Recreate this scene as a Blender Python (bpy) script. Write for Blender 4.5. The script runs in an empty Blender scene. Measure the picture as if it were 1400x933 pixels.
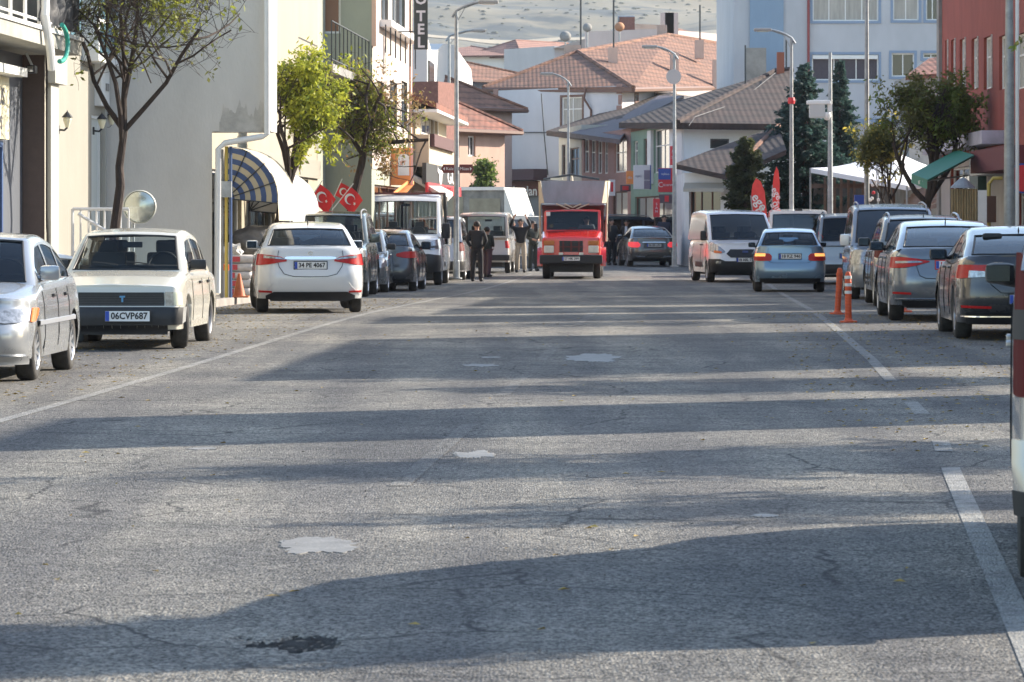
import bpy, bmesh, math, random
from mathutils import Vector, Matrix, noise
R = math.radians; PI = math.pi
C = bpy.context.scene.collection
SC = bpy.context.scene
# ------------------------------------------------------------------ camera, sky, sun, exposure
F = 5000.0; CX = 700.0; HY = 308.0; CZ = 1.5
cam = bpy.data.cameras.new('camera'); camo = bpy.data.objects.new('camera', cam); C.objects.link(camo)
camo.location = (0, 0, CZ); camo.rotation_euler = (R(90), 0, 0)
cam.sensor_width = 36; cam.lens = F/1400*36; cam.shift_y = -(466.5-HY)/1400
cam.clip_start = .5; cam.clip_end = 9000
cam.dof.use_dof = True; cam.dof.focus_distance = 42; cam.dof.aperture_fstop = 14
SC.camera = camo
SUN_AZ = (.894, .446); SUN_EL = 26
w = bpy.data.worlds.new('World'); SC.world = w; w.use_nodes = True
nt = w.node_tree; nt.nodes.clear()
sky = nt.nodes.new('ShaderNodeTexSky'); sky.sky_type = 'NISHITA'; sky.sun_disc = False
sky.sun_elevation = R(SUN_EL); sky.sun_rotation = math.atan2(SUN_AZ[0], SUN_AZ[1])
sky.air_density = 1.2; sky.dust_density = 1.5; sky.altitude = 700
bg = nt.nodes.new('ShaderNodeBackground'); bg.inputs[1].default_value = .15
wo = nt.nodes.new('ShaderNodeOutputWorld'); nt.links.new(sky.outputs[0], bg.inputs[0]); nt.links.new(bg.outputs[0], wo.inputs[0])
sl = bpy.data.lights.new('sun', 'SUN'); sl.energy = 5.0; sl.angle = R(.53); sl.color = (1, .90, .76)
so = bpy.data.objects.new('sun', sl); C.objects.link(so)
sd = Vector((SUN_AZ[0]*math.cos(R(SUN_EL)), SUN_AZ[1]*math.cos(R(SUN_EL)), math.sin(R(SUN_EL))))
so.rotation_euler = sd.to_track_quat('Z', 'Y').to_euler(); so.location = (30, 20, 40)
SC.view_settings.view_transform = 'Standard'; SC.view_settings.look = 'None'
SC.view_settings.exposure = 1.25; SC.view_settings.gamma = 1
SC.cycles.max_bounces = 6; SC.cycles.transparent_max_bounces = 24; SC.cycles.volume_bounces = 0
SC.cycles.use_denoising = True
SC.render.film_transparent = False
# ------------------------------------------------------------------ ground height and placing
HT = [(-50, 1.5), (35, 1.5), (46, 1.45), (58, 1.41), (87, 1.59), (105, 1.61), (122, 1.56), (135, 1.5), (260, 1.5)]
def lerp_tab(t, x):
    if x <= t[0][0]: return t[0][1]
    for (a, b), (c, d) in zip(t, t[1:]):
        if x <= c: return b+(d-b)*(x-a)/(c-a) if c > a else d
    return t[-1][1]
def sm_tab(t, x):
    return sum(lerp_tab(t, x+k*3) for k in (-2, -1, 0, 1, 2))/5
def gz(Y): return CZ-sm_tab(HT, Y)
def at(px, py, Y): return Vector(((px-CX)/F*Y, Y, CZ-(py-HY)/F*Y))
def depth_of(py, lift=0):
    lo, hi = 5, 260
    for _ in range(50):
        m = (lo+hi)/2
        if HY+F*(CZ-gz(m)-lift)/m > py: lo = m
        else: hi = m
    return lo
def gnd(px, py, lift=0):
    Y = depth_of(py, lift); return Vector(((px-CX)/F*Y, Y, gz(Y)+lift))
TAN = .051
def street(a, Y): return Vector((a+TAN*Y, Y, gz(Y)))
RZ = -math.atan(TAN)
# ------------------------------------------------------------------ materials
MATS = {}
def mat(name, col, rough=.6, metal=0, var=0, scale=8, bump=0, bscale=None, coat=0, spec=.5, col2=None, stretch=(1,1,1), detail=5, emit=0):
    if name in MATS: return MATS[name]
    m = bpy.data.materials.new(name); MATS[name] = m; m.use_nodes = True
    n = m.node_tree; b = n.nodes['Principled BSDF']
    b.inputs['Base Color'].default_value = (*col, 1); b.inputs['Roughness'].default_value = rough
    b.inputs['Metallic'].default_value = metal; b.inputs['Coat Weight'].default_value = coat
    b.inputs['Coat Roughness'].default_value = .06; b.inputs['Specular IOR Level'].default_value = spec
    if emit: b.inputs['Emission Color'].default_value = (*col, 1); b.inputs['Emission Strength'].default_value = emit
    if var or bump:
        tc = n.nodes.new('ShaderNodeTexCoord'); mp = n.nodes.new('ShaderNodeMapping'); mp.inputs['Scale'].default_value = stretch
        n.links.new(tc.outputs['Object'], mp.inputs[0])
    if var:
        nz = n.nodes.new('ShaderNodeTexNoise'); nz.inputs['Scale'].default_value = scale; nz.inputs['Detail'].default_value = detail
        nz.inputs['Roughness'].default_value = .65
        n.links.new(mp.outputs[0], nz.inputs['Vector'])
        cr = n.nodes.new('ShaderNodeValToRGB'); cr.color_ramp.elements[0].position = .3; cr.color_ramp.elements[1].position = .7
        c2 = col2 or tuple(c*(1-var) for c in col)
        cr.color_ramp.elements[0].color = (*c2, 1); cr.color_ramp.elements[1].color = (*[min(1, c*(1+var*.3)) for c in col], 1)
        n.links.new(nz.outputs[0], cr.inputs[0]); n.links.new(cr.outputs[0], b.inputs['Base Color'])
    if bump:
        nb = n.nodes.new('ShaderNodeTexNoise'); nb.inputs['Scale'].default_value = bscale or scale*3; nb.inputs['Detail'].default_value = 4
        n.links.new(mp.outputs[0], nb.inputs['Vector'])
        bp = n.nodes.new('ShaderNodeBump'); bp.inputs['Strength'].default_value = bump; bp.inputs['Distance'].default_value = .02
        n.links.new(nb.outputs[0], bp.inputs['Height']); n.links.new(bp.outputs[0], b.inputs['Normal'])
    return m
def glass(name, tint, refl=.5, rough=.03):
    if name in MATS: return MATS[name]
    m = bpy.data.materials.new(name); MATS[name] = m; m.use_nodes = True; n = m.node_tree; n.nodes.clear()
    o = n.nodes.new('ShaderNodeOutputMaterial'); mx = n.nodes.new('ShaderNodeMixShader'); t = n.nodes.new('ShaderNodeBsdfTransparent'); g = n.nodes.new('ShaderNodeBsdfGlossy')
    t.inputs[0].default_value = (*tint, 1); g.inputs['Roughness'].default_value = rough; g.inputs[0].default_value = (.9, .93, .95, 1)
    lw = n.nodes.new('ShaderNodeLayerWeight'); lw.inputs[0].default_value = refl
    n.links.new(lw.outputs['Fresnel'], mx.inputs[0]); n.links.new(t.outputs[0], mx.inputs[1]); n.links.new(g.outputs[0], mx.inputs[2]); n.links.new(mx.outputs[0], o.inputs[0])
    return m
def paint(name, col, metal=0, dust=.25):
    """car paint: clear coat over the colour, road dust thicker in patches"""
    if name in MATS: return MATS[name]
    m = mat(name, col, .32, metal, coat=.9); n = m.node_tree; b = n.nodes['Principled BSDF']
    tc = n.nodes.new('ShaderNodeTexCoord'); nz = n.nodes.new('ShaderNodeTexNoise'); nz.inputs['Scale'].default_value = 3.5; nz.inputs['Detail'].default_value = 8
    n.links.new(tc.outputs['Object'], nz.inputs['Vector'])
    sp = n.nodes.new('ShaderNodeSeparateXYZ'); n.links.new(tc.outputs['Object'], sp.inputs[0])
    mr = n.nodes.new('ShaderNodeMapRange'); mr.inputs[1].default_value = .15; mr.inputs[2].default_value = .7; mr.inputs[3].default_value = .75; mr.inputs[4].default_value = .15
    n.links.new(sp.outputs['Z'], mr.inputs[0])
    mu = n.nodes.new('ShaderNodeMath'); mu.operation = 'MULTIPLY'; n.links.new(mr.outputs[0], mu.inputs[0]); n.links.new(nz.outputs[0], mu.inputs[1])
    m2 = n.nodes.new('ShaderNodeMath'); m2.operation = 'MULTIPLY'; m2.inputs[1].default_value = dust*2; n.links.new(mu.outputs[0], m2.inputs[0])
    mx = n.nodes.new('ShaderNodeMix'); mx.data_type = 'RGBA'; mx.inputs[6].default_value = (*col, 1); mx.inputs[7].default_value = (.22, .19, .15, 1)
    n.links.new(m2.outputs[0], mx.inputs[0]); n.links.new(mx.outputs[2], b.inputs['Base Color'])
    r2 = n.nodes.new('ShaderNodeMapRange'); r2.inputs[3].default_value = .22; r2.inputs[4].default_value = .6; n.links.new(m2.outputs[0], r2.inputs[0]); n.links.new(r2.outputs[0], b.inputs['Roughness'])
    r3 = n.nodes.new('ShaderNodeMapRange'); r3.inputs[3].default_value = .9; r3.inputs[4].default_value = .1; n.links.new(m2.outputs[0], r3.inputs[0]); n.links.new(r3.outputs[0], b.inputs['Coat Weight'])
    return m
M_BLACK = mat('black_plastic', (.018, .018, .02), .5, var=.3, scale=12)
M_RUB = mat('tyre_rubber', (.022, .021, .02), .85, var=.5, scale=9, col2=(.06, .055, .05), bump=.3, bscale=60)
M_DARK = mat('dark_interior', (.02, .02, .022), .8)
M_SEAT = mat('seat_cloth', (.035, .036, .04), .9)
M_RIM = mat('alloy_rim', (.45, .46, .48), .35, .8, var=.2)
M_STEEL = mat('steel_rim', (.35, .35, .36), .5, .5, var=.3)
M_DRIM = mat('dark_alloy', (.2, .2, .22), .35, .8)
M_CHR = mat('chrome', (.75, .76, .78), .12, 1)
M_RED = mat('red_lens', (.50, .008, .008), .35, coat=.15, var=.3, scale=30, spec=.3)
M_DRED = mat('dark_red_lens', (.11, .006, .007), .5, spec=.12)
M_ORG = mat('amber_lens', (.75, .16, .02), .3, coat=.2)
M_CLR = mat('clear_lens', (.40, .42, .44), .15, .5, coat=.6, var=.6, scale=22)
M_WHT = mat('white_plate', (.75, .75, .73), .4)
M_BLU = mat('plate_blue', (.02, .07, .4), .4)
M_INK = mat('black_ink', (.01, .01, .01), .6)
M_GAP = mat('panel_gap', (.012, .012, .013), .9)
G_CLR = glass('clear_glass', (.88, .93, .93), .2)
G_MID = glass('tinted_glass', (.30, .35, .38), .32)
G_DRK = glass('dark_tinted_glass', (.04, .045, .055), .45)
# ------------------------------------------------------------------ objects
def thing(name, label, cat, loc=(0, 0, 0), rz=0, group=None):
    o = bpy.data.objects.new(name, None); C.objects.link(o); o.empty_display_size = .3
    o.location = loc; o.rotation_euler = (0, 0, rz); o['label'] = label; o['category'] = cat
    if group: o['group'] = group
    return o
def tag(o, label, cat, group=None):
    o['label'] = label; o['category'] = cat
    if group: o['group'] = group
    return o
def structure(o, kind='structure'):
    o['kind'] = kind; return o
class MB:
    def __init__(s): s.v = []; s.f = []
    def add(s, vs, fs):
        k = len(s.v); s.v += [Vector(v) for v in vs]; s.f += [[i+k for i in f] for f in fs]; return s
    def grid(s, rows, closed=False):
        n = len(rows[0]); k = len(s.v)
        for r in rows: s.v += [Vector(p) for p in r]
        for i in range(len(rows)-1):
            for j in range(n-1 if not closed else n):
                a = k+i*n+j; b = k+i*n+(j+1) % n; s.f.append([a, b, b+n, a+n])
        return s
    def box(s, c, d, M=None, bev=0):
        x, y, z = d[0]/2, d[1]/2, d[2]/2
        if bev:
            bm = bmesh.new(); bmesh.ops.create_cube(bm, size=1)
            for v in bm.verts: v.co = Vector((v.co.x*d[0], v.co.y*d[1], v.co.z*d[2]))
            bmesh.ops.bevel(bm, geom=bm.edges[:], offset=bev, segments=2, profile=.6, affect='EDGES')
            bm.verts.index_update()
            vs = [v.co.copy() for v in bm.verts]; fs = [[v.index for v in f.verts] for f in bm.faces]; bm.free()
        else:
            vs = [Vector((i, j, k)) for i in (-x, x) for j in (-y, y) for k in (-z, z)]
            fs = [[0, 1, 3, 2], [4, 6, 7, 5], [0, 4, 5, 1], [2, 3, 7, 6], [0, 2, 6, 4], [1, 5, 7, 3]]
        c = Vector(c)
        return s.add([(M @ v if M else v)+c for v in vs], fs)
    def tube(s, pts, r, n=8, cap=True):
        pts = [Vector(p) for p in pts]
        if not isinstance(r, (list, tuple)): r = [r]*len(pts)
        k = len(s.v); up = None
        for i, p in enumerate(pts):
            t = (pts[min(i+1, len(pts)-1)]-pts[max(i-1, 0)])
            if t.length < 1e-9: t = Vector((0, 0, 1))
            t.normalize()
            if up is None: up = t.orthogonal().normalized()
            else:
                up = up-t*up.dot(t)
                up = up.normalized() if up.length > 1e-6 else t.orthogonal().normalized()
            q = t.cross(up)
            for j in range(n):
                a = 2*PI*j/n; s.v.append(p+(up*math.cos(a)+q*math.sin(a))*r[i])
        for i in range(len(pts)-1):
            for j in range(n):
                a = k+i*n+j; b = k+i*n+(j+1) % n; s.f.append([a, b, b+n, a+n])
        if cap:
            s.f.append([k+j for j in range(n)][::-1]); s.f.append([k+(len(pts)-1)*n+j for j in range(n)])
        return s
    def lathe(s, prof, n=24, M=None, c=(0, 0, 0)):
        """prof: (radius, height along z)"""
        c = Vector(c); k = len(s.v)
        for r, h in prof:
            for j in range(n):
                a = 2*PI*j/n; v = Vector((r*math.cos(a), r*math.sin(a), h)); s.v.append((M @ v if M else v)+c)
        for i in range(len(prof)-1):
            for j in range(n):
                a = k+i*n+j; b = k+i*n+(j+1) % n; s.f.append([a, b, b+n, a+n])
        return s
    def prism(s, poly, d):
        """flat polygon (3D points) extruded by vector d"""
        n = len(poly); d = Vector(d); vs = [Vector(p) for p in poly]; vs += [p+d for p in vs]
        fs = [list(range(n))[::-1], list(range(n, 2*n))]+[[i, (i+1) % n, n+(i+1) % n, n+i] for i in range(n)]
        return s.add(vs, fs)
    def build(s, name, m, parent=None, world=False, smooth=None, norm=True):
        me = bpy.data.meshes.new(name)
        off = Vector(parent.location) if (world and parent) else Vector((0, 0, 0))
        me.from_pydata([tuple(v-off) for v in s.v], [], s.f); me.validate()
        if norm:
            bm = bmesh.new(); bm.from_mesh(me); bmesh.ops.remove_doubles(bm, verts=bm.verts, dist=.0004); bmesh.ops.recalc_face_normals(bm, faces=bm.faces); bm.to_mesh(me); bm.free()
        if smooth is not None:
            me.polygons.foreach_set('use_smooth', [True]*len(me.polygons)); me.set_sharp_from_angle(angle=R(smooth))
        me.materials.append(m); o = bpy.data.objects.new(name, me); C.objects.link(o)
        if parent: o.parent = parent
        return o
def text(s, size, m, parent, loc, rot=(R(90), 0, 0), ext=.004, name='lettering', sx=1, align='CENTER', bold=.0):
    cu = bpy.data.curves.new('t', 'FONT'); cu.body = s; cu.size = size; cu.extrude = ext; cu.align_x = align; cu.align_y = 'CENTER'; cu.resolution_u = 2; cu.offset = bold
    t = bpy.data.objects.new('t', cu); me = bpy.data.meshes.new_from_object(t); bpy.data.objects.remove(t)
    if sx != 1:
        for v in me.vertices: v.co.x *= sx
    me.materials.clear(); me.materials.append(m); o = bpy.data.objects.new(name, me); C.objects.link(o)
    o.parent = parent; o.location = loc; o.rotation_euler = rot
    return o
M_MIRG = mat('dim_mirror', (.07, .085, .11), .15, 1)
# ------------------------------------------------------------------ vehicles
def wheel(root, x, y, r, wd, side, style='alloy', yaw=0):
    mb = MB(); M = Matrix.Rotation(R(90)*side, 3, 'Y')
    if yaw: M = Matrix.Rotation(yaw, 3, 'Z') @ M
    c = (x, y, r); h = wd/2
    mb.lathe([(r*.62, -h*.9), (r*.8, -h), (r*.94, -h*.92), (r, -h*.6), (r, h*.6), (r*.94, h*.92), (r*.8, h), (r*.66, h*.92), (r*.62, h*.5)], 32, M, c)
    t = mb.build('wheel', M_RUB, root, smooth=50)
    rm = {'alloy': M_RIM, 'steel': M_STEEL, 'dark': M_DRIM, 'black': M_BLACK}[style]; rb = MB()
    rb.lathe([(r*.66, h*.93), (r*.63, h*.86), (r*.60, h*.5), (r*.58, -h*.2)], 32, M, c)
    if style in ('steel', 'black'):
        rb.lathe([(r*.60, h*.3), (r*.5, h*.55), (r*.35, h*.45), (r*.2, h*.6), (0.001, h*.6)], 24, M, c)
    else:
        ns = 10 if style == 'alloy' else 5
        for i in range(ns):
            a = 2*PI*i/ns; w2 = .045 if ns == 10 else .1
            q = Matrix.Rotation(a, 3, 'Z')
            pts = [Vector(p) for p in ((r*.12, -w2*.5*r/.3, h*.72), (r*.62, -w2*.35*r/.3, h*.84), (r*.62, w2*.35*r/.3, h*.84), (r*.12, w2*.5*r/.3, h*.72))]
            pts2 = [p-Vector((0, 0, .03)) for p in pts]
            vs = [M @ (q @ p)+Vector(c) for p in pts+pts2]
            rb.add(vs, [[0, 1, 2, 3], [0, 4, 5, 1], [2, 6, 7, 3], [1, 5, 6, 2]])
        rb.lathe([(r*.17, h*.5), (r*.16, h*.76), (.001, h*.78)], 16, M, c)
        d = MB(); d.lathe([(r*.58, 0), (.001, 0)], 24, M, c); d.build('brake_disc', M_DRIM if ns == 5 else M_BLACK, t)
    rb.build('rim', rm, t, smooth=40)
SHAPE = [(0, .93), (.2, .965), (.45, 1.0), (.75, .985), (.92, .95), (1.02, .90)]
class Car:
    D = dict(L=4.6, W=1.78, H=1.46, sill=.2, r=.315, tw=.2, wb=2.7, ro=.95, top=[(0, 1.02), (.7, 1.06), (3.5, .98), (4.6, .72)],
             rb=.75, rr=1.5, rf=2.75, wbs=3.55, zrr=1.38, zrf=1.40, wr=.60, wbelt=.80, rrad=.28, frad=.32, rprof=[(.2, .1), (.35, 0), (.62, .02), (.68, .05), (1.05, .12)],
             fprof=[(.2, .12), (.35, .02), (.5, 0), (.7, .06), (.9, .25)], win=[(.95, 1.55), (1.6, 2.35), (2.45, 3.3)], glass='mid', wstyle='alloy', tiltend=.12, gv=(.08, .86), rg=(.12, .9), wg=(.06, .92), bulge=.07, shape=SHAPE, crown=.02, clear=.045)
    def __init__(s, name, label, loc, rz, pm, group=None, cat='car', root=None, **k):
        p = dict(Car.D); p.update(k); s.p = p; s.pm = pm
        s.L = p['L']; s.w = p['W']/2; s.root = root or thing(name, label, cat, loc, rz, group)
        s.G = {'mid': G_MID, 'dark': G_DRK, 'clear': G_CLR}[p['glass']]
        s.shell(); s.greenhouse(); s.wheels(); s.inside()
    def sh(s, z): return lerp_tab(s.p['shape'], z/max(.01, s.zmax))
    @property
    def zmax(s): return s.p.get('zshape') or max(z for _, z in s.p['top'])
    def zt(s, y): return lerp_tab(s.p['top'], y+s.L/2)
    def hw(s, y, z): return s.w*s.sh(z)*(1-.035*abs(2*y/s.L)**4)
    def E(s, end, x, z):
        """y of the end surface at lateral x and height z"""
        w = s.w*s.sh(z)*.965; p = s.p; ra = p['rrad'] if end < 0 else p['frad']; prof = p['rprof'] if end < 0 else p['fprof']
        ax = min(abs(x), w); a = w-ra; d = lerp_tab(prof, z)+.03*(ax/w)**2
        if ax > a: d += ra-math.sqrt(max(0, ra*ra-(ax-a)**2))*1.0
        y = s.L/2-d
        return y*end
    def S(s, end, xf, z, off=0):
        sg = -1 if xf < 0 else 1; a = abs(xf); w = s.w*s.sh(z)*.965
        if a <= 1:
            x = sg*w*a; y = s.E(end, x, z); e = .01
            dx = (s.E(end, min(abs(x)+e, w)*sg, z)-y)
            n = Vector((0, end, 0))
            if a > .6:
                dd = (s.E(end, (abs(x))*sg, z)-s.E(end, max(0, abs(x)-e)*sg, z))*end
                n = Vector((sg*(-dd), end*e, 0)).normalized()
            return Vector((x, y, z))+n*off
        y = s.E(end, w, z)-end*(a-1); x = s.hw(y, z)
        return Vector((sg*(max(x, w)+off), y, z))
    def patch(s, name, end, st, m, off=.008, parent=None, mirror=True, nz=3):
        out = []
        for sg in ((1, -1) if mirror else (1,)):
            x0, x1 = st[0][0], st[-1][0]; n = max(2, int(abs(x1-x0)/.04)+1)
            for q in ((1,) if True else ()): pass
            xs = sorted(set([x0+(x1-x0)*i/n for i in range(n+1)]+[t[0] for t in st]))
            lo = [(t[0], t[1]) for t in st]; hi = [(t[0], t[2]) for t in st]
            rows = []
            for xf in xs:
                a, b = lerp_tab(lo, xf), lerp_tab(hi, xf)
                r = [s.S(end, sg*xf, a, -.01)]+[s.S(end, sg*xf, a+(b-a)*j/nz, off) for j in range(nz+1)]+[s.S(end, sg*xf, b, -.01)]
                rows.append(r)
            rows = [[s.S(end, sg*xs[0], (r[2].z+r[-2].z)/2 if False else r[i].z, -.01) for i in range(len(rows[0]))] for r in [rows[0]]]+rows+[[s.S(end, sg*xs[-1], rows[-1][i].z, -.01) for i in range(len(rows[0]))]]
            mb = MB(); mb.grid(rows); out.append(mb.build(name, m, parent or s.root, smooth=35))
        return out
    def strip(s, end, pts, wd=.007, m=None, name='panel_gap', off=.003, parent=None):
        """thin line drawn along the end surface: pts are (xf, z)"""
        P = []
        for (a, b), (c, d) in zip(pts, pts[1:]):
            n = max(1, int(max(abs(c-a), abs(d-b))/.05))
            P += [s.S(end, a+(c-a)*i/n, b+(d-b)*i/n, off) for i in range(n)]
        P.append(s.S(end, pts[-1][0], pts[-1][1], off))
        return MB().tube(P, wd, 4).build(name, m or M_GAP, parent or s.root)
    def shell(s):
        p = s.p; L = s.L; w = s.w; r = p['r']; Ra = r+p['clear']
        ya = (-L/2+p['ro'], -L/2+p['ro']+p['wb']); s.ya = ya
        wz = s.w*s.sh(.5)*.965
        y0 = s.E(-1, wz, .5); y1 = s.E(1, wz, .5)
        ys = set([y0+(y1-y0)*i/64 for i in range(65)])
        for c in ya:
            for e in (-Ra-.002, -Ra+.002, -Ra+.02, -Ra+.05, Ra-.05, Ra-.02, Ra-.002, Ra+.002): ys.add(c+e)
        for d, _ in p['top']:
            if y0 < d-L/2 < y1: ys.add(d-L/2)
        ys = sorted(y for y in ys if y0 <= y <= y1)
        hf = [0, .12, .28, .45, .6, .74, .86, .94, 1]
        rows = []
        for y in ys:
            t = (y-y0)/(y1-y0); zb = p['sill']
            for c in ya:
                if abs(y-c) < Ra: zb = max(zb, r+math.sqrt(Ra*Ra-(y-c)**2))
            zt = s.zt(y); rr = min(.07, (zt-zb)*.2); half = []
            half.append((0, zb)); half.append((.75*w, zb)); half.append((w*.92, zb))
            for h in hf:
                z = zb+(zt-rr-zb)*h; half.append((s.w*s.sh(z)*.965, z, 1))
            wl = s.w*s.sh(zt-rr)*.965
            half.append((wl-rr*.3, zt-rr*.3)); half.append((wl-rr, zt)); half.append((wl*.7, zt+p['crown']*.5)); half.append((wl*.35, zt+p['crown']*.9)); half.append((0, zt+p['crown']))
            row = []
            def pos(x, z):
                a, b = s.E(-1, x, z), s.E(1, x, z); yy = a+(b-a)*t
                k = (1-.035*abs(2*yy/L)**4)/.965 if True else 1
                k = 1+(k-1)*min(1, min(t, 1-t)/.04)
                return Vector((x*k, yy, z))
            for q in half: row.append(pos(q[0], q[1]))
            left = [Vector((-v.x, v.y, v.z)) for v in row[-2:0:-1]]
            rows.append(row+left)
        mb = MB(); mb.grid(rows, closed=True)
        n = len(rows[0])
        # end caps: grid between left and right ring points
        for end, ri in ((-1, 0), (1, len(rows)-1)):
            row = rows[ri]; m_ = len(half); cap = []
            for j in range(m_):
                q = row[j]; line = []
                for i in range(-12, 13):
                    sx = math.sin(i/12*PI/2) if p['rrad'] > .01 else i/12
                    x = q.x*sx; line.append(Vector((x, s.E(end, x, q.z), q.z)) if abs(i) < 12 else Vector((x, q.y, q.z)))
                cap.append(line)
            mb.grid(cap)
        s.body = mb.build('body', s.pm, s.root, smooth=38)
        u = MB(); u.box((0, 0, .42), (2*w-.5, L-.5, .44)); u.build('underbody', M_BLACK, s.root)
    def zp(s, y):
        p = s.p; L = s.L; d = y+L/2; H = p['H']
        if d <= p['rb']: return s.zt(y)
        if d < p['rr']:
            t = (d-p['rb'])/(p['rr']-p['rb']); z0 = s.zt(p['rb']-L/2); return z0+(p['zrr']-z0)*(t+.10*math.sin(PI*t))
        if d <= p['rf']:
            t = (d-p['rr'])/(p['rf']-p['rr']); return p['zrr']+(p['zrf']-p['zrr'])*t+(H-(p['zrr']+p['zrf'])/2)*math.sin(PI*t)
        if d < p['wbs']:
            t = (d-p['rf'])/(p['wbs']-p['rf']); z1 = s.zt(p['wbs']-L/2); return p['zrf']+(z1-p['zrf'])*(t-.06*math.sin(PI*t))
        return s.zt(y)
    def greenhouse(s):
        p = s.p; L = s.L; H = p['H']; y_ = lambda d: d-L/2
        zb = s.zt(y_((p['rb']+p['wbs'])/2))
        wg = lambda z: s.w*(p['wbelt']*1.12+(p['wr']*1.2-p['wbelt']*1.12)*max(0, min(1, (z-zb)/(H-zb))))
        s.wgf = wg
        rows = set()
        a, b = p['rg']; rows |= {p['rb'], p['rr']} | {p['rb']+(p['rr']-p['rb'])*t for t in (a, a+(b-a)/3, a+(b-a)*2/3, b)}
        a, b = p['wg']; rows |= {p['rf'], p['wbs']} | {p['wbs']+(p['rf']-p['wbs'])*t for t in (a, a+(b-a)/4, a+(b-a)/2, a+(b-a)*3/4, b)}
        for q in p['win']: rows |= set(q)
        rows |= {p['rr']+(p['rf']-p['rr'])*i/6 for i in range(1, 6)}
        rows |= {p['rr']+.04, p['rf']-.04}
        rows = sorted(rows)
        rg = (p['rb']+(p['rr']-p['rb'])*p['rg'][0], p['rb']+(p['rr']-p['rb'])*p['rg'][1])
        wgr = (p['wbs']+(p['rf']-p['wbs'])*p['wg'][1], p['wbs']+(p['rf']-p['wbs'])*p['wg'][0])
        XF = [-1, -.94, -.65, -.3, 0, .3, .65, .94, 1]
        def over(d, xf, inn=0):
            z = s.zp(y_(d)); e = max(.05, wg(z)-.04); k = 1-xf*xf
            fy = 0
            if d >= p['rf']: fy = .6+.4*(d-p['rf'])/(p['wbs']-p['rf'])
            elif d > p['rf']-.3: fy = .6*(d-p['rf']+.3)/.3
            if d <= p['rr']: fy = -(.6+.4*(p['rr']-d)/(p['rr']-p['rb']))
            elif d < p['rr']+.3: fy = -.6*(p['rr']+.3-d)/.3
            cz = .028*k*max(0, min(1, (z-zb)/(H-zb)))
            return Vector((e*xf, y_(d)+fy*p['bulge']*k-inn*(1 if fy > 0 else -1), z+cz-inn*.6))
        V = [0, p['gv'][0], .35, .6, p['gv'][1], 1]
        def side(d, v, sg, inn=0):
            z1 = s.zp(y_(d)); z0 = s.zt(y_(d))-.02; zz = max(z0, z1-.035); z = z0+(zz-z0)*v
            return Vector((sg*(wg(z)-inn+.012*math.sin(PI*v)), y_(d), z))
        sh = MB(); gl = {}
        def cell(key, f, a, b, inn=True):
            if key is None: sh.add([f(*a, 0), f(*(a[0], b[1]), 0), f(*b, 0), f(*(b[0], a[1]), 0)], [[0, 1, 2, 3]])
            else: gl.setdefault(key, MB()).add([f(*a, .006), f(*(a[0], b[1]), .006), f(*b, .006), f(*(b[0], a[1]), .006)], [[0, 1, 2, 3]])
        for d0, d1 in zip(rows, rows[1:]):
            m = (d0+d1)/2
            for x0, x1 in zip(XF, XF[1:]):
                k = None
                if abs(x0+x1) < 1.8:
                    if rg[0] < m < rg[1] and p['rg'][1] > p['rg'][0]: k = 'rear_window'
                    elif wgr[0] < m < wgr[1]: k = 'windscreen'
                cell(k, over, (d0, x0), (d1, x1))
            for sg in (1, -1):
                for v0, v1 in zip(V, V[1:]):
                    k = None
                    for wi, q in enumerate(p['win']):
                        if q[0] < m < q[1] and p['gv'][0] < (v0+v1)/2 < p['gv'][1]: k = ('side_window', wi, sg)
                    cell(k, lambda d, v, inn, sg=sg: side(d, v, sg, inn), (d0, v0), (d1, v1))
                sh.add([side(d0, 1, sg), side(d1, 1, sg), over(d1, sg), over(d0, sg)], [[0, 1, 2, 3]])
        s.cab = sh.build('roof_and_pillars', p.get('roofm') or s.pm, s.root, smooth=45)
        gr = {'mid': G_MID, 'dark': G_DRK, 'clear': G_CLR}
        for k, mb in gl.items():
            nm = k if isinstance(k, str) else 'side_window'
            g = s.G
            if nm == 'windscreen' and p.get('wsglass'): g = gr[p['wsglass']]
            mb.build(nm, g, s.root, smooth=60)
        s.over = over; s.side = side
        # black rubber surround of the front and rear glass
        for (ra, nm) in ((rg, 'window_seal'), (wgr, 'window_seal')):
            if ra[1]-ra[0] < .01: continue
            path = [over(ra[0], x) for x in (-.94, -.6, 0, .6, .94)]+[over(ra[0]+(ra[1]-ra[0])*t, .94) for t in (.33, .66)]+[over(ra[1], x) for x in (.94, .6, 0, -.6, -.94)]+[over(ra[0]+(ra[1]-ra[0])*t, -.94) for t in (.66, .33, 0)]
            MB().tube(path, .013, 5).build(nm, M_BLACK, s.root)
    def wheels(s):
        p = s.p
        for i, y in enumerate(s.ya):
            for sg in (-1, 1):
                wheel(s.root, sg*(s.w*.97-p['tw']/2), y, p['r'], p['tw'], sg, p['wstyle'], p.get('steer', 0) if i else 0)
    def inside(s):
        p = s.p; y_ = lambda d: d-s.L/2; m = MB()
        zb = s.zt(y_(p['wbs']-.2)); w = s.w*.8
        d = MB(); d.box((0, y_((p['rb']+p['wbs'])/2), zb+.004), (2*w, p['wbs']-p['rb']-.16, .03)); d.box((0, y_(p['wbs']-.42), zb+.03), (2*w-.1, .3, .1), bev=.02)
        d.build('dashboard', M_DARK, s.root)
        ys = [p['rf']-.35, p['rf']-1.25]
        for yy in ys:
            if yy < p['rb']+.3: continue
            for sg in (-1, 1):
                q = MB(); q.box((sg*.36, y_(yy), zb+.02), (.46, .14, .42), Matrix.Rotation(R(10), 3, 'X'), bev=.04); q.box((sg*.36, y_(yy-.05), zb+.30), (.25, .09, .16), bev=.035)
                q.build('seat', M_SEAT, s.root)
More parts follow.
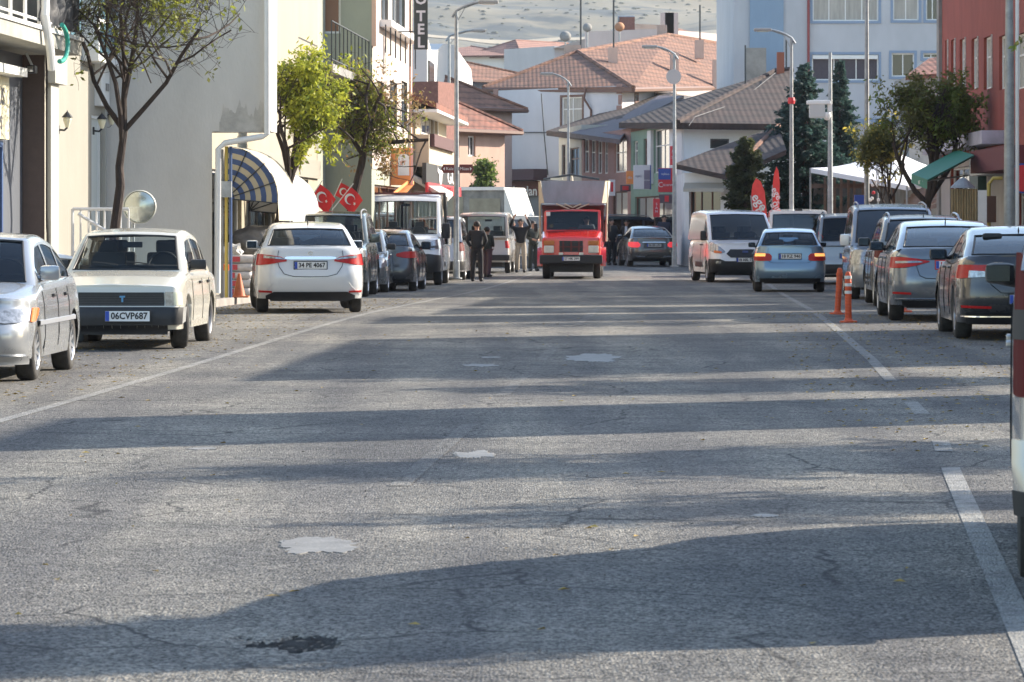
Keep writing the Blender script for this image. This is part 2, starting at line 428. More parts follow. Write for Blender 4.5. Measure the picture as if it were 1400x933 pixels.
        st = MB(); M = Matrix.Rotation(R(-65), 3, 'X')
        pts = [Vector((-.36, y_(p['wbs']-.68), zb+.07))+M @ Vector((.18*math.cos(a), .18*math.sin(a), 0)) for a in [2*PI*i/20 for i in range(21)]]
        st.tube(pts, .016, 6, cap=False); st.build('steering_wheel', M_DARK, s.root)
        if p['glass'] != 'clear': return
        mr = MB(); z = s.zp(y_(p['rf']+.1)); mr.box((0, y_(p['rf']+.0), z-.07), (.24, .03, .07), bev=.01); mr.build('rear_view_mirror', M_DARK, s.root)
    def mirrors(s, m=None, d=None, size=(.2, .1, .14), z=None, sides=(-1, 1)):
        p = s.p; d = d or p['wbs']-.38; y = d-s.L/2; z = z or s.zt(y)+.06
        for sg in sides:
            mb = MB(); x = s.wgf(z)-.03
            mb.box((sg*(x+.05+size[0]/2), y, z+.03), size, Matrix.Rotation(sg*R(-8), 3, 'Z'), bev=min(size)*.35)
            mb.tube([(sg*(x-.03), y+.02, z-.03), (sg*(x+.12), y, z+.0)], .025, 6)
            o = mb.build('wing_mirror', m or s.pm, s.root, smooth=50)
            g = MB(); g.box((sg*(x+.06+size[0]/2), y-size[1]/2-.002, z+.03), (size[0]*.8, .006, size[2]*.75), Matrix.Rotation(sg*R(-8), 3, 'Z')); g.build('mirror_glass', M_MIRG, o)
    def handles(s, ds, z=.82, m=None):
        for d in ds:
            for sg in (-1, 1):
                y = d-s.L/2; x = s.hw(y, z); MB().box((sg*(x+.012), y, z), (.03, .17, .03), bev=.008).build('door_handle', m or s.pm, s.root)
    def doors(s, ds):
        for d in ds:
            y = d-s.L/2
            for sg in (-1, 1):
                pts = [Vector((sg*(s.hw(y, z)+.0015), y, z)) for z in [s.p['sill']+.08+(s.zt(y)-.08-s.p['sill']-.08)*i/8 for i in range(9)]]
                MB().tube(pts, .006, 4).build('door_gap', M_GAP, s.root)
    def rub(s, d0, d1, z, h, m, name='rubbing_strip'):
        for sg in (-1, 1):
            rows = []
            for i in range(21):
                y = d0+(d1-d0)*i/20-s.L/2
                rows.append([Vector((sg*(s.hw(y, z)-.01), y, z-h/2)), Vector((sg*(s.hw(y, z)+.012), y, z-h/2+.01)), Vector((sg*(s.hw(y, z)+.012), y, z+h/2-.01)), Vector((sg*(s.hw(y, z)-.01), y, z+h/2))])
            MB().grid(rows).build(name, m, s.root)
    def plate(s, end, z, txt, x=0, w=.52, h=.112, m=None, ink=None, sx=None):
        y = s.S(end, x, z).y+end*.02; rot = (R(90), 0, 0) if end < 0 else (R(90), 0, PI)
        # local +x of the text is to the reader's right
        X = x*s.w
        mb = MB(); mb.box((X, y, z), (w+.03, .012, h+.03), bev=.004); o = mb.build('number_plate', M_BLACK, s.root)
        mb = MB(); mb.box((X, y+end*.008, z), (w, .008, h)); mb.build('plate_face', m or M_WHT, o)
        sg = 1 if end < 0 else -1
        mb = MB(); mb.box((X-sg*(w/2-.024), y+end*.0135, z), (.045, .004, h-.004)); mb.build('plate_band', M_BLU, o)
        if txt: 
            t = text(txt, h*.92, ink or M_INK, o, (X+sg*.02, y+end*.0145, z), rot, .001, bold=.0025)
            bw = max(v.co.x for v in t.data.vertices)-min(v.co.x for v in t.data.vertices); k = (w-.09)/bw
            for v in t.data.vertices: v.co.x *= k
    def rails(s, m, d0, d1, out=.0):
        for sg in (-1, 1):
            pts = []
            for i in range(13):
                t = i/12; d = d0+(d1-d0)*t; v = s.over(d, sg*.93); pts.append(v+Vector((0, 0, .055 if 0 < i < 12 else 0)))
            MB().tube(pts, .018, 6).build('roof_rail', m, s.root, smooth=60)
    def antenna(s, d, h=.2, lean=.4):
        v = s.over(d, 0); MB().tube([v, v+Vector((0, -h*lean, h))], [.012, .004], 5).build('antenna', M_BLACK, s.root)
    def wipers(s):
        for x0, x1 in ((-.5, .0), (.15, .62)):
            d = s.p['wbs']-.06; e = .03
            a = s.over(d, x0)+Vector((0, .0, e)); b = s.over(d-.04, x1)+Vector((0, 0, e))
            MB().tube([a, (a+b)/2+Vector((0, 0, .005)), b], .011, 4).build('wiper', M_BLACK, s.root)
def park(px, py, P, facing, dyaw=0, H=None):
    """centre of the car whose near axle touches the road at pixel (px, py); facing=+1 tail to the camera"""
    L = P.get('L', Car.D['L']); wb = P.get('wb', Car.D['wb']); ro = P.get('ro', Car.D['ro'])
    g = gnd(px, py); rz = RZ+dyaw+(0 if facing > 0 else PI)
    ya = (-L/2+ro) if facing > 0 else (-L/2+ro+wb)
    d = Vector((-math.sin(rz), math.cos(rz), 0)); c = g-d*ya
    return Vector((c.x, c.y, gz(g.y))), rz
# ------------------------------------------------------------------ ground, road, hills
def asphalt(name='asphalt', paint_=0, thr=.5):
    m = bpy.data.materials.new(name); m.use_nodes = True; n = m.node_tree; b = n.nodes['Principled BSDF']; L = n.links.new
    tc = n.nodes.new('ShaderNodeTexCoord')
    def noise_(scale, detail, rough=.6, dist=0):
        q = n.nodes.new('ShaderNodeTexNoise'); q.inputs['Scale'].default_value = scale; q.inputs['Detail'].default_value = detail; q.inputs['Roughness'].default_value = rough
        L(tc.outputs['Object'], q.inputs['Vector']); return q
    def ramp(src, p0, c0, p1, c1):
        r = n.nodes.new('ShaderNodeValToRGB'); r.color_ramp.elements[0].position = p0; r.color_ramp.elements[1].position = p1
        r.color_ramp.elements[0].color = (*c0, 1); r.color_ramp.elements[1].color = (*c1, 1); L(src, r.inputs[0]); return r
    def mix(f, a, c, mode='MIX'):
        x = n.nodes.new('ShaderNodeMix'); x.data_type = 'RGBA'; x.blend_type = mode
        if isinstance(f, float): x.inputs[0].default_value = f
        else: L(f, x.inputs[0])
        for i, v in ((6, a), (7, c)):
            if isinstance(v, tuple): x.inputs[i].default_value = (*v, 1)
            else: L(v, x.inputs[i])
        return x.outputs[2]
    vo = n.nodes.new('ShaderNodeTexVoronoi'); vo.inputs['Scale'].default_value = 75; L(tc.outputs['Object'], vo.inputs['Vector'])
    vc = n.nodes.new('ShaderNodeSeparateColor'); L(vo.outputs['Color'], vc.inputs[0])
    stone = ramp(vc.outputs[0], .15, (.06, .06, .06), .95, (.37, .36, .335))
    big = noise_(.35, 8, .65); br = ramp(big.outputs[0], .38, (.62, .63, .66), .64, (1.18, 1.15, 1.1))
    mid = noise_(3.2, 5, .6); mr = ramp(mid.outputs[0], .3, (.8, .8, .8), .7, (1.15, 1.14, 1.12))
    c = mix(1.0, stone.outputs[0], br.outputs[0], 'MULTIPLY'); c = mix(1.0, c, mr.outputs[0], 'MULTIPLY')
    # wheel paths worn darker and smoother along the street, stretched patches
    mp = n.nodes.new('ShaderNodeMapping'); mp.inputs['Rotation'].default_value = (0, 0, R(2.92)); mp.inputs['Scale'].default_value = (1, .06, 1); L(tc.outputs['Object'], mp.inputs[0])
    ln = n.nodes.new('ShaderNodeTexNoise'); ln.inputs['Scale'].default_value = 1.1; ln.inputs['Detail'].default_value = 3; L(mp.outputs[0], ln.inputs['Vector'])
    lr = ramp(ln.outputs[0], .40, (.70, .70, .73), .60, (1.15, 1.13, 1.08)); c = mix(1.0, c, lr.outputs[0], 'MULTIPLY')
    # fine pale dust and pits
    ft = noise_(26, 3, .7); fr = ramp(ft.outputs[0], .62, (0, 0, 0), .75, (.5, .5, .5)); c = mix(fr.outputs[0], c, (.25, .23, .20))
    pt = noise_(9, 6, .75); pr = ramp(pt.outputs[0], .66, (0, 0, 0), .72, (.65, .65, .65)); c = mix(pr.outputs[0], c, (.05, .05, .052))
    cv = n.nodes.new('ShaderNodeTexVoronoi'); cv.feature = 'DISTANCE_TO_EDGE'; cv.inputs['Scale'].default_value = .9; wv_ = noise_(1.6, 5, .7)
    av = n.nodes.new('ShaderNodeMix'); av.data_type = 'RGBA'; av.inputs[0].default_value = .22; L(tc.outputs['Object'], av.inputs[6]); L(wv_.outputs['Color'], av.inputs[7]); L(av.outputs[2], cv.inputs['Vector'])
    cr_ = ramp(cv.outputs['Distance'], .004, (1, 1, 1), .013, (0, 0, 0)); cm_ = noise_(.5, 3, .6); cmr = ramp(cm_.outputs[0], .44, (0, 0, 0), .54, (.85, .85, .85))
    mm = n.nodes.new('ShaderNodeMath'); mm.operation = 'MULTIPLY'; L(cr_.outputs[0], mm.inputs[0]); L(cmr.outputs[0], mm.inputs[1]); c = mix(mm.outputs[0], c, (.025, .025, .027))
    if paint_:
        wn = noise_(7, 8, .75); wr_ = ramp(wn.outputs[0], thr-.12, (0, 0, 0), thr+.1, (paint_, paint_, paint_)); c = mix(wr_.outputs[0], c, (.48, .48, .46))
    L(c, b.inputs['Base Color']); b.inputs['Roughness'].default_value = .82; b.inputs['Specular IOR Level'].default_value = .35
    vd = n.nodes.new('ShaderNodeTexVoronoi'); vd.inputs['Scale'].default_value = 75; vd.feature = 'F1'; L(tc.outputs['Object'], vd.inputs['Vector'])
    n2 = noise_(14, 4, .7)
    ad = n.nodes.new('ShaderNodeMath'); ad.operation = 'MULTIPLY_ADD'; ad.inputs[1].default_value = -.7; L(vd.outputs['Distance'], ad.inputs[0]); 
    a2 = n.nodes.new('ShaderNodeMath'); a2.operation = 'MULTIPLY'; a2.inputs[1].default_value = .9; L(n2.outputs[0], a2.inputs[0]); L(a2.outputs[0], ad.inputs[2])
    bp = n.nodes.new('ShaderNodeBump'); bp.inputs['Strength'].default_value = 1.0; bp.inputs['Distance'].default_value = .02; L(ad.outputs[0], bp.inputs['Height']); L(bp.outputs[0], b.inputs['Normal'])
    return m
M_ASPH = asphalt()
M_WALK = mat('paving', (.26, .245, .225), .85, var=.35, scale=2.5, bump=.4, bscale=30)
M_SOIL = mat('dusty_ground', (.2, .17, .13), .95, var=.35, scale=.6, bump=.3, bscale=8)
M_LINE = asphalt('road_paint', .5, .43); M_WORN = asphalt('worn_road_paint', .42, .46); M_FADE = asphalt('faded_road_paint', .16, .5)
def hills_mat():
    m = mat('dry_hills', (.20, .165, .105), .95, var=.4, scale=.014, col2=(.085, .095, .08), detail=12, stretch=(.6, .7, 1))
    n = m.node_tree; b = n.nodes['Principled BSDF']; tc = n.nodes.new('ShaderNodeTexCoord')
    mp = n.nodes.new('ShaderNodeMapping'); mp.inputs['Scale'].default_value = (.45, 1, 1); n.links.new(tc.outputs['Object'], mp.inputs[0])
    q = n.nodes.new('ShaderNodeTexNoise'); q.inputs['Scale'].default_value = .04; q.inputs['Detail'].default_value = 10; q.inputs['Roughness'].default_value = .62; n.links.new(mp.outputs[0], q.inputs['Vector'])
    r = n.nodes.new('ShaderNodeValToRGB'); r.color_ramp.elements[0].position = .48; r.color_ramp.elements[1].position = .58; n.links.new(q.outputs[0], r.inputs[0])
    x = n.nodes.new('ShaderNodeMix'); x.data_type = 'RGBA'; n.links.new(r.outputs[0], x.inputs[0])
    src = b.inputs['Base Color'].links[0].from_socket; n.links.new(src, x.inputs[6]); x.inputs[7].default_value = (.035, .05, .055, 1)
    n.links.new(x.outputs[2], b.inputs['Base Color']); return m
def terr(x, Y):
    z = gz(min(Y, 200))
    if Y > 200:
        d = Y-200
        z += .028*min(d, 300)+min(1000, max(0, d-300))*.053+max(0, d-1300)*.25
        if Y > 420:
            k = min(1, (Y-420)/400)
            z += k*(9*noise.noise(Vector((x/190, Y/200, 0)))+5*noise.noise(Vector((x/60, Y/70, 3)))+2.2*noise.noise(Vector((x/22, Y/28, 7))))
    return z
Ys = [-40, -20, 0]+[i*4 for i in range(1, 50)]
y = 200
while y < 420: Ys.append(y); y += 10
mb = MB(); mb.grid([[Vector((u*(70+.25*abs(Y)), Y, terr(0, Y)-.012)) for u in [i/10 for i in range(-10, 11)]] for Y in Ys+[430]])
structure(mb.build('ground', M_SOIL, None, smooth=60))
Ys2 = []; y = 425
while y < 2600: Ys2.append(y); y += 12 if y < 1450 else 7
mb = MB(); mb.grid([[Vector((u*(70+.25*Y), Y, terr(u*(70+.25*Y), Y))) for u in [i/90 for i in range(-90, 91)]] for Y in Ys2])
structure(mb.build('hills', hills_mat(), None, smooth=60))
# dirt track cut across the slope and low scrub dotted over it
rnd = random.Random(12); mb = MB()
mb.grid([[Vector((x, 1578+o_+14*math.sin(x/90)+6*math.sin(x/31), terr(x, 1578+o_+14*math.sin(x/90)+6*math.sin(x/31))+.4+e)) for o_, e in ((0, 0), (7, .5))] for x in [i*6-260 for i in range(100)]]); structure(mb.build('track', mat('pale_track', (.34, .29, .21), .95), None))
mb = MB()
for _ in range(2600):
    Y = rnd.uniform(1420, 1800); x = rnd.uniform(-200, 240)
    if noise.noise(Vector((x/45, Y/30, 2))) < rnd.uniform(-.35, .25): continue
    z = terr(x, Y); r_ = rnd.uniform(.5, 1.5)**1.0; k = [Vector((x+r_*math.cos(a)*rnd.uniform(.7, 1.2), Y+r_*math.sin(a)*rnd.uniform(.7, 1.2), z)) for a in [2*PI*i/6 for i in range(6)]]; h_ = r_*rnd.uniform(.35, .6); k2 = [Vector((x+(q.x-x)*.7, Y+(q.y-Y)*.7, z+h_*.8)) for q in k]; mb.add(k+k2+[Vector((x, Y, z+h_))], [[i, (i+1) % 6, 6+(i+1) % 6, 6+i] for i in range(6)]+[[6+i, 6+(i+1) % 6, 12] for i in range(6)])
structure(mb.build('scrub', mat('hill_scrub', (.085, .095, .06), .95, var=.4, scale=.2), None, norm=False), 'stuff')
def ribbon(name, a0, a1, y0, y1, dz, m, n=80, kind='structure'):
    """a strip along the street between offsets a0 and a1 (numbers or functions of Y)"""
    f0 = a0 if callable(a0) else (lambda Y: a0); f1 = a1 if callable(a1) else (lambda Y: a1)
    rows = []
    for i in range(n+1):
        Y = y0+(y1-y0)*i/n
        rows.append([Vector((a+TAN*Y, Y, gz(Y)+dz)) for a in [f0(Y)+(f1(Y)-f0(Y))*j/4 for j in range(5)]])
    return structure(MB().grid(rows).build(name, m, None, smooth=60), kind)
# the road, with a shallow broken pothole pressed into it
bend = lambda Y: -max(0, Y-125)*.13
rows = []
Yr = sorted(set([-30+i*2 for i in range(150)]+[12.5+i*.02 for i in range(0, 60)]))
Xr = sorted(set([i*.5 for i in range(-20, 14)]+[-1.8+i*.02 for i in range(0, 33)]))
PH = []
def road_z(X, Y):
    z = gz(Y)
    if 12.4 < Y < 13.8:
        for (cx, cy, rx, ry, d) in ((-.74, 13.12, .12, .26, .09), (-.88, 13.08, .09, .10, .025), (-.99, 13.25, .05, .07, .018)):
            wob = .4*noise.noise(Vector((X*14, Y*14, 1)))
            q = math.hypot((X-cx)/rx, (Y-cy)/ry)+wob
            if q < 1: z -= d*min(1, (1-q)*4)*(1+.4*noise.noise(Vector((X*30, Y*30, 5))))
    return z
for Y in Yr:
    fine = 11.3 < Y < 12.6
    rows.append([Vector((x+(TAN*Y+bend(Y) if not (12.3 < Y < 13.8) else TAN*13.1), Y, 0)) for x in Xr])
for r in rows:
    for v in r: v.z = road_z(v.x, v.y)
# widen the far end so the junction is paved
for r in rows:
    if r[0].y > 100:
        for i, v in enumerate(r): v.x += (Xr[i]+2)*(r[0].y-100)*.02
structure(MB().grid(rows).build('road', M_ASPH, None, smooth=50))
def kerb(a, y0, y1, side):
    """side=-1: pavement to the left of a"""
    P = []
    n = 60
    rows = []
    for i in range(n+1):
        Y = y0+(y1-y0)*i/n; x = a+TAN*Y+bend(Y); z = gz(Y)
        rows.append([Vector((x, Y, z-.02)), Vector((x+side*.01, Y, z+.12)), Vector((x+side*.03, Y, z+.135)), Vector((x+side*.16, Y, z+.135)), Vector((x+side*.16, Y, z-.02))])
    structure(MB().grid(rows).build('kerb', mat('kerb_stone', (.3, .27, .24), .85, var=.45, scale=1.8, bump=.3), None, smooth=30))
    rows = [[Vector((v.x+side*.16+side*t*4.5, v.y, v.z+.13)) for t in (0, .5, 1)] for v in [Vector((a+TAN*Y+bend(Y), Y, gz(Y))) for Y in [y0+(y1-y0)*i/n for i in range(n+1)]]]
    structure(MB().grid(rows).build('pavement', M_WALK, None))
kerb(-8.55, 20, 190, -1); kerb(5.35, -10, 190, 1)
pf = MB(); pf.grid([[Vector((-.80+.30*(i/20-.5)*1.1, 13.12+.5*(j/14-.5), -.010+.022*noise.noise(Vector((i*.9, j*.9, 3))))) for i in range(21)] for j in range(15)]); structure(pf.build('pothole_floor', mat('dark_gravel', (.03, .029, .027), .95, var=.6, scale=60, col2=(.01, .01, .01), bump=.8, bscale=90), None, norm=False))  # near-black gravel sheet lying just below the road surface
# painted lines
ribbon('lane_line', -5.4, -5.29, 12, 118, .004, M_WORN, 120)
aR = lambda Y: lerp_tab([(9, 1.02), (13.1, 1.18), (22, 1.53), (27, 1.75), (40, 1.9), (200, 1.9)], Y)
ribbon('lane_line', lambda Y: aR(Y)-.058, lambda Y: aR(Y)+.058, 10, 22.6, .004, M_LINE, 40)
for a, b in ((24.2, 25.4), (29, 31), (35, 60), (62, 100)):
    ribbon('lane_line', lambda Y: aR(Y)-.06, lambda Y: aR(Y)+.06, a, b, .004, M_WORN, 30)
for a, b in ((21, 27.5), (32, 36), (40, 44), (52, 66)):
    ribbon('lane_line', -1.78, -1.66, a, b, .004, M_FADE, 20)
# smooth pale repair patches set in the asphalt
def patch_poly(name, cx, py, wpx, hpx, m, seed, label):
    rnd = random.Random(seed); g = gnd(cx, py); s = F/g.y; hw = wpx/2/s; dz = (gnd(cx, py-hpx/2).y-gnd(cx, py+hpx/2).y)/2
    poly = []
    for i in range(110):
        a = 2*PI*i/110; k = 1+.5*noise.noise(Vector((math.cos(a)*1.7+seed*3.1, math.sin(a)*1.7, seed)))+.28*noise.noise(Vector((math.cos(a)*6+seed, math.sin(a)*6, seed+4)))+.12*noise.noise(Vector((math.cos(a)*17+seed, math.sin(a)*17, seed)))+.03*rnd.uniform(-1, 1)
        poly.append((g.x+hw*k*math.cos(a), g.y+dz*k*math.sin(a)))
    o = thing(name, '', '', (g.x, g.y, 0)) if False else None
    mb = MB(); mb.prism([Vector((x, y_, gz(y_)-.004)) for x, y_ in poly], (0, 0, .008)); structure(mb.build(name, m, None))
M_PATCH = mat('smooth_patch', (.21, .204, .193), .6, var=.4, scale=7, detail=9, bump=.3, bscale=40)
for i, (cx, py, wd, h) in enumerate(((432, 746, 110, 19), (650, 622, 58, 9), (812, 490, 72, 11), (656, 500, 50, 4), (278, 614, 38, 3), (672, 489, 30, 2), (1045, 706, 36, 4))):
    patch_poly('repair_patch', cx, py, wd, h, M_PATCH, i+1, '')
# fallen leaves on the asphalt and in the gutter
def leaf_litter(name, zones, m, seed, size=.022):
    rnd = random.Random(seed); mb = MB()
    for (x0, x1, y0, y1, n) in zones:
        for _ in range(n):
            Y = rnd.uniform(y0, y1); a = rnd.uniform(x0, x1); x = a+TAN*Y; z = gz(Y)+.006; s_ = size*rnd.uniform(.6, 1.5); t = rnd.uniform(0, PI); c, q = math.cos(t)*s_, math.sin(t)*s_
            mb.add([(x-c, Y-q, z), (x+q*.5, Y-c*.5, z+rnd.uniform(.002, .012)), (x+c, Y+q, z), (x-q*.5, Y+c*.5, z+rnd.uniform(0, .008))], [[0, 1, 2, 3]])
    structure(mb.build(name, m, None, norm=False), 'stuff')
leaf_litter('fallen_leaves', [(-8.5, -5.5, 30, 75, 1500), (1.0, 5.2, 24, 60, 1500), (-5, 1, 13, 60, 160), (-8.5, -7.6, 30, 80, 900)], mat('dry_leaf', (.42, .30, .06), .8, var=.5, scale=3, col2=(.25, .16, .05)), 4)
leaf_litter('small_stones', [(-5, 2, 11, 24, 500), (-5, 4, 24, 50, 500)], mat('stone_chip', (.32, .31, .29), .9, var=.4, scale=40), 9, .008)
# ------------------------------------------------------------------ the parked and driving cars
def front_lamps(c, st, inner=None):
    for o in c.patch('headlight', 1, st, M_CLR, .012):
        pass
P_SILV = paint('silver_paint', (.40, .42, .44), .5); P_WHITE = paint('white_paint', (.78, .77, .74), 0, .12); P_CREAM = paint('ivory_paint', (.62, .59, .50), 0, .2)
# --- white sedan seen from behind
P = dict(L=4.62, W=1.78, H=1.465, sill=.24, r=.32, wb=2.70, ro=.98, top=[(0, 1.04), (.25, 1.075), (.62, 1.06), (3.55, 1.0), (4.2, .86), (4.62, .72)],
         rb=.55, rr=1.35, rf=2.65, wbs=3.5, zrr=1.39, zrf=1.42, wr=.56, wbelt=.79, rprof=[(.24, .12), (.36, .03), (.55, 0), (.72, .03), (.8, .07), (1.04, .10), (1.08, .16)], rrad=.30, win=[(.85, 1.45), (1.52, 2.25), (2.32, 3.1)], glass='mid', rg=(.08, .84), steer=R(-14))
loc, rz = park(422, 427, P, 1, R(8))
c = Car('parked_car', 'white sedan seen from behind with red and chrome tail lights at the left kerb', loc, rz, paint('pearl_white', (.68, .68, .67), 0, .1), **P)
for o in c.patch('tail_light', -1, [(.46, .845, .87), (.58, .83, .92), (.78, .80, .945), (1.0, .78, .965), (1.16, .84, .955)], M_RED, .012):
    pass
c.patch('reversing_lamp', -1, [(.50, .872, .885), (.6, .882, .912), (.9, .90, .945)], M_CLR, .02)
c.patch('chrome_strip', -1, [(-.5, .885, .915), (-.4, .875, .925), (.4, .875, .925), (.5, .885, .915)], M_CHR, .016, mirror=False)
c.patch('reflector', -1, [(.74, .335, .365), (.98, .34, .375)], M_RED, .01)
c.patch('rear_skirt', -1, [(-.86, .24, .29), (-.7, .2, .35), (.7, .2, .35), (.86, .24, .29)], M_BLACK, .012, mirror=False)
for sg in (1, -1): c.strip(-1, [(sg*.64, 1.02), (sg*.64, .86), (sg*.60, .76), (sg*.5, .64), (sg*.32, .6), (0, .595)], .006)
for sg in (1, -1): c.strip(-1, [(sg*.96, .30), (sg*.8, .42), (sg*.72, .50)], .004, c.pm, 'bumper_crease', .004)
c.plate(-1, .78, '34 PE 4067'); c.mirrors(size=(.2, .12, .15)); c.handles([1.75, 2.7], .9); c.doors([1.45, 2.4, 3.35]); c.antenna(1.5, .12)
t = text('O', .075, M_CHR, c.root, (0, c.S(-1, 0, .98).y-.006, .975), ext=.006, sx=1.5, name='badge')
# --- boxy ivory-white sedan, 06 CVP 687
P = dict(L=4.02, W=1.62, H=1.40, sill=.24, r=.30, wb=2.42, ro=.80, tw=.19, top=[(0, .84), (.65, .89), (2.9, .90), (3.4, .84), (4.02, .715)],
         rb=.55, rr=.95, rf=2.25, wbs=2.86, zrr=1.34, zrf=1.355, wr=.60, wbelt=.80, rrad=.10, frad=.08, rprof=[(.2, .05), (.5, 0), (.9, .05)], fprof=[(.22, .06), (.3, .0), (.48, .0), (.52, .05), (.70, .05), (.72, .08)],
         win=[(.8, 1.02), (1.08, 1.75), (1.83, 2.55)], glass='clear', bulge=.035, wg=(.05, .9), shape=[(0, .94), (.3, .98), (.6, 1.0), (.9, .97), (1.02, .93)], wstyle='steel', steer=R(12), clear=.05)
loc, rz = park(166, 476, P, -1, R(1))
c = Car('parked_car', 'boxy ivory white old sedan facing the camera with a black bumper', loc, rz, P_CREAM, **P)
c.patch('grille', 1, [(-.78, .515, .675), (.52, .515, .675)], M_BLACK, .012, mirror=False)
for z in (.535, .555, .575, .595, .615, .635, .655): c.strip(1, [(-.76, z), (.5, z)], .004, mat('grille_slat', (.05, .05, .05), .4), 'grille_slat', .016)
c.patch('headlight', 1, [(.535, .52, .68), (.90, .52, .68)], M_CLR, .018, mirror=False)
c.patch('headlight', 1, [(-.92, .52, .68), (-.80, .52, .68)], M_CLR, .018, mirror=False)
c.patch('indicator', 1, [(.915, .525, .675), (1.0, .525, .675), (1.06, .53, .67)], mat('pale_lens', (.75, .74, .55), .2), .014)
o = c.patch('front_bumper', 1, [(-1.0, .30, .50), (-.8, .29, .505), (.8, .29, .505), (1.0, .30, .50)], M_BLACK, .05, mirror=False)
c.patch('bumper_end', 1, [(.985, .30, .51), (1.0, .30, .51), (1.3, .33, .50)], paint('bumper_grey', (.5, .5, .48)), .03)
c.patch('lower_apron', 1, [(-.85, .18, .29), (.85, .18, .29)], M_BLACK, .0, mirror=False)
c.plate(1, .40, '06CVP687', x=-.24, w=.52, h=.118)
for o in [x for x in c.root.children if x.name.startswith('number_plate')]: o.location.y += .055
c.mirrors(M_BLACK, size=(.2, .1, .12)); c.handles([1.2, 2.0], .77, M_BLACK); c.doors([1.05, 1.8, 2.75]); c.wipers()
b = text('T', .09, mat('badge_blue', (.1, .3, .5), .3), c.root, (-.12, c.S(1, 0, .595).y+.03, .595), (R(90), 0, PI), .004, name='badge', bold=.006)
# --- silver sedan
P = dict(L=4.24, W=1.67, H=1.395, sill=.22, r=.295, wb=2.44, ro=.95, tw=.195, top=[(0, .92), (.5, .97), (3.1, .93), (3.7, .82), (4.24, .66)],
         rb=.5, rr=1.2, rf=2.45, wbs=3.2, zrr=1.33, zrf=1.355, wr=.58, wbelt=.79, rrad=.3, frad=.4, fprof=[(.2, .12), (.3, 0), (.5, 0), (.58, .06), (.7, .22)], win=[(.75, 1.25), (1.32, 2.0), (2.1, 2.85)], glass='mid', wsglass='mid', clear=.05)
loc, rz = park(-63, 520, P, -1, R(2))
c = Car('parked_car', 'silver rounded sedan facing the camera at the left edge', loc, rz, P_SILV, **P)
c.patch('headlight', 1, [(.58, .58, .65), (.75, .565, .69), (.9, .57, .70), (1.0, .58, .70)], M_CLR, .012)
c.patch('indicator', 1, [(.99, .575, .70), (1.0, .57, .705), (1.06, .58, .70), (1.14, .63, .69)], M_ORG, .016)
c.patch('grille', 1, [(-.3, .54, .62), (.3, .54, .62)], M_BLACK, .012, mirror=False)
c.patch('air_intake', 1, [(-.5, .28, .36), (.5, .28, .36)], M_BLACK, .01, mirror=False)
c.patch('chin_spoiler', 1, [(-.98, .17, .25), (.98, .17, .25), (1.0, .17, .25), (1.1, .17, .25)], P_SILV, .03, mirror=False)
c.rub(.9, 3.4, .55, .06, mat('grey_rub', (.25, .26, .28), .4)); c.handles([1.5, 2.35], .80, M_BLACK); c.doors([1.3, 2.1, 3.05]); c.mirrors(size=(.2, .13, .15)); c.wipers()
c.plate(1, .44, '18 DC 415')
# --- dark hatchback cut by the left frame edge
P = dict(L=3.9, W=1.7, H=1.45, sill=.2, r=.31, wb=2.5, ro=.7, top=[(0, .95), (.1, 1.0), (3.0, .95), (3.9, .7)], rb=.1, rr=.55, rf=2.2, wbs=2.9, win=[(.5, 1.2), (1.3, 1.95), (2.05, 2.7)], glass='dark')
g = Vector((-5.62, 31.95, gz(32)))
c = Car('parked_car', 'dark car cut by the left picture edge just before the silver sedan', g, RZ+PI, paint('anthracite_paint', (.03, .032, .036), .3), **P)
c.doors([1.2, 2.0, 2.8]); c.mirrors()
# --- dark grey-green SUV facing the camera
P = dict(L=4.6, W=1.88, H=1.82, sill=.32, r=.37, wb=2.7, ro=.95, tw=.24, top=[(0, 1.1), (.1, 1.18), (3.3, 1.16), (4.0, 1.10), (4.6, .98)],
         rb=.12, rr=.55, rf=2.35, wbs=3.15, zrr=1.78, zrf=1.76, wr=.64, wbelt=.82, frad=.3, fprof=[(.3, .1), (.45, 0), (.7, 0), (1.0, .08), (1.1, .16)], win=[(.55, 1.1), (1.18, 1.95), (2.05, 2.85)], glass='mid', wsglass='clear', wstyle='dark5', clear=.06)
def rimfix(): pass
loc, rz = park(446, 406, P, -1, R(1))
P['wstyle'] = 'alloy'
c = Car('parked_car', 'dark grey green SUV with roof rails facing the camera behind the white sedan', loc, rz, paint('graphite_green', (.085, .105, .10), .5), **P)
c.patch('headlight', 1, [(.5, .86, .97), (.8, .84, 1.0), (1.0, .86, 1.0), (1.12, .9, .98)], M_CLR, .012); c.patch('grille', 1, [(-.48, .82, .98), (.48, .82, .98)], M_BLACK, .012, mirror=False)
c.patch('bumper_insert', 1, [(-.9, .34, .6), (.9, .34, .6)], M_BLACK, .014, mirror=False); c.mirrors(c.pm, size=(.22, .13, .2)); c.rails(M_STEEL, .5, 2.5); c.doors([1.1, 2.0, 3.0]); c.handles([1.4, 2.3], 1.0); c.wipers(); c.antenna(2.2, .3)
# --- grey saloon squeezed behind the SUV
P = dict(L=4.4, W=1.78, H=1.47, top=[(0, .98), (.5, 1.02), (3.3, .98), (4.4, .72)], wb=2.6, ro=.95, glass='mid')
loc, rz = park(481, 400, P, -1, R(1))
c = Car('parked_car', 'grey car facing the camera wedged behind the dark SUV by the left kerb', loc, rz, paint('mid_grey_paint', (.2, .22, .23), .5), **P)
c.patch('headlight', 1, [(.5, .6, .7), (.85, .58, .76), (1.0, .62, .77), (1.2, .68, .76)], M_CLR, .012); c.mirrors(M_BLACK); c.doors([1.4, 2.3, 3.2]); c.handles([1.7, 2.6], .88, M_CHR)
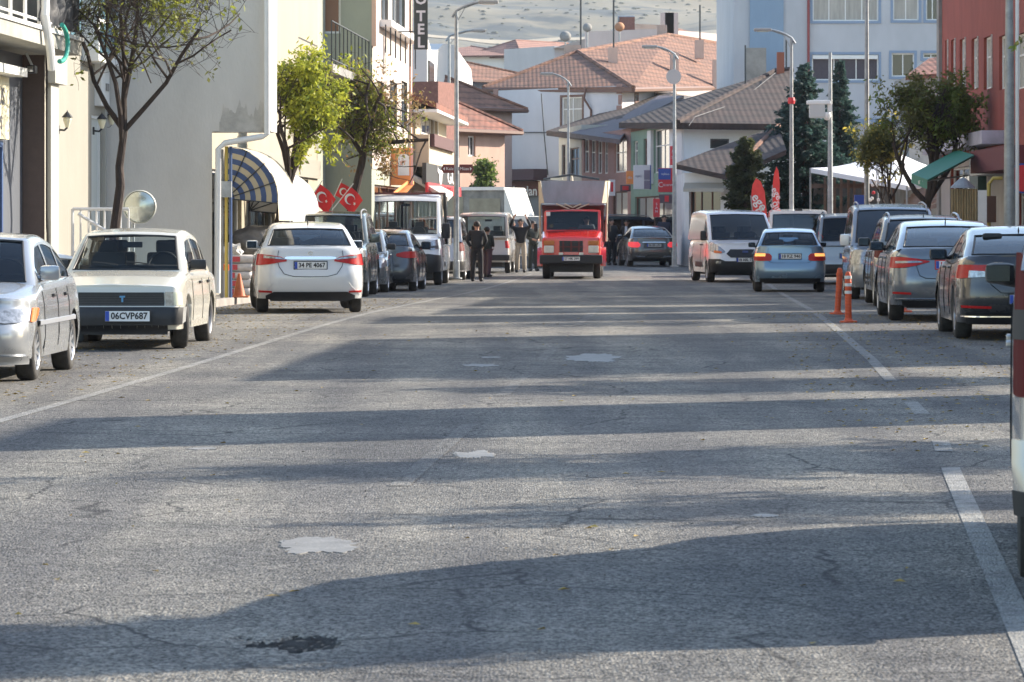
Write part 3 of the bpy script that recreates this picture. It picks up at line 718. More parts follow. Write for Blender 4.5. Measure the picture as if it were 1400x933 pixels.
# --- dark grey sedan seen from behind
P = dict(L=4.5, W=1.8, H=1.46, sill=.23, r=.32, wb=2.65, ro=.95, top=[(0, 1.0), (.3, 1.06), (3.5, .98), (4.5, .7)], rb=.6, rr=1.4, rf=2.6, wbs=3.4, wr=.56, glass='mid', rg=(.08, .86))
loc, rz = park(521, 398, P, 1, R(0))
c = Car('parked_car', 'dark grey sedan seen from behind in front of the white pickup truck', loc, rz, paint('dark_grey_paint', (.07, .075, .085), .5), **P)
c.patch('tail_light', -1, [(.52, .84, .9), (.75, .80, .95), (1.0, .80, .96), (1.2, .86, .95)], M_RED, .012); c.mirrors(M_BLACK, size=(.24, .14, .2)); c.plate(-1, .6, '18 AD 207'); c.handles([1.7, 2.6], .88, M_BLACK); c.doors([1.4, 2.35, 3.3])
c.patch('rear_skirt', -1, [(-.9, .24, .3), (.9, .24, .3)], M_BLACK, .01, mirror=False)
# --- silver MPV tail beyond the pickup
P = dict(L=4.3, W=1.8, H=1.84, sill=.25, r=.32, wb=2.6, ro=.85, top=[(0, 1.08), (.1, 1.12), (3.3, 1.1), (4.3, .85)], rb=.1, rr=.3, rf=2.6, wbs=3.3, zrr=1.78, zrf=1.76, wr=.68, glass='dark', win=[(.5, 1.2), (1.3, 2.0), (2.1, 3.0)])
loc, rz = park(596, 383, P, 1, R(0))
c = Car('parked_car', 'silver grey small van seen from behind just left of the man in black', loc, rz, paint('pale_silver', (.42, .43, .45), .5), **P)
c.patch('tail_light', -1, [(.84, .85, 1.25), (1.0, .85, 1.3)], M_DRED, .012); c.patch('rear_bumper', -1, [(-1, .3, .55), (1, .3, .55)], M_BLACK, .02, mirror=False); c.mirrors(M_BLACK); c.plate(-1, .8, '18 FK 132')
# --- mid grey coupe-like saloon driving away, brake lights lit
P = dict(L=4.68, W=1.82, H=1.46, sill=.22, r=.33, wb=2.84, ro=.98, tw=.22, top=[(0, .98), (.25, 1.05), (.7, 1.03), (3.6, .98), (4.68, .7)], rb=.55, rr=1.5, rf=2.7, wbs=3.5, wr=.55, rrad=.36, glass='mid', wstyle='dark', rprof=[(.2, .15), (.35, .03), (.55, 0), (.8, .05), (1.0, .09)], win=[(1.0, 1.6), (1.66, 2.35), (2.42, 3.1)])
loc, rz = park(890, 364.5, P, 1, R(7.5))
c = Car('driving_car', 'bronze grey saloon driving away with its red lights lit', loc, rz, paint('bronze_grey', (.11, .105, .10), .5), **P)
c.patch('tail_light', -1, [(.58, .74, .82), (.68, .70, .90), (.9, .70, .90), (1.0, .74, .9), (1.12, .8, .88)], mat('lit_tail_lamp', (.9, .05, .06), .3, emit=.25), .012)
c.patch('chrome_strip', -1, [(-.5, .88, .9), (.5, .88, .9)], M_CHR, .012, mirror=False); c.patch('plate_recess', -1, [(-.42, .66, .87), (.42, .66, .87)], mat('recess_grey', (.05, .05, .05), .5), .006, mirror=False)
c.plate(-1, .78, '06 BB 290', m=mat('plate_shade', (.5, .5, .5), .5)); c.patch('rear_skirt', -1, [(-.85, .2, .32), (.85, .2, .32)], M_BLACK, .01, mirror=False)
for sg in (1, -1): c.patch('exhaust_trim', -1, [(.38, .33, .37), (.75, .35, .385)], M_CHR, .014); break
c.mirrors(size=(.2, .12, .13)); c.doors([1.6, 2.4, 3.3])
# --- light blue sedan, tail to the camera
P = dict(L=4.19, W=1.71, H=1.49, sill=.24, r=.30, wb=2.44, ro=.90, tw=.185, top=[(0, 1.03), (.2, 1.085), (.55, 1.08), (3.2, 1.0), (4.19, .72)], rb=.5, rr=1.1, rf=2.35, wbs=3.15, zrr=1.41, zrf=1.43, wr=.57, wbelt=.80, rrad=.24,
         rprof=[(.2, .12), (.33, .02), (.6, 0), (.66, .06), (1.05, .10)], glass='clear', wsglass='clear', win=[(.7, 1.2), (1.26, 1.95), (2.03, 2.8)], rg=(.06, .88), wstyle='steel')
loc, rz = park(1079, 399, P, 1, 0)
c = Car('parked_car', 'light blue sedan seen from behind with its amber lamps lit', loc, rz, paint('light_blue_paint', (.17, .265, .36), .5), **P)
c.patch('tail_light', -1, [(.53, .76, .85), (.6, .74, .91), (.9, .74, .93), (1.0, .75, .92), (1.12, .77, .90)], M_RED, .012)
c.patch('indicator', -1, [(.72, .845, .915), (1.0, .845, .915)], mat('lit_amber', (.95, .45, .12), .3, emit=.5), .018)
c.plate(-1, .845, '18 KZ 946'); c.mirrors(M_BLACK, size=(.17, .1, .12)); c.doors([1.2, 2.0, 3.0]); c.handles([1.45, 2.3], .9)
c.patch('rear_skirt', -1, [(-.88, .24, .33), (.88, .24, .33)], M_BLACK, .01, mirror=False)
for sg in (1, -1): c.strip(-1, [(sg*.66, 1.04), (sg*.66, .95), (sg*.60, .72), (sg*.5, .69), (0, .685)], .006)
# --- long grey-blue liftback with 18 plate
P = dict(L=4.86, W=1.86, H=1.48, sill=.24, r=.34, wb=2.84, ro=1.0, tw=.225, top=[(0, 1.02), (.15, 1.075), (3.8, 1.0), (4.86, .72)], rb=.35, rr=1.6, rf=2.8, wbs=3.75, zrr=1.42, zrf=1.43, wr=.57, wbelt=.79, rrad=.34,
         rprof=[(.2, .15), (.35, .04), (.6, 0), (.75, .05), (1.0, .12), (1.08, .2)], win=[(1.0, 1.6), (1.68, 2.45), (2.55, 3.35)], glass='mid', rg=(.07, .86), gv=(.1, .86))
loc, rz = park(1297, 438, P, 1, R(.5))
c = Car('parked_car', 'blue grey liftback with sharp red tail lights and a red numbered plate', loc, rz, paint('steel_grey_blue', (.16, .19, .22), .5), **P)
c.patch('tail_light', -1, [(.40, .885, .895), (.5, .86, .91), (.62, .83, .93), (.8, .80, .95), (1.0, .79, .955), (1.1, .81, .95)], M_RED, .012)
c.patch('lamp_strip', -1, [(.52, .875, .89), (.62, .87, .90), (.95, .86, .895)], M_CLR, .02)
c.patch('chrome_strip', -1, [(-.98, .32, .335), (.98, .32, .335)], M_CHR, .012, mirror=False); c.patch('reflector', -1, [(.7, .40, .43), (.98, .41, .44)], M_RED, .01); c.patch('rear_skirt', -1, [(-.85, .22, .31), (.85, .22, .31)], M_BLACK, .012, mirror=False)
c.plate(-1, .84, '18 EY 350', m=M_WHT, ink=mat('red_ink', (.6, .02, .02), .5))
for o in c.root.children:
    if o.name.startswith('number_plate'): o.data.materials[0] = mat('red_surround', (.5, .02, .02), .4)
c.strip(-1, [(-.95, .96), (-.5, .915), (.5, .915), (.95, .96)], .006)
for sg in (1, -1): c.strip(-1, [(sg*.62, .83), (sg*.56, .68), (sg*.46, .64), (0, .635)], .006)
c.mirrors(M_BLACK, size=(.22, .12, .14)); c.handles([1.9, 2.9], .93); c.doors([1.65, 2.5, 3.5]); c.antenna(1.7, .08, .2)
# --- near-black sedan on the right
P = dict(L=4.65, W=1.8, H=1.415, sill=.22, r=.325, wb=2.70, ro=1.02, tw=.215, top=[(0, .98), (.2, 1.06), (.6, 1.05), (3.5, .96), (4.65, .70)], rb=.5, rr=1.55, rf=2.6, wbs=3.5, zrr=1.34, zrf=1.37, wr=.56, wbelt=.79, rrad=.34,
         rprof=[(.2, .15), (.35, .03), (.55, 0), (.72, .04), (1.0, .06), (1.05, .12)], win=[(1.05, 1.6), (1.68, 2.4), (2.5, 3.2)], glass='mid', rg=(.06, .84), wstyle='dark')
loc, rz = park(1398, 463, P, 1, R(.5))
c = Car('parked_car', 'dark charcoal sedan with red tail light seen from behind near the right edge', loc, rz, paint('charcoal_paint', (.028, .03, .036), .4), **P)
c.patch('tail_light', -1, [(.5, .885, .945), (.68, .85, .95), (.8, .80, .95), (1.0, .775, .95), (1.14, .80, .93)], M_RED, .014); c.patch('lamp_insert', -1, [(.62, .80, .87), (.88, .79, .88)], M_CLR, .02)
c.patch('reflector', -1, [(.56, .40, .43), (.97, .41, .44)], M_RED, .012); c.patch('rear_skirt', -1, [(-.92, .2, .36), (.92, .2, .36)], M_BLACK, .01, mirror=False)
for sg in (1, -1): c.strip(-1, [(sg*.64, .80), (sg*.56, .70), (sg*.42, .60), (0, .595)], .006)
c.strip(-1, [(-.98, .30), (.98, .30)], .012, M_CHR, 'bumper_strip', .008)
text('CIVIC', .05, M_CHR, c.root, (-.44*c.w, c.S(-1, .44, .965).y-.012, .967), ext=.002, name='model_lettering')
c.mirrors(M_BLACK, size=(.23, .13, .15)); c.handles([1.9, 2.75], .9); c.doors([1.6, 2.45, 3.3]); c.plate(-1, .52, '18 AFD 81'); c.antenna(1.6, .05, .2)
# --- beige silver SUV with roof rails
P = dict(L=4.5, W=1.85, H=1.62, sill=.28, r=.35, wb=2.65, ro=.92, tw=.23, top=[(0, 1.0), (.12, 1.1), (3.4, 1.05), (4.5, .85)], rb=.14, rr=.75, rf=2.5, wbs=3.35, zrr=1.57, zrf=1.56, wr=.62, glass='dark', wstyle='alloy', rrad=.3, win=[(.6, 1.3), (1.38, 2.1), (2.2, 3.0)])
loc, rz = park(1262, 419, P, 1, R(.5))
c = Car('parked_car', 'beige silver SUV with pale roof rails behind the blue grey liftback', loc, rz, paint('champagne_paint', (.27, .265, .24), .5), **P)
c.patch('tail_light', -1, [(.62, .88, 1.0), (.85, .86, 1.04), (1.0, .88, 1.04), (1.15, .92, 1.0)], M_DRED, .012); c.rails(M_RIM, .6, 2.6); c.mirrors(M_BLACK, size=(.22, .13, .16)); c.doors([1.35, 2.15, 3.1]); c.handles([1.7, 2.5], .98); c.antenna(.85, .08, .2)
# --- silver people carrier facing the camera
P = dict(L=4.9, W=1.92, H=1.94, sill=.25, r=.34, wb=3.0, ro=.95, tw=.22, top=[(0, 1.1), (3.9, 1.12), (4.3, 1.05), (4.9, .95)], rb=.1, rr=.3, rf=3.1, wbs=4.0, zrr=1.9, zrf=1.86, wr=.68, wbelt=.83, glass='dark', frad=.3, fprof=[(.2, .1), (.4, 0), (.7, .02), (1.0, .12)], win=[(.4, 1.3), (1.4, 2.4), (2.55, 3.5)])
loc, rz = park(1223, 409, P, -1, R(0))
c = Car('parked_van', 'silver people carrier facing the camera with a white wing mirror', loc, rz, paint('cool_silver', (.30, .325, .355), .5), cat='van', **P)
c.patch('headlight', 1, [(.62, .78, .88), (.8, .72, .96), (1.0, .74, .98)], M_CLR, .012); c.mirrors(P_WHITE, size=(.2, .14, .24)); c.rails(M_STEEL, .6, 3.2); c.patch('grille', 1, [(-.55, .74, .9), (.55, .74, .9)], M_BLACK, .01, mirror=False)
c.patch('lower_intake', 1, [(-.7, .3, .5), (.7, .3, .5)], M_BLACK, .01, mirror=False)
# --- silver MPV, tail
P = dict(L=4.75, W=1.9, H=1.9, sill=.26, r=.32, wb=3.0, ro=.9, tw=.2, top=[(0, 1.05), (3.8, 1.1), (4.75, .9)], rb=.08, rr=.45, rf=3.0, wbs=3.9, zrr=1.82, zrf=1.8, wr=.66, glass='mid', rrad=.2, win=[(.6, 1.4), (1.5, 2.4), (2.5, 3.4)])
loc, rz = park(1160, 389, P, 1, 0)
c = Car('parked_van', 'silver minivan seen from behind with a tall red and white tail light', loc, rz, paint('plain_silver', (.30, .31, .32), .5), cat='van', **P)
c.patch('tail_light', -1, [(.86, .85, 1.30), (1.0, .85, 1.42)], M_RED, .012); c.patch('reversing_lamp', -1, [(.865, .95, 1.03), (1.0, .95, 1.05)], M_CLR, .018)
c.patch('rear_bumper', -1, [(-1, .3, .55), (1, .3, .55)], M_BLACK, .02, mirror=False); c.plate(-1, .78, '18 AT 621'); c.rails(M_BLACK, .5, 3.0)
# --- white high van behind the blue sedan (tail)
P = dict(L=5.0, W=1.96, H=2.06, sill=.3, r=.34, wb=3.1, ro=.95, tw=.2, top=[(0, 1.15), (4.1, 1.15), (5.0, 1.0)], rb=.06, rr=.2, rf=3.2, wbs=4.2, zrr=2.0, zrf=1.98, wr=.74, wbelt=.83, glass='dark', rrad=.12, win=[(.5, 1.5), (1.6, 2.6), (2.7, 3.7)], rg=(.02, .84))
loc, rz = park(1091, 378, P, 1, 0)
c = Car('parked_van', 'white van seen from behind with a wide black rear window beyond the blue sedan', loc, rz, P_WHITE, cat='van', **P)
c.patch('tail_light', -1, [(.9, .8, 1.1), (1.0, .8, 1.1)], M_RED, .012); MB().box((0, c.S(-1, 0, 2).y-.02 if False else -2.32, 2.05), (.22, .06, .05)).build('brake_lamp', M_BLACK, c.root)
# --- white panel van facing the camera
P = dict(L=4.97, W=1.98, H=2.02, sill=.28, r=.34, wb=2.93, ro=1.0, tw=.215, top=[(0, 1.2), (3.85, 1.22), (4.2, 1.15), (4.7, 1.06), (4.97, .93)], rb=.05, rr=.12, rf=3.15, wbs=4.25, zrr=1.97, zrf=1.95, wr=.70, wbelt=.84, glass='dark', wsglass='mid', frad=.36, rrad=.1,
         fprof=[(.25, .1), (.4, .0), (.6, .0), (.75, .05), (1.05, .2)], win=[(3.15, 3.75)], rg=(.5, .5), wg=(.05, .90), wstyle='steel')
loc, rz = park(1012, 386, P, -1, R(8))
c = Car('parked_van', 'white panel van with a black hexagonal grille facing the camera', loc, rz, paint('van_white', (.74, .75, .77), 0, .12), cat='van', **P)
c.patch('grille', 1, [(-.56, .80, .81), (-.44, .70, .93), (.44, .70, .93), (.56, .80, .81)], M_BLACK, .014, mirror=False)
c.patch('headlight', 1, [(.60, .84, .88), (.75, .82, 1.0), (.95, .86, 1.12), (1.0, .9, 1.12)], M_CLR, .014); c.patch('indicator', 1, [(.70, .82, .87), (.9, .83, .9)], M_ORG, .02)
c.patch('front_bumper', 1, [(-1.0, .28, .66), (-.75, .28, .66), (-.6, .28, .6), (.6, .28, .6), (.75, .28, .66), (1.0, .28, .66), (1.12, .3, .55)], M_BLACK, .02, mirror=False); c.patch('fog_lamp', 1, [(.72, .54, .6), (.85, .54, .6)], M_CLR, .03)
c.plate(1, .635, '18 ABL 721', x=.0); c.mirrors(M_BLACK, size=(.18, .14, .28), sides=(-1, 1)); c.rub(1.9, 3.3, .5, .16, M_BLACK, 'door_moulding'); c.doors([1.3, 2.9, 3.9]); c.handles([2.75, 3.1], 1.05, M_BLACK); c.wipers()
MB().box((0, c.S(1, 0, .86).y+.03, .86), (.16, .02, .06), bev=.008).build('badge', mat('badge_oval', (.08, .12, .3), .3), c.root)
# --- estate car beyond it
P = dict(L=4.3, W=1.75, H=1.5, top=[(0, 1.0), (3.2, .98), (4.3, .75)], rb=.1, rr=.6, rf=2.4, wbs=3.1, glass='mid', wb=2.6, ro=.85)
loc, rz = park(925, 357, P, 1, R(2))
c = Car('parked_car', 'pale silver hatchback tail half hidden between the bronze saloon and the panel van', loc, rz, paint('ice_silver', (.5, .55, .6), .5), **P)
c.patch('tail_light', -1, [(.72, .84, .96), (1.0, .84, .96)], M_RED, .012); c.plate(-1, .7, '18 BK 08')
# --- dark people carrier parked across the far end
P = dict(L=4.7, W=1.86, H=1.88, top=[(0, 1.08), (3.6, 1.05), (4.7, .85)], rb=.1, rr=.6, rf=2.9, wbs=3.9, zrr=1.84, zrf=1.82, wr=.66, glass='dark', wb=2.9, ro=.85, win=[(.6, 1.5), (1.6, 2.5), (2.6, 3.4)], r=.33)
c = Car('parked_van', 'dark blue people carrier standing side on beyond the bronze saloon', (4.9, 152, gz(152)), R(-62), paint('navy_paint', (.05, .065, .10), .5), cat='van', **P)
c.rails(M_STEEL, .7, 3.0); c.mirrors()
# --- near silver minivan cut by the right frame edge
P = dict(L=4.4, W=1.80, H=1.9, sill=.34, r=.33, wb=2.7, ro=.95, tw=.32, top=[(0, 1.32), (.05, 1.34), (3.2, 1.1), (4.4, .85)], rb=.05, rr=.25, rf=2.6, wbs=3.5, zrr=1.8, zrf=1.78, wr=.70, wbelt=.86, glass='dark', rrad=.14, rprof=[(.2, .1), (.3, 0), (.52, .0), (.56, .06), (1.3, .12)], win=[(.5, 1.3), (1.4, 2.2), (2.3, 3.0)], shape=[(0, .95), (.4, 1), (.8, .995), (1.1, .975), (1.4, .93)])
nrz = -math.atan(.137); d = Vector((-math.sin(nrz), math.cos(nrz), 0)); g = Vector((.1366*14.35+.905, 14.35, 0))+d*2.2
c = Car('parked_van', 'silver minivan cut by the right picture edge with tall dark red tail light', (g.x, g.y, gz(g.y)), nrz, paint('warm_silver', (.38, .375, .37), .5), cat='van', **P)
c.patch('tail_light', -1, [(.86, .82, 1.05), (.93, .81, 1.34), (1.0, .81, 1.39), (1.03, .82, 1.39)], M_DRED, .012); c.patch('lamp_insert', -1, [(.88, 1.04, 1.16), (1.03, 1.04, 1.16)], mat('smoked_lens', (.07, .06, .055), .5, spec=.12), .016)
c.patch('rear_bumper', -1, [(-1.0, .36, .64), (1.0, .36, .64), (1.06, .36, .64)], paint('warm_silver', (.5, .49, .48)), .03, mirror=False); c.patch('bumper_skirt', -1, [(-1.0, .34, .44), (1.0, .34, .44), (1.06, .34, .44)], M_BLACK, .036, mirror=False)
c.mirrors(M_BLACK, size=(.14, .10, .10), z=1.24, d=3.0); c.doors([1.3, 2.3, 3.2]); c.handles([1.6, 2.5], .98)
# ------------------------------------------------------------------ buildings
OFFB = [(-14, 15.5, 7.4, 'ochre two storey row house added unseen nearest the camera to shade the road'), (31.0, 35.3, 7.6, 'narrow salmon house added unseen before a thin alley to shade the road'), (41.5, 53.0, 7.3, 'ochre row house added unseen beside the charcoal sedan to shade the road'), (59.6, 63.8, 7.6, 'grey row house added unseen beside the liftback to shade the road'), (64.8, 69.8, 7.3, 'salmon row house added unseen beside the champagne SUV to shade the road'), (71.9, 83.5, 7.2, 'salmon row house added unseen next to the red building to shade the road')]
def stucco(name, col, var=.22, scale=.9): return mat(name, col, .9, var=var, scale=scale, bump=.25, bscale=25, detail=8, stretch=(1, 1, .45))
def tiles(name, col, c2, rs=3.2):
    """clay tiles: rows by height, channels along the eave, blotchy weathering"""
    if name in MATS: return MATS[name]
    m = mat(name, col, .9, var=.4, scale=1.2, col2=c2, detail=8); n = m.node_tree; b = n.nodes['Principled BSDF']; Lk = n.links.new
    tc = n.nodes.new('ShaderNodeTexCoord'); src = b.inputs['Base Color'].links[0].from_socket
    w1 = n.nodes.new('ShaderNodeTexWave'); w1.wave_type = 'BANDS'; w1.bands_direction = 'Z'; w1.wave_profile = 'SAW'; w1.inputs['Scale'].default_value = rs*.36; w1.inputs['Distortion'].default_value = 1.2; w1.inputs['Detail'].default_value = 3; w1.inputs['Detail Scale'].default_value = 3
    w2 = n.nodes.new('ShaderNodeTexWave'); w2.wave_type = 'BANDS'; w2.bands_direction = 'X'; w2.inputs['Scale'].default_value = 1.4; w2.inputs['Distortion'].default_value = .6
    Lk(tc.outputs['Object'], w1.inputs[0]); Lk(tc.outputs['Object'], w2.inputs[0])
    r = n.nodes.new('ShaderNodeValToRGB'); r.color_ramp.elements[0].color = (.28, .26, .26, 1); r.color_ramp.elements[0].position = .0; r.color_ramp.elements[1].position = .35; Lk(w1.outputs['Fac'], r.inputs[0])
    x = n.nodes.new('ShaderNodeMix'); x.data_type = 'RGBA'; x.blend_type = 'MULTIPLY'; x.inputs[0].default_value = .85; Lk(src, x.inputs[6]); Lk(r.outputs[0], x.inputs[7]); Lk(x.outputs[2], b.inputs['Base Color'])
    ad = n.nodes.new('ShaderNodeMath'); ad.operation = 'ADD'; Lk(w1.outputs['Fac'], ad.inputs[0]); Lk(w2.outputs['Fac'], ad.inputs[1])
    bp = n.nodes.new('ShaderNodeBump'); bp.inputs['Strength'].default_value = .5; bp.inputs['Distance'].default_value = .02; Lk(ad.outputs[0], bp.inputs['Height']); Lk(bp.outputs[0], b.inputs['Normal'])
    return m
M_WIN = mat('window_glass', (.025, .03, .035), .06, spec=.8); M_CURT = mat('curtain', (.42, .40, .36), .9, var=.3, scale=6, stretch=(1, 1, .1)); M_PVC = mat('white_pvc', (.74, .74, .72), .45, var=.08, scale=3)
M_BFR = mat('brown_frame', (.14, .07, .05), .6); M_CONC = mat('concrete', (.30, .29, .27), .9, var=.35, scale=1.4, bump=.3, bscale=20)
M_GALV = mat('galvanised_steel', (.34, .36, .37), .55, .5, var=.3, scale=6); M_DMET = mat('dark_metal', (.04, .045, .05), .5, .3)
M_GLZ = glass('shop_glass', (.30, .34, .36), .5)
class Face:
    def __init__(s, A, B):
        s.A = Vector((A[0], A[1], 0)); s.B = Vector((B[0], B[1], 0)); s.w = (s.B-s.A).length; s.u = (s.B-s.A)/s.w; s.n = Vector((s.u.y, -s.u.x, 0))
    def U(s, px):
        k = (px-CX)/F; return (k*s.A.y-s.A.x)/(s.u.x-k*s.u.y)
    def Z(s, px, py):
        Y = (s.A+s.u*s.U(px)).y; return CZ-(py-HY)/F*Y
    def op(s, x0, y0, x1, y1):
        xm = (x0+x1)/2; return (s.U(x0), s.U(x1), s.Z(xm, y1), s.Z(xm, y0))
    def P(s, u, z, out=0): return s.A+s.u*u+s.n*out+Vector((0, 0, z))
    def wall(s, mb, z0, z1, ops=(), depth=.16):
        us = sorted(set([0, s.w]+[min(max(v, 0), s.w) for o in ops for v in o[:2]])); zs = sorted(set([z0, z1]+[min(max(v, z0), z1) for o in ops for v in o[2:4]]))
        for a, b in zip(us, us[1:]):
            for c, d in zip(zs, zs[1:]):
                m, q = (a+b)/2, (c+d)/2
                if any(o[0] < m < o[1] and o[2] < q < o[3] for o in ops): continue
                mb.add([s.P(a, c), s.P(b, c), s.P(b, d), s.P(a, d)], [[0, 1, 2, 3]])
        for o in ops:
            a, b, c, d = o[:4]; mb.add([s.P(a, c), s.P(b, c), s.P(b, d), s.P(a, d)]+[s.P(u, z, -depth) for u, z in ((a, c), (b, c), (b, d), (a, d))], [[0, 1, 5, 4], [1, 2, 6, 5], [2, 3, 7, 6], [3, 0, 4, 7]])
    def box(s, mb, u0, u1, z0, z1, o0, o1):
        vs = [s.P(u, z, o) for u in (u0, u1) for z in (z0, z1) for o in (o0, o1)]
        mb.add(vs, [[0, 1, 3, 2], [4, 6, 7, 5], [0, 4, 5, 1], [2, 3, 7, 6], [0, 2, 6, 4], [1, 5, 7, 3]])
    def window(s, root, o, fm=None, cols=2, rows=1, depth=.16, pane=None, sill=None, surround=None, t=.06, name='window'):
        a, b, c, d = o[:4]; mb = MB(); fm = fm or M_PVC
        i, j = -depth+.02, -depth+.08
        s.box(mb, a, b, c, c+t, i, j); s.box(mb, a, b, d-t, d, i, j); s.box(mb, a, a+t, c+t, d-t, i, j); s.box(mb, b-t, b, c+t, d-t, i, j)
        for k in range(1, cols): m = a+(b-a)*k/cols; s.box(mb, m-t*.4, m+t*.4, c+t, d-t, i, j-.01)
        for k in range(1, rows): m = c+(d-c)*(k/rows if rows > 1 else 0)+(d-c)*.12; s.box(mb, a+t, b-t, m-t*.4, m+t*.4, i+.005, j-.012)
        w_ = mb.build(name, fm, root, world=True)
        g = MB(); g.add([s.P(a, c, -depth+.045), s.P(b, c, -depth+.045), s.P(b, d, -depth+.045), s.P(a, d, -depth+.045)], [[0, 1, 2, 3]]); g.build('pane', pane or M_WIN, w_, norm=False).data.transform(Matrix.Translation(-root.location))
        if surround:
            q = MB(); e = .12
            s.box(q, a-e, b+e, d, d+e, -.02, .025); s.box(q, a-e, b+e, c-e, c, -.02, .05); s.box(q, a-e, a, c, d, -.02, .025); s.box(q, b, b+e, c, d, -.02, .025); q.build('window_surround', surround, root, world=True)
        elif sill:
            q = MB(); s.box(q, a-.08, b+.08, c-.07, c-.001, -.05, .08); q.build('window_sill', sill, root, world=True)
        return w_
def building(name, label, cat, pts, z0, z1, m, ops={}, group=None, roof=True, depth=.16):
    """pts: footprint corners (x, y), anticlockwise from above; ops[i]: openings of edge i"""
    c = Vector((sum(p[0] for p in pts)/len(pts), sum(p[1] for p in pts)/len(pts), 0)); base = gz(min(c.y, 200)) if c.y < 200 else terr(0, c.y)
    root = thing(name, label, cat, (c.x, c.y, base if z0 < 2 else z0), 0, group)
    fs = [Face(pts[i], pts[(i+1) % len(pts)]) for i in range(len(pts))]; mb = MB()
    for i, f in enumerate(fs): f.wall(mb, z0, z1, ops.get(i, ()), depth)
    if roof: mb.add([(p[0], p[1], z1) for p in pts], [list(range(len(pts)))])
    mb.build('wall', m, root, world=True)
    return root, fs
def pxy(px, Y): return ((px-CX)/F*Y, Y)
def sxy(a, Y): return (a+TAN*Y, Y)
def slab(root, pts, t, m, name='roof'):
    """tilted roof sheet: 3D points, thickness t downwards"""
    mb = MB(); n = len(pts); mb.prism(pts, (0, 0, -t)); return mb.build(name, m, root, world=True)
TL_D = tiles('shaded_clay_tiles', (.062, .034, .028), (.026, .02, .019)); TL_O = tiles('orange_clay_tiles', (.25, .12, .075), (.10, .055, .042)); TL_R = tiles('red_clay_tiles', (.26, .10, .065), (.10, .05, .04), 3.5)  # the dark set has the slopes' shade put into its tile colour
CREAM = stucco('cream_stucco', (.40, .375, .31)); GREYW = stucco('pale_grey_render', (.58, .56, .52), .2, .6); WHITEW = stucco('white_render', (.70, .70, .70), .15)
# ---- left 1: near corner building with balcony
pts = [sxy(-10, 44), sxy(-10, 56.1), sxy(-20, 56.1), sxy(-20, 44)]
f = Face(pts[0], pts[1]); o = (f.U(-60), f.U(61), 0, f.Z(55, 74))
root, fs = building('building', 'corner building at the left edge with a draped balcony over a blue shop door', 'building', pts, 0, 13, CREAM, {0: [o, (2.5, 4.5, 5.5, 7.2)]}, depth=.34)
br = MB(); br.add([f.P(o[1]-.004, o[2], -.34), f.P(o[1]-.004, o[2], -.0), f.P(o[1]-.004, o[3], 0), f.P(o[1]-.004, o[3], -.34)], [[0, 1, 2, 3]]); br.build('brown_jamb', mat('brown_panel', (.115, .075, .06), .6, var=.15), root, world=True)
mb = MB(); f.box(mb, o[0], o[1], o[2], o[3], -.42, -.345); mb.build('shop_front', mat('shop_dark', (.12, .13, .15), .4), root, world=True)
f.window(root, (f.U(-50), f.U(30), .05, f.Z(20, 192)), mat('blue_frame', (.035, .08, .2), .5), 3, 1, .36, glass('door_glass', (.5, .6, .65), .5), t=.09, name='shop_door')
mb = MB(); f.box(mb, f.U(-60), f.U(31), f.Z(20, 190), f.Z(20, 104), -.33, -.2); sb = mb.build('shop_sign', mat('cream_board', (.72, .66, .46), .6, var=.12), root, world=True)
zz = [f.Z(15, 132), f.Z(15, 168)]
for t_, z_, sz in (('ELEKTRİK SUUS', zz[0], .36), ('BEYAZ N SEN UPS', zz[1], .28)):
    p = f.P(f.U(14)-.7, z_, -.195)-root.location
    text(t_, sz, mat('sign_ink', (.10, .10, .11), .6), root, p, (R(90), 0, math.atan2(f.u.y, f.u.x)), .003, bold=.004)
mb = MB(); f.box(mb, f.U(-40), f.U(33), f.Z(20, 103), f.Z(20, 91), -.3, .05); mb.build('sign_lamp', M_PVC, root, world=True)
z0, z1 = f.Z(50, 73), f.Z(50, 54); bal = MB(); f.box(bal, 0, f.w-.02, z0, z1, 0, .55); bal.build('balcony_slab', mat('dull_slab', (.34, .335, .30), .8, var=.3, scale=2), root, world=True)
mb = MB(); f.box(mb, 0, f.w-.02, z1+.001, z1+.06, -.02, .58); mb.build('slab_edge', M_PVC, root, world=True)
rl = MB()
for k in range(9): u = f.w-.1-k*1.1; rl.tube([f.P(u, z1, .5), f.P(u, z1+1.1, .5)], .03, 6)
for z_ in (z1+.15, z1+1.05): rl.tube([f.P(0, z_, .5), f.P(f.w-.1, z_, .5)], .022, 6)
rl.tube([f.P(f.w-.1, z1+1.05, .5), f.P(f.w-.1, z1+1.05, 0)], .022, 6); rl.build('balcony_railing', M_PVC, root, world=True)
cl = MB(); rows = []
for i in range(41):
    u = f.w-3.6+i/40*3.45; rows.append([f.P(u, z1+.12+(1.15-.12)*j/12, .53+.05*math.sin(i*.9+j*.35)+.05*noise.noise(Vector((i*.3, j*.4, 2)))) for j in range(13)])
cl.grid(rows); tag(cl.build('balcony_cloth', mat('grey_tarp', (.07, .072, .08), .45, var=.5, scale=2.5, col2=(.02, .02, .024), bump=.8, bscale=5), None, smooth=60, world=False), 'dark grey sheet draped over the balcony railing at the upper left', 'cloth')
MB().tube([f.P(f.U(8), z1+2, .62), f.P(f.U(3), z1+.2, .62), f.P(f.U(7), z0-.1, .66), f.P(f.U(9), z0-.35, .66)], .06, 10).build('drain_pipe', M_PVC, root, world=True)
cu = [f.P(f.U(18)+.35*math.sin(t)*2.0, z0+.12-.28*math.cos(t*1.0)*1.0-.05, .68) for t in [i/12*PI*.9 for i in range(13)]]
tag(MB().tube(cu, .035, 8).build('garden_hose', mat('teal_hose', (.03, .32, .25), .5), None, smooth=60), 'teal hose curling below the draped balcony', 'hose')
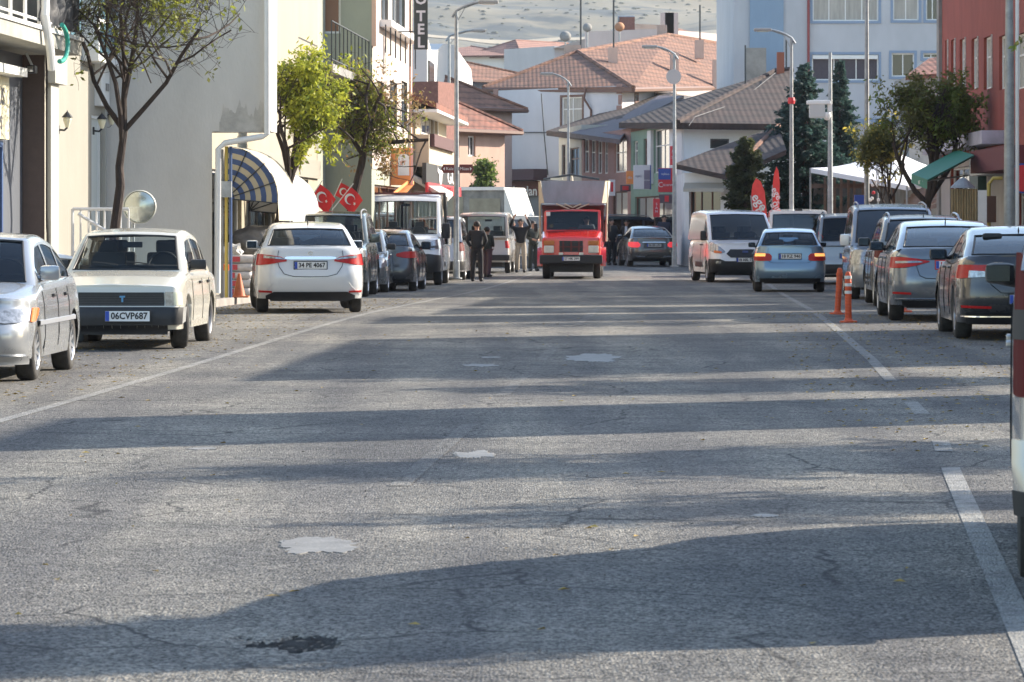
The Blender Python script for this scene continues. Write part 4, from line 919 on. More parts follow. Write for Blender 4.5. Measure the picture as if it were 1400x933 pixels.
cc = f.P(f.U(42)-.2, f.Z(42, 96), .05); ca = thing('security_camera', 'small black and white security camera under the left balcony', 'security camera', cc)
MB().box((0, 0, 0), (.14, .3, .12), bev=.02).build('housing', M_BLACK, ca); MB().tube([(0, .1, .05), (-.1, .15, .25)], .02, 6).build('bracket', M_PVC, ca); MB().box((0, -.16, 0), (.09, .02, .08)).build('lens', M_CHR, ca)
MB().tube([f.P(f.w-.05, 5, .012), f.P(f.w-.05, 1.7, .012), f.P(f.w-.02, 1.2, .03), f.P(f.w-.05, .5, .012)], .02, 6).build('cable', M_BLACK, root, world=True)
# ---- left 2: cream house with wall lamps, bay window
pts = [sxy(-10.9, 56.2), sxy(-10.9, 67), sxy(-20, 67), sxy(-20, 56.2)]
f = Face(pts[0], pts[1]); do = f.op(125, 158, 138, 322); do = (do[0], do[1], .15, do[3])
root, fs = building('building', 'cream stucco house with wall lamps and a white gridded bay window', 'building', pts, 0, 13, stucco('warm_cream', (.28, .265, .225), .1), {0: [do]}, depth=.12)
f.window(root, do, M_PVC, 1, 1, .1, mat('pale_door', (.5, .53, .5), .6), name='door')
for x0, x1 in ((64, 75), (139, 141)):
    mb = MB(); f.box(mb, f.U(x0), min(f.w, f.U(x1)), 0, f.Z(70, 115) if x0 < 70 else f.Z(140, 90), 0, .07)
    if x0 < 70: f.box(mb, f.U(x0)-.1, f.U(x1)+.3, f.Z(70, 115), f.Z(70, 20), 0, .16)
    mb.build('pilaster', stucco('bright_trim', (.38, .37, .33), .08), root, world=True)
bay = MB(); u0, u1, zb0 = f.U(112), f.w-.1, f.Z(130, 88); f.box(bay, u0, u1, zb0, 13, 0, .3); bay.build('bay', M_PVC, root, world=True)
for k in range(6):
    for q in range(3):
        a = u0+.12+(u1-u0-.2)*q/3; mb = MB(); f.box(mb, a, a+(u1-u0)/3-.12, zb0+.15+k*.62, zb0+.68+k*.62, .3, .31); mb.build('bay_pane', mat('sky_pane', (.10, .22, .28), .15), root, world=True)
mb = MB(); mb.add([f.P(u1-.002, zb0+.1, 0), f.P(u1, zb0+.1, 0)], []) if False else None
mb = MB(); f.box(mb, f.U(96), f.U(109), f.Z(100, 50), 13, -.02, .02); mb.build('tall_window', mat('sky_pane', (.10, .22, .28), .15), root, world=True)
mb = MB(); f.box(mb, f.w-1.0, f.w-.05, f.Z(147, 148), f.Z(147, 90), .0, .12); mb.build('white_box', M_PVC, root, world=True); mb = MB(); f.box(mb, f.w-.5, f.w-.2, f.Z(147, 127), f.Z(147, 117), .12, .14); mb.build('vent', M_CONC, root, world=True)
M_LAMP = mat('lamp_glass', (.75, .70, .5), .3)
for i, (px, py, lb) in enumerate(((80, 168, 'black wall lantern nearest the brown jamb on the cream house'), (128, 170, 'black wall lantern left of the door recess on the cream house'), (142, 165, 'black wall lantern at the far corner of the cream house'))):
    p = f.P(f.U(px), f.Z(px, py), 0); r_ = thing('wall_lamp', lb, 'wall lamp', p, group='wall lanterns on the cream house')
    mb = MB(); mb.tube([(0, 0, -.12), (.1, 0, -.13), (.15, 0, -.08)], .018, 6); mb.box((.0, 0, -.12), (.03, .1, .14)); mb.build('bracket', M_BLACK, r_)
    MB().lathe([(.03, -.08), (.075, .05), (.07, .09), (.001, .09)], 8, None, (.15, 0, 0)).build('lamp_shade', M_LAMP, r_)
    MB().lathe([(.1, .09), (.05, .15), (.012, .19), (.001, .22)], 8, None, (.15, 0, 0)).build('cap', M_BLACK, r_)
# ---- left 3: big blank gable, overhanging the pavement
F3 = Face(sxy(-10.9, 67.02), (pxy(370, 67.02)[0], 67.02)); zc = F3.Z(330, 180); ug = F3.U(290)
pts = [sxy(-10.9, 67.02), (F3.B.x, 67.02), sxy(-7.84, 76), sxy(-20, 76), sxy(-20, 67.02)]
pts = [sxy(-20, 67.02), (F3.B.x, 67.02), sxy(-7.84, 68), sxy(-20, 68)]
f = Face(pts[0], pts[1]); f2 = Face(pts[1], pts[2])
win = [(1.2, 2.4, 5.2, 6.8), (4.5, 5.7, 5.2, 6.8)]
root, fs = building('building', 'tall grey rendered house with a blank side wall overhanging the pavement', 'building', pts, 0, 14, GREYW, {0: [(f.U(290), f.w, 0, zc)], 1: [(0, f2.w, 0, zc)], 2: [(0, 1.7, 0, zc)]}, depth=.0)
mb = MB(); x0 = pxy(290, 67.1)[0]
mb.add([(x0, 67.1, 0), (x0+1.3, 67.1, zc), (F3.B.x-.02, 67.05, zc+.02), (pts[2][0]-.02, 68, zc+.02), (x0+.05, 68, zc+.02), (x0-.02, 67.05, zc+.02)], [[2, 3, 4, 5]]); mb.build('soffit', M_CONC, root, world=True)
pass
mb = MB(); rnd = random.Random(3); pl = [f.P(f.U(300), f.Z(330, 181), .006)]
for i in range(60): pl.append(f.P(f.U(300+i*1.08), f.Z(330, 153+22*noise.noise(Vector((i*.21, 1.5, 0)))+9*noise.noise(Vector((i*.9, 4, 0)))), .006))
pl.append(f.P(f.U(364), f.Z(330, 181), .006)); mb.prism(pl, (0, .01, 0)); mb.build('bare_plaster_patch', mat('bare_render', (.47, .45, .41), .95, var=.35, scale=3, bump=.6), root, world=True)
pp = [f.P(f.w-.06, 14, .1), f.P(f.w-.06, f.Z(370, 184), .1), f.P(f.w-.15, f.Z(370, 187), .1), f.P(f.U(308), f.Z(330, 196), .1), f.P(f.U(299), f.Z(330, 204), .1), f.P(f.U(298), .25, .1)]
MB().tube(pp, .055, 10).build('drain_pipe', M_PVC, root, smooth=50, world=True)
sp = [((302, 204), (302, 385), M_CONC), ((308, 200), (308, 385), mat('yellow_pipe', (.55, .40, .08), .6)), ((314, 200), (314, 385), mat('blue_frame', (.035, .08, .2), .5))]
for (a, b_), (c_, d_), m_ in sp: MB().tube([f.P(f.U(a), f.Z(a, b_), -.25), f.P(f.U(a), .15, -.25)], .032, 6).build('shop_post', m_, root, world=True)
mb = MB(); f.box(mb, f.U(299), f.U(316), f.Z(305, 270), f.Z(305, 248), -.2, -.05); mb.build('meter_box', M_GALV, root, world=True)
# upper windows of the street face
for k in range(2): pass
# ---- left 3b: low set back cream house with the awnings
pts = [sxy(-9.5, 68.05), sxy(-9.5, 91.2), sxy(-20, 91.2), sxy(-20, 68.05)]; f = Face(pts[0], pts[1]); oo = [(1.5, 8, .2, 2.6), (9, 14, .2, 2.6), (15, 21, .2, 2.6)]
root, fs = building('building', 'sunny cream house set back behind the awnings and the yellow green tree', 'building', pts, 0, 14, stucco('sunny_cream', (.36, .32, .24), .1), {0: oo})
for o in oo: f.window(root, o, M_PVC, 4, 1, .16, glass('blue_shop_glass', (.3, .36, .42), .5))
mb = MB(); f.box(mb, 8, f.w, 2.65, 3.1, .002, .08); mb.build('shop_fascia', mat('beige_fascia', (.30, .27, .22), .6), root, world=True)
# ---- striped awning (quarter drum) and its neighbour
def awning(label, a, Y0, Y1, zt, r, mA, mB, stripes, name='awning', drop=.35, ang=95):
    g = street(a, Y0); rt = thing(name, label, 'awning', (g.x, g.y, zt-r), RZ)
    L_ = Y1-Y0; N = 10; arc = [Vector((r*math.sin(R(ang)*i/N), 0, r*math.cos(R(ang)*i/N))) for i in range(N+1)]
    arc.append(arc[-1]+Vector((.02, 0, -drop)))
    MB().grid([[p+Vector((0, y_, 0)) for p in arc] for y_ in [L_*j/6 for j in range(7)]]).build('canopy', mB, rt, smooth=60)
    for k in range(stripes):
        r0, r1 = r*(.06+.92*k/stripes), r*(.06+.92*(k+1)/stripes)
        MB().grid([[Vector((q*math.sin(R(ang)*i/N), .004, q*math.cos(R(ang)*i/N))) for i in range(N+1)] for q in (r0, r1)]).build('side_stripe', (mA, mB)[k % 2], rt)
    fr = MB()
    for t in (.02, .25, .5, .75, 1): fr.tube([(0, -.01, 0), (r*math.sin(R(ang)*t), -.01, r*math.cos(R(ang)*t))], .012, 5)
    fr.build('rib', M_DMET, rt); return rt
CV = mat('cream_canvas', (.55, .50, .38), .9, var=.15, scale=2); CB = mat('blue_canvas', (.06, .10, .22), .9, var=.2, scale=3)
awning('blue and cream striped quarter round awning under the grey gable', -9.48, 73.4, 76.4, 3.08, 1.05, CB, mat('canvas_stripe', (.45, .40, .28), .9), 9)
for o_ in [x for x in C.objects if x.name.startswith('canopy')]: o_.data.materials[0] = CV
awning('plain white drop awning behind the striped one', -9.48, 77.2, 82.5, 2.72, .92, mat('white_canvas', (.5, .49, .46), .9), mat('white_canvas', (.5, .49, .46), .9), 1, drop=.75)
# ---- left 4: olive house with recessed balcony, then pink shopfront house
pts = [sxy(-9.9, 91.3), sxy(-9.9, 97), pxy(508, 97), sxy(-8.67, 109.7), sxy(-20, 109.7), sxy(-20, 91.3)]
f1 = Face(pts[1], pts[2]); f2 = Face(pts[2], pts[3]); f0 = Face(pts[0], pts[1])
o0 = f1.op(441, -60, 466, 46)
wo2 = [f2.op(520, -80, 530, 36), f2.op(535, -80, 553, 36), f2.op(516, 112, 524, 175), f2.op(532, 112, 542, 175), f2.op(548, 112, 556, 175), f2.op(512, 255, 556, 330)]
root, fs = building('building', 'olive and pink house with a railed balcony behind the brown tree', 'building', pts, 0, 14, stucco('olive_render', (.34, .35, .28), .15), {1: [o0], 2: wo2})
f1.window(root, o0, M_PVC, 1, 1, .16, mat('brown_reflection_pane', (.22, .10, .06), .2))  # brown reflection painted into the pane colour
for o in wo2[:5]: f2.window(root, o, M_PVC, 2, 2)
f2.window(root, wo2[5], M_BFR, 4, 1, .16, M_GLZ)
mb = MB(); f2.box(mb, f2.w-.4, f2.w, 0, 14, .001, .08); mb.build('pilaster', stucco('pink_trim', (.70, .46, .36), .15), root, world=True); mb = MB(); f2.box(mb, -.0, .32, f2.Z(512, 65), 14, .001, .12); mb.build('pilaster', stucco('pink_trim', (.70, .46, .36), .15), root, world=True)
mb = MB(); f2.box(mb, .33, f2.w-.41, 2.9, 14, .001, .05)
fz = MB(); f2.wall(fz, 3.0, 14, wo2[:5]); o_ = fz.build('street_facing', stucco('white_pink', (.52, .44, .39), .15), root, world=True); o_.location = f2.n*.02
mb = MB(); f2.box(mb, f2.U(518), f2.U(557), f2.Z(535, 47), f2.Z(535, 38), .03, .35); mb.build('bay_ledge', M_PVC, root, world=True)
gy = sxy(-8.72, 87.2); fb = Face(gy, pxy(506, 97)); zs = fb.Z(480, 98)
mb = MB(); mb.add([fb.P(0, zs, 0), fb.P(fb.w, zs, 0), f1.P(0, zs, 0), (f0.A.x, 91.3, zs), fb.P(0, zs-.2, 0), fb.P(fb.w, zs-.2, 0), f1.P(0, zs-.2, 0), (f0.A.x, 91.3, zs-.2)], [[0, 1, 2, 3], [4, 5, 6, 7], [0, 1, 5, 4], [1, 2, 6, 5], [3, 0, 4, 7]]); mb.build('balcony_slab', M_CONC, root, world=True)
mb = MB(); 
for k in range(11): mb.tube([fb.P(fb.w*k/10, zs, -.03), fb.P(fb.w*k/10, zs+1.02, -.03)], .015, 5)
for z_ in (zs+.1, zs+1.02): mb.tube([fb.P(0, z_, -.03), fb.P(fb.w, z_, -.03)], .02, 5)
mb.build('balcony_railing', M_DMET, root, world=True)
mb = MB()
for k in range(7): mb.tube([f2.P(f2.U(512+k*7), f2.Z(530, 82), .3), f2.P(f2.U(512+k*7), f2.Z(530, 45), .3)], .02, 5)
mb.build('bay_bracket', M_DMET, root, world=True)
# ---- hanging vertical sign OTEL
g = at(575.5, 34, 101); zt_, zb_ = CZ+(308+40)/F*101, CZ+(308-68)/F*101
sg_ = thing('hotel_sign', 'dark vertical sign with pale letters reading OTEL above the street', 'sign', (g.x, 101, (zt_+zb_)/2))
MB().box((0, 0, 0), (.385, .16, zt_-zb_), bev=.015).build('board', mat('sign_black', (.035, .04, .04), .4), sg_); W_ = mat('sign_letter', (.66, .62, .64), .5)
for ch, py in (('O', 8-8), ('T', 23), ('E', 41), ('L', 59)): 
    z_ = CZ+(308-py)/F*101-sg_.location.z
    t_ = text(ch, .40, W_, sg_, (0, -.085, z_), ext=.006, bold=.012)
for z_ in (.5, -.6): MB().tube([(-.2, 0, z_), (-.62, 0, z_)], .02, 6).build('bracket', M_DMET, sg_)
MB().tube([(-.28, 0, 1.4), (-.28, 0, -1.1)], .015, 5).build('pole', M_DMET, sg_)
# ---- left 5: beige house with a red tiled eave and bay
pts = [sxy(-8.55, 109.75), sxy(-8.55, 124), sxy(-18, 124), sxy(-18, 109.75)]; f = Face(pts[0], pts[1]); zt5 = f.Z(590, 149)
o = [f.op(575, 158, 598, 226), f.op(562, 165, 568, 222), f.op(560, 262, 606, 330)]
root, fs = building('building', 'beige house with a white gridded window under a red tiled eave', 'building', pts, 0, zt5, stucco('beige_sunny', (.50, .43, .32), .12), {0: o})
f.window(root, o[0], M_PVC, 4, 2, surround=M_PVC); f.window(root, o[1], M_PVC, 1, 2); f.window(root, o[2], M_PVC, 3, 1, .16, M_GLZ)
e = [f.P(-.2, zt5-.05, .7), f.P(f.w+.4, zt5-.05, .7), f.P(f.w+.4, zt5+1.3, -3.5), f.P(-.2, zt5+1.3, -3.5)]; slab(root, e, .18, TL_R)
mb = MB(); f.box(mb, -.2, f.w+.4, zt5-.34, zt5-.25, .0, .72); mb.build('eave_board', M_PVC, root, world=True)
mb = MB(); f.box(mb, f.U(566), f.U(602), f.Z(585, 232), f.Z(585, 190), .005, .45); mb.build('bay', stucco('beige_sunny', (.50, .43, .32), .12), root, world=True)
mb = MB(); f.box(mb, f.U(567), f.U(600), f.Z(585, 205), f.Z(585, 189), .45, .6); mb.build('bay_awning', mat('maroon_cloth', (.10, .05, .05), .9), root, world=True)
# signs below it
s1 = thing('shop_sign', 'black and white butcher sign with a bull head reading GÜL', 'sign', f.P(f.U(583), f.Z(583, 247), .5)); rz_ = math.atan2(f.u.y, f.u.x)
s1.rotation_euler = (0, 0, rz_); wS = f.U(607)-f.U(558)
MB().box((0, 0, .12), (wS, .12, .62)).build('board', mat('sign_black2', (.03, .03, .03), .5), s1)
MB().box((0, -.07, -.3), (wS, .08, .3)).build('red_band', mat('sign_red', (.60, .03, .04), .5), s1)
text('GÜL', .62, M_PVC, s1, (wS*.26, -.065, .12), ext=.01, sx=4.5, bold=.01); text('BALEYET', .26, mat('sign_darkred', (.2, .01, .02), .5), s1, (wS*.05, -.115, -.3), ext=.01, sx=5)
bl = [(-.5, .5), (-.38, .36), (-.2, .32), (0, .3), (.2, .32), (.38, .36), (.5, .5), (.5, .22), (.28, .12), (.22, -.2), (.1, -.42), (-.1, -.42), (-.22, -.2), (-.28, .12), (-.5, .22)]
MB().prism([(-wS*.12+x*2.6, -.07, .1+z*.62) for x, z in bl], (0, -.012, 0)).build('bull_head', M_PVC, s1)
s2 = thing('shop_sign', 'orange and white projecting shop sign beside the brown tree', 'sign', (0, 0, 0)); s2.location = at(549, 228, 103)
MB().box((0, 0, 0), (.62, .16, 1.05)).build('board', mat('sign_orange', (.85, .30, .08), .5, var=.1), s2); MB().box((.06, -.085, .05), (.32, .01, .6)).build('white_field', M_PVC, s2); MB().box((.29, -.086, 0), (.07, .01, 1.04)).build('pink_edge', mat('sign_pink', (.8, .42, .35), .5), s2)
text('ET', .16, mat('sign_orange_ink', (.7, .2, .05), .5), s2, (.05, -.095, .1))
# white slanted awning below
def flat_awning(label, pts, m, name='awning', t=.03, posts=()):
    c = sum((Vector(p) for p in pts), Vector())/len(pts); r_ = thing(name, label, 'awning', c)
    MB().prism(pts, (0, 0, -t)).build('canopy', m, r_, world=True)
    for a, b_ in posts: MB().tube([a, b_], .02, 6).build('arm', M_GALV, r_, world=True)
    return r_
flat_awning('white sloping awning under the orange sign and the butcher sign', [at(562, 240, 108), at(571, 238, 112), at(619, 263, 113), at(612, 270, 107)], mat('white_canvas', (.5, .49, .46), .9), t=.12)
flat_awning('small orange striped awning beside the brown tree trunk', [at(532, 268, 101), at(560, 245, 103), at(566, 248, 106), at(548, 268, 105)], mat('sign_orange', (.85, .30, .08), .5, var=.1), t=.1)
# ---- far left group
def simple(label, L_, Rr, y_top, y_bot, m, ops=(), depth_=8, group=None, fm=None, cols=2, Yback=None, win_s=None, rows=1):
    """camera facing block between pixels, L_=(px, Y), Rr=(px, Y)"""
    A, B = pxy(*L_), pxy(*Rr); f = Face(A, B); z1 = f.Z((L_[0]+Rr[0])/2, y_top); Ym = (A[1]+B[1])/2
    z0 = (gz(Ym) if Ym < 200 else terr(0, Ym)-2) if y_bot is None else f.Z(L_[0], y_bot)
    back = -f.n*depth_; pts = [A, B, (B[0]+back.x, B[1]+back.y), (A[0]+back.x, A[1]+back.y)]
    oo = [f.op(*q) for q in ops]; rt, fs = building('house' if depth_ < 30 else 'building', label, 'house', pts, z0, z1, m, {0: oo}, group)
    for q in oo: fs[0].window(rt, q, fm or M_PVC, cols, rows, surround=win_s)
    return rt, fs[0], z1
def hip(rt, f, z1, depth_, rise, m, ov=.5, ri=.5, name='roof'):
    """hip roof over a block whose front face is f"""
    P = lambda u, o, z: f.P(u, z, o)
    a, b, c_, d = P(-ov, ov, z1), P(f.w+ov, ov, z1), P(f.w+ov, -depth_-ov, z1), P(-ov, -depth_-ov, z1)
    ins = min(f.w/2, depth_/2)*ri*2*.5+.0
    if f.w >= depth_: r0, r1 = P(depth_/2*ri*2, -depth_/2, z1+rise), P(f.w-depth_/2*ri*2, -depth_/2, z1+rise)
    else: r0, r1 = P(f.w/2, -f.w/2, z1+rise), P(f.w/2, -depth_+f.w/2, z1+rise)
    mb = MB()
    if f.w >= depth_: fc = [[0, 1, 5, 4], [1, 2, 5], [2, 3, 4, 5], [3, 0, 4]]
    else: fc = [[0, 1, 4], [1, 2, 5, 4], [2, 3, 5], [3, 0, 4, 5]]
    mb.add([a, b, c_, d, r0, r1], fc+[[3, 2, 1, 0]]); o = mb.build(name, m, rt, world=True)
    ev = MB(); 
    for p, q in ((a, b), (b, c_), (c_, d), (d, a)): ev.tube([p-Vector((0, 0, .06)), q-Vector((0, 0, .06))], .09, 5)
    ev.build('gutter', M_BFR, rt, world=True)
    rg_ = MB()
    for p, q in ((a, r0), (b, r1 if f.w >= depth_ else r0), (r0, r1)): rg_.tube([p, q], .10, 6)
    rg_.build('ridge_tiles', m, rt, world=True); return o
PINK = stucco('peach_render', (.50, .33, .26), .2)
rt, f, z1 = simple('peach pink house with a white window behind the dark green tree', (604, 138), (690, 142), 178, None, PINK, [(616, 184, 628, 216), (640, 186, 650, 214)], 9)
hip(rt, f, z1, 9, 1.7, TL_R)
rt, f, z1 = simple('low brown roofed house left of the white corner house', (612, 160), (700, 164), 148, None, stucco('dusty_pink', (.5, .36, .3)), [], 9); hip(rt, f, z1, 9, 1.6, TL_O)
rt, f, z1 = simple('pale blue house with a grey window under a tiled roof', (618, 205), (760, 212), 112, None, stucco('pale_blue_render', (.50, .54, .60), .1), [(643, 137, 660, 143)], 10); hip(rt, f, z1, 10, 1.5, TL_O, ri=.15)
# white gable lit by the sun
A, B = pxy(584, 150), pxy(646, 190); f = Face(A, B)
rt = thing('house', 'bright white sunlit gable wall behind the street lamps', 'house', (A[0], A[1], 0))
pl = [f.P(f.U(x), f.Z(x, y_), 0) for x, y_ in ((584, 400), (646, 350), (646, 112), (644, 95), (621, 62), (606, 60), (592, 76), (584, 50))]; mb = MB(); mb.prism(pl, -f.n*4); mb.build('wall', stucco('bright_white', (.58, .57, .55), .06), rt, world=True)
q = (f.U(585), f.U(592), f.Z(588, 130), f.Z(588, 85)); mb = MB(); f.box(mb, *q, .0, .06); mb.build('window', M_WIN, rt, world=True)
rt, f, z1 = simple('small flat roofed reddish shed wall under the white gable', (599, 134), (622, 136), 113, None, mat('brick_brown', (.22, .10, .08), .9, var=.3), [], 3)
# far house on the hillside
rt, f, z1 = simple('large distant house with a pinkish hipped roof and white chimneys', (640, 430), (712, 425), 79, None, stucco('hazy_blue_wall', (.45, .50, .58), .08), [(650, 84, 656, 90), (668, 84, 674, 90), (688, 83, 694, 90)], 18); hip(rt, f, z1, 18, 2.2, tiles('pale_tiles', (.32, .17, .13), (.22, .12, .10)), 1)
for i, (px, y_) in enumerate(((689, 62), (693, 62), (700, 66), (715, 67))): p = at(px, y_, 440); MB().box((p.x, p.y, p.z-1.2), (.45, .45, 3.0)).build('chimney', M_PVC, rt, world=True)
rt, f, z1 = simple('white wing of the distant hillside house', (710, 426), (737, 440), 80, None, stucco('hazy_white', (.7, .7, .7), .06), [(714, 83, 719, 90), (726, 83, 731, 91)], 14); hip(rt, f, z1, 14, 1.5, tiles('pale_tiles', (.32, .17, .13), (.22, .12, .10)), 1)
# scattered houses low on the slope, right of centre
rt, f, z1 = simple('long pale gabled block behind the orange tiled roof', (758, 262), (905, 268), 66, None, stucco('pale_block', (.52, .50, .50), .1), [(838, 40, 850, 62)], 6)
mb = MB(); mb.prism([at(756, 66, 261.5), at(908, 66, 266), at(900, 34, 264), at(868, 33, 263.5)], (0, 5, 0)); mb.build('gable', stucco('pale_block', (.52, .50, .50), .1), rt, world=True)
mb = MB(); p = at(857, 45, 262); mb.box((p.x, p.y, p.z), (1.1, 1, 2.2)); mb.build('chimney', mat('brick_brown', (.22, .10, .08), .9, var=.3), rt, world=True); p = at(856, 28, 262); mb = MB(); mb.tube([(p.x-.6, p.y, p.z), (p.x+.6, p.y, p.z)], .35, 12); mb.build('water_tank', M_GALV, rt, smooth=50, world=True)
rt, f, z1 = simple('sunlit pink chimney wall and roof at the crest of the orange roof', (900, 250), (1000, 258), 44, None, stucco('pink_white', (.62, .50, .46), .1), [], 6)
mb = MB(); 
for px in (912, 918): p = at(px, 34, 250); mb.box((p.x, p.y, p.z), (.9, .8, 1.6))
mb.build('chimney', stucco('pink_white', (.62, .50, .46), .1), rt, world=True)
slab(rt, [at(898, 46, 247), at(1005, 78, 252), at(1005, 60, 262), at(925, 38, 258)], .2, TL_O)
# ---- the white corner house with a big orange roof
Lc, Cc, Rc = pxy(675, 195), pxy(850, 188), pxy(1012, 216); Bc = (Lc[0]+Rc[0]-Cc[0]-2, Lc[1]+Rc[1]-Cc[1])
f = Face(Lc, Cc); f2 = Face(Cc, Rc); z1 = f.Z(760, 121)
wops = [f.op(768, 133, 796, 176), f.op(768, 196, 792, 240)]
w2 = [f2.op(868, 130, 872, 138), f2.op(895, 130, 905, 136)]
root, fs = building('house', 'white corner house with a wide blank front under a large orange tiled roof', 'house', [Lc, Cc, Rc, Bc], 0, z1, stucco('cool_white', (.52, .52, .55), .10), {0: wops, 1: w2})
for o in wops: f.window(root, o, M_PVC, 2, 2, pane=M_CURT, surround=M_BFR)
for o in w2: f2.window(root, o, M_PVC, 2, 1, surround=M_BFR)
V = [at(661, 120, 196), at(866, 120, 187), at(1018, 117, 214), at(1018, 66, 232), at(915, 48, 222), at(790, 71, 202), at(735, 95, 222)]
mb = MB(); mb.add(V, [[0, 1, 5], [1, 2, 4, 5], [2, 3, 4]]); mb.add([v-Vector((0, 0, .22)) for v in V], [[0, 1, 5], [1, 2, 4, 5], [2, 3, 4]]); 
mb.add([V[0], V[1], V[2], V[2]-Vector((0, 0, .22)), V[1]-Vector((0, 0, .22)), V[0]-Vector((0, 0, .22))], [[0, 1, 4, 5], [1, 2, 3, 4]])
mb.add([V[0], V[5], V[4], V[3]]+[at(1020, 110, 240), at(700, 118, 235)], [[0, 1, 2, 5], [2, 3, 4, 5]])
mb.build('roof', TL_O, root, world=True)
mb = MB(); 
for a, b_ in ((0, 5), (1, 5), (5, 4), (4, 3)): mb.tube([V[a], V[b_]], .13, 6)
mb.build('ridge_tiles', TL_O, root, world=True); mb = MB(); mb.tube([V[0]-Vector((0, 0, .12)), V[1]-Vector((0, 0, .12)), V[2]-Vector((0, 0, .12))], .13, 6); mb.build('gutter', M_BFR, root, world=True)
qn = MB(); 
for k in range(16):
    z_ = k*.55; wq = .35 if k % 2 else .22; f.box(qn, 0, wq, z_, z_+.5, .0, .04); f.box(qn, f.w-wq, f.w+.03, z_, z_+.5, .0, .04)
qn.build('quoins', mat('brown_quoin', (.30, .18, .15), .85), root, world=True)
for px in (741, 803): MB().tube([f.P(f.U(px), z1, .1), f.P(f.U(px), z1-.6, .25), f.P(f.U(px)+.35, z1-1.2, .08), f.P(f.U(px)+.35, 2, .08)], .06, 6).build('drain_pipe', M_BFR, root, world=True) if px > 790 else None
for (px, py, Y_, wd, h) in ((783, 71, 203, .9, -.1), (838, 77, 199, .5, .1), (922, 86, 203, .45, .3), (956, 68, 214, .5, .3), (905, 46, 222, .6, .2), (978, 104, 206, .3, 1.0)):
    if wd: p = at(px, py, Y_); MB().box((p.x, p.y, p.z), (wd, .8, h+.8)).build('chimney', stucco('chimney_render', (.55, .40, .33), .2), root, world=True)
for (px, y0_, y1_, Y_) in ((794, 0, 72, 203), (839, 10, 70, 206), (957, 32, 62, 218)): MB().tube([at(px, y1_, Y_), at(px, y0_-25, Y_)], .05, 5).build('mast', M_DMET, root, world=True)
for (px, py, Y_, r_, m_, lb) in ((773, 50, 215, .34, M_CONC, 'pale satellite dish left of the orange roof masts'), (803, 38, 216, .28, M_CONC, 'smaller pale satellite dish above the orange roof'), (847, 37, 220, .30, mat('rusty_dish', (.42, .2, .1), .8), 'rusty orange satellite dish beside the brick chimney')):
    p = at(px, py, Y_); dd = thing('satellite_dish', lb, 'satellite dish', p, 0, 'satellite dishes'); MB().lathe([(.001, .14), (r_*.5, .1), (r_, 0), (r_*1.0, .02), (r_*.5, .12), (.001, .16)], 20, Matrix.Rotation(R(70), 3, 'X'), (0, 0, 0)).build('dish', m_, dd, smooth=60); MB().tube([(0, .1, 0), (0, .1, -1.6)], .05, 6).build('mast', M_GALV, dd)
bz = f.Z(720, 234); mb = MB(); f.box(mb, f.U(671), f.U(748), f.Z(710, 247), f.Z(710, 232), 0, 1.0); mb.build('shop_awning', mat('plum_awning', (.075, .045, .055), .8), root, world=True)
mb = MB(); f.box(mb, f.U(673), f.U(760), f.Z(710, 268), f.Z(710, 248), 0, .3); mb.build('fascia', mat('brown_fascia', (.13, .045, .035), .7), root, world=True)
text('Meydan  Pide', .72, M_PVC, root, f.P(f.U(735), f.Z(720, 262), .32)-root.location, (R(90), 0, math.atan2(f.u.y, f.u.x)), .01, bold=.01)
mb = MB(); f.box(mb, f.U(675), f.U(760), 0, f.Z(710, 268), -.02, .04); mb.build('shop_front', mat('shop_dark', (.12, .13, .15), .4), root, world=True)
mb = MB(); mb.tube([f.P(-.2, f.Z(690, 181), .1), f.P(f.w*.9, f.Z(800, 182), .1)], .03, 5); mb.tube([at(740, 128, 187), at(744, 185, 187), at(749, 240, 187)], .03, 5); mb.build('cable', M_DMET, root, world=True)
# ---- the row on the right, seen at a slant
def slant(label, pA, pB, y_topA, m, ops, depth_=10, **k):
    A, B = pxy(*pA), pxy(*pB); f = Face(A, B); z1 = f.Z(pA[0], y_topA); back = -f.n*depth_
    pts = [A, B, (B[0]+back.x, B[1]+back.y), (A[0]+back.x, A[1]+back.y)]; oo = [f.op(*q[:4]) for q in ops]
    rt, fs = building('house', label, 'house', pts, 0, z1, m, {0: oo}); 
    for q, o in zip(ops, oo): fs[0].window(rt, o, q[4] if len(q) > 4 else M_PVC, q[5] if len(q) > 5 else 2, q[6] if len(q) > 6 else 2, surround=q[7] if len(q) > 7 else None)
    return rt, fs, z1
PK = mat('dusky_pink', (.42, .25, .22), .9, var=.2)
rt, fs, z1 = slant('low cream house end with dark brown windows beside the white corner house', (764, 180), (795, 172), 177, stucco('dull_cream', (.52, .50, .44)), [(768, 198, 773, 240, M_BFR, 1), (779, 202, 792, 242, M_BFR, 2)], 8)
slab(rt, [at(747, 179, 184), at(797, 185, 170), at(858, 157, 178), at(925, 126, 192), at(905, 127, 196)], .25, TL_D)
rt, fs, z1 = slant('pink framed house with tall white shuttered windows on the right row', (795.5, 171.8), (862, 158), 186, PK, [(798, 190, 805, 236), (807, 191, 814, 237), (816, 192, 823, 238), (825, 193, 831, 238), (840, 192, 857, 236, M_PVC, 2, 2), (800, 272, 830, 330, M_BFR, 3, 1), (836, 262, 858, 325, M_BFR, 2, 1)], 5)
slab(rt, [at(779, 182, 171), at(848, 191, 157), at(866, 165, 165), at(935, 131, 180), at(900, 131, 184), at(850, 160, 178)], .2, mat('purple_sheet', (.10, .075, .09), .7, .0, var=.35, scale=1.5))
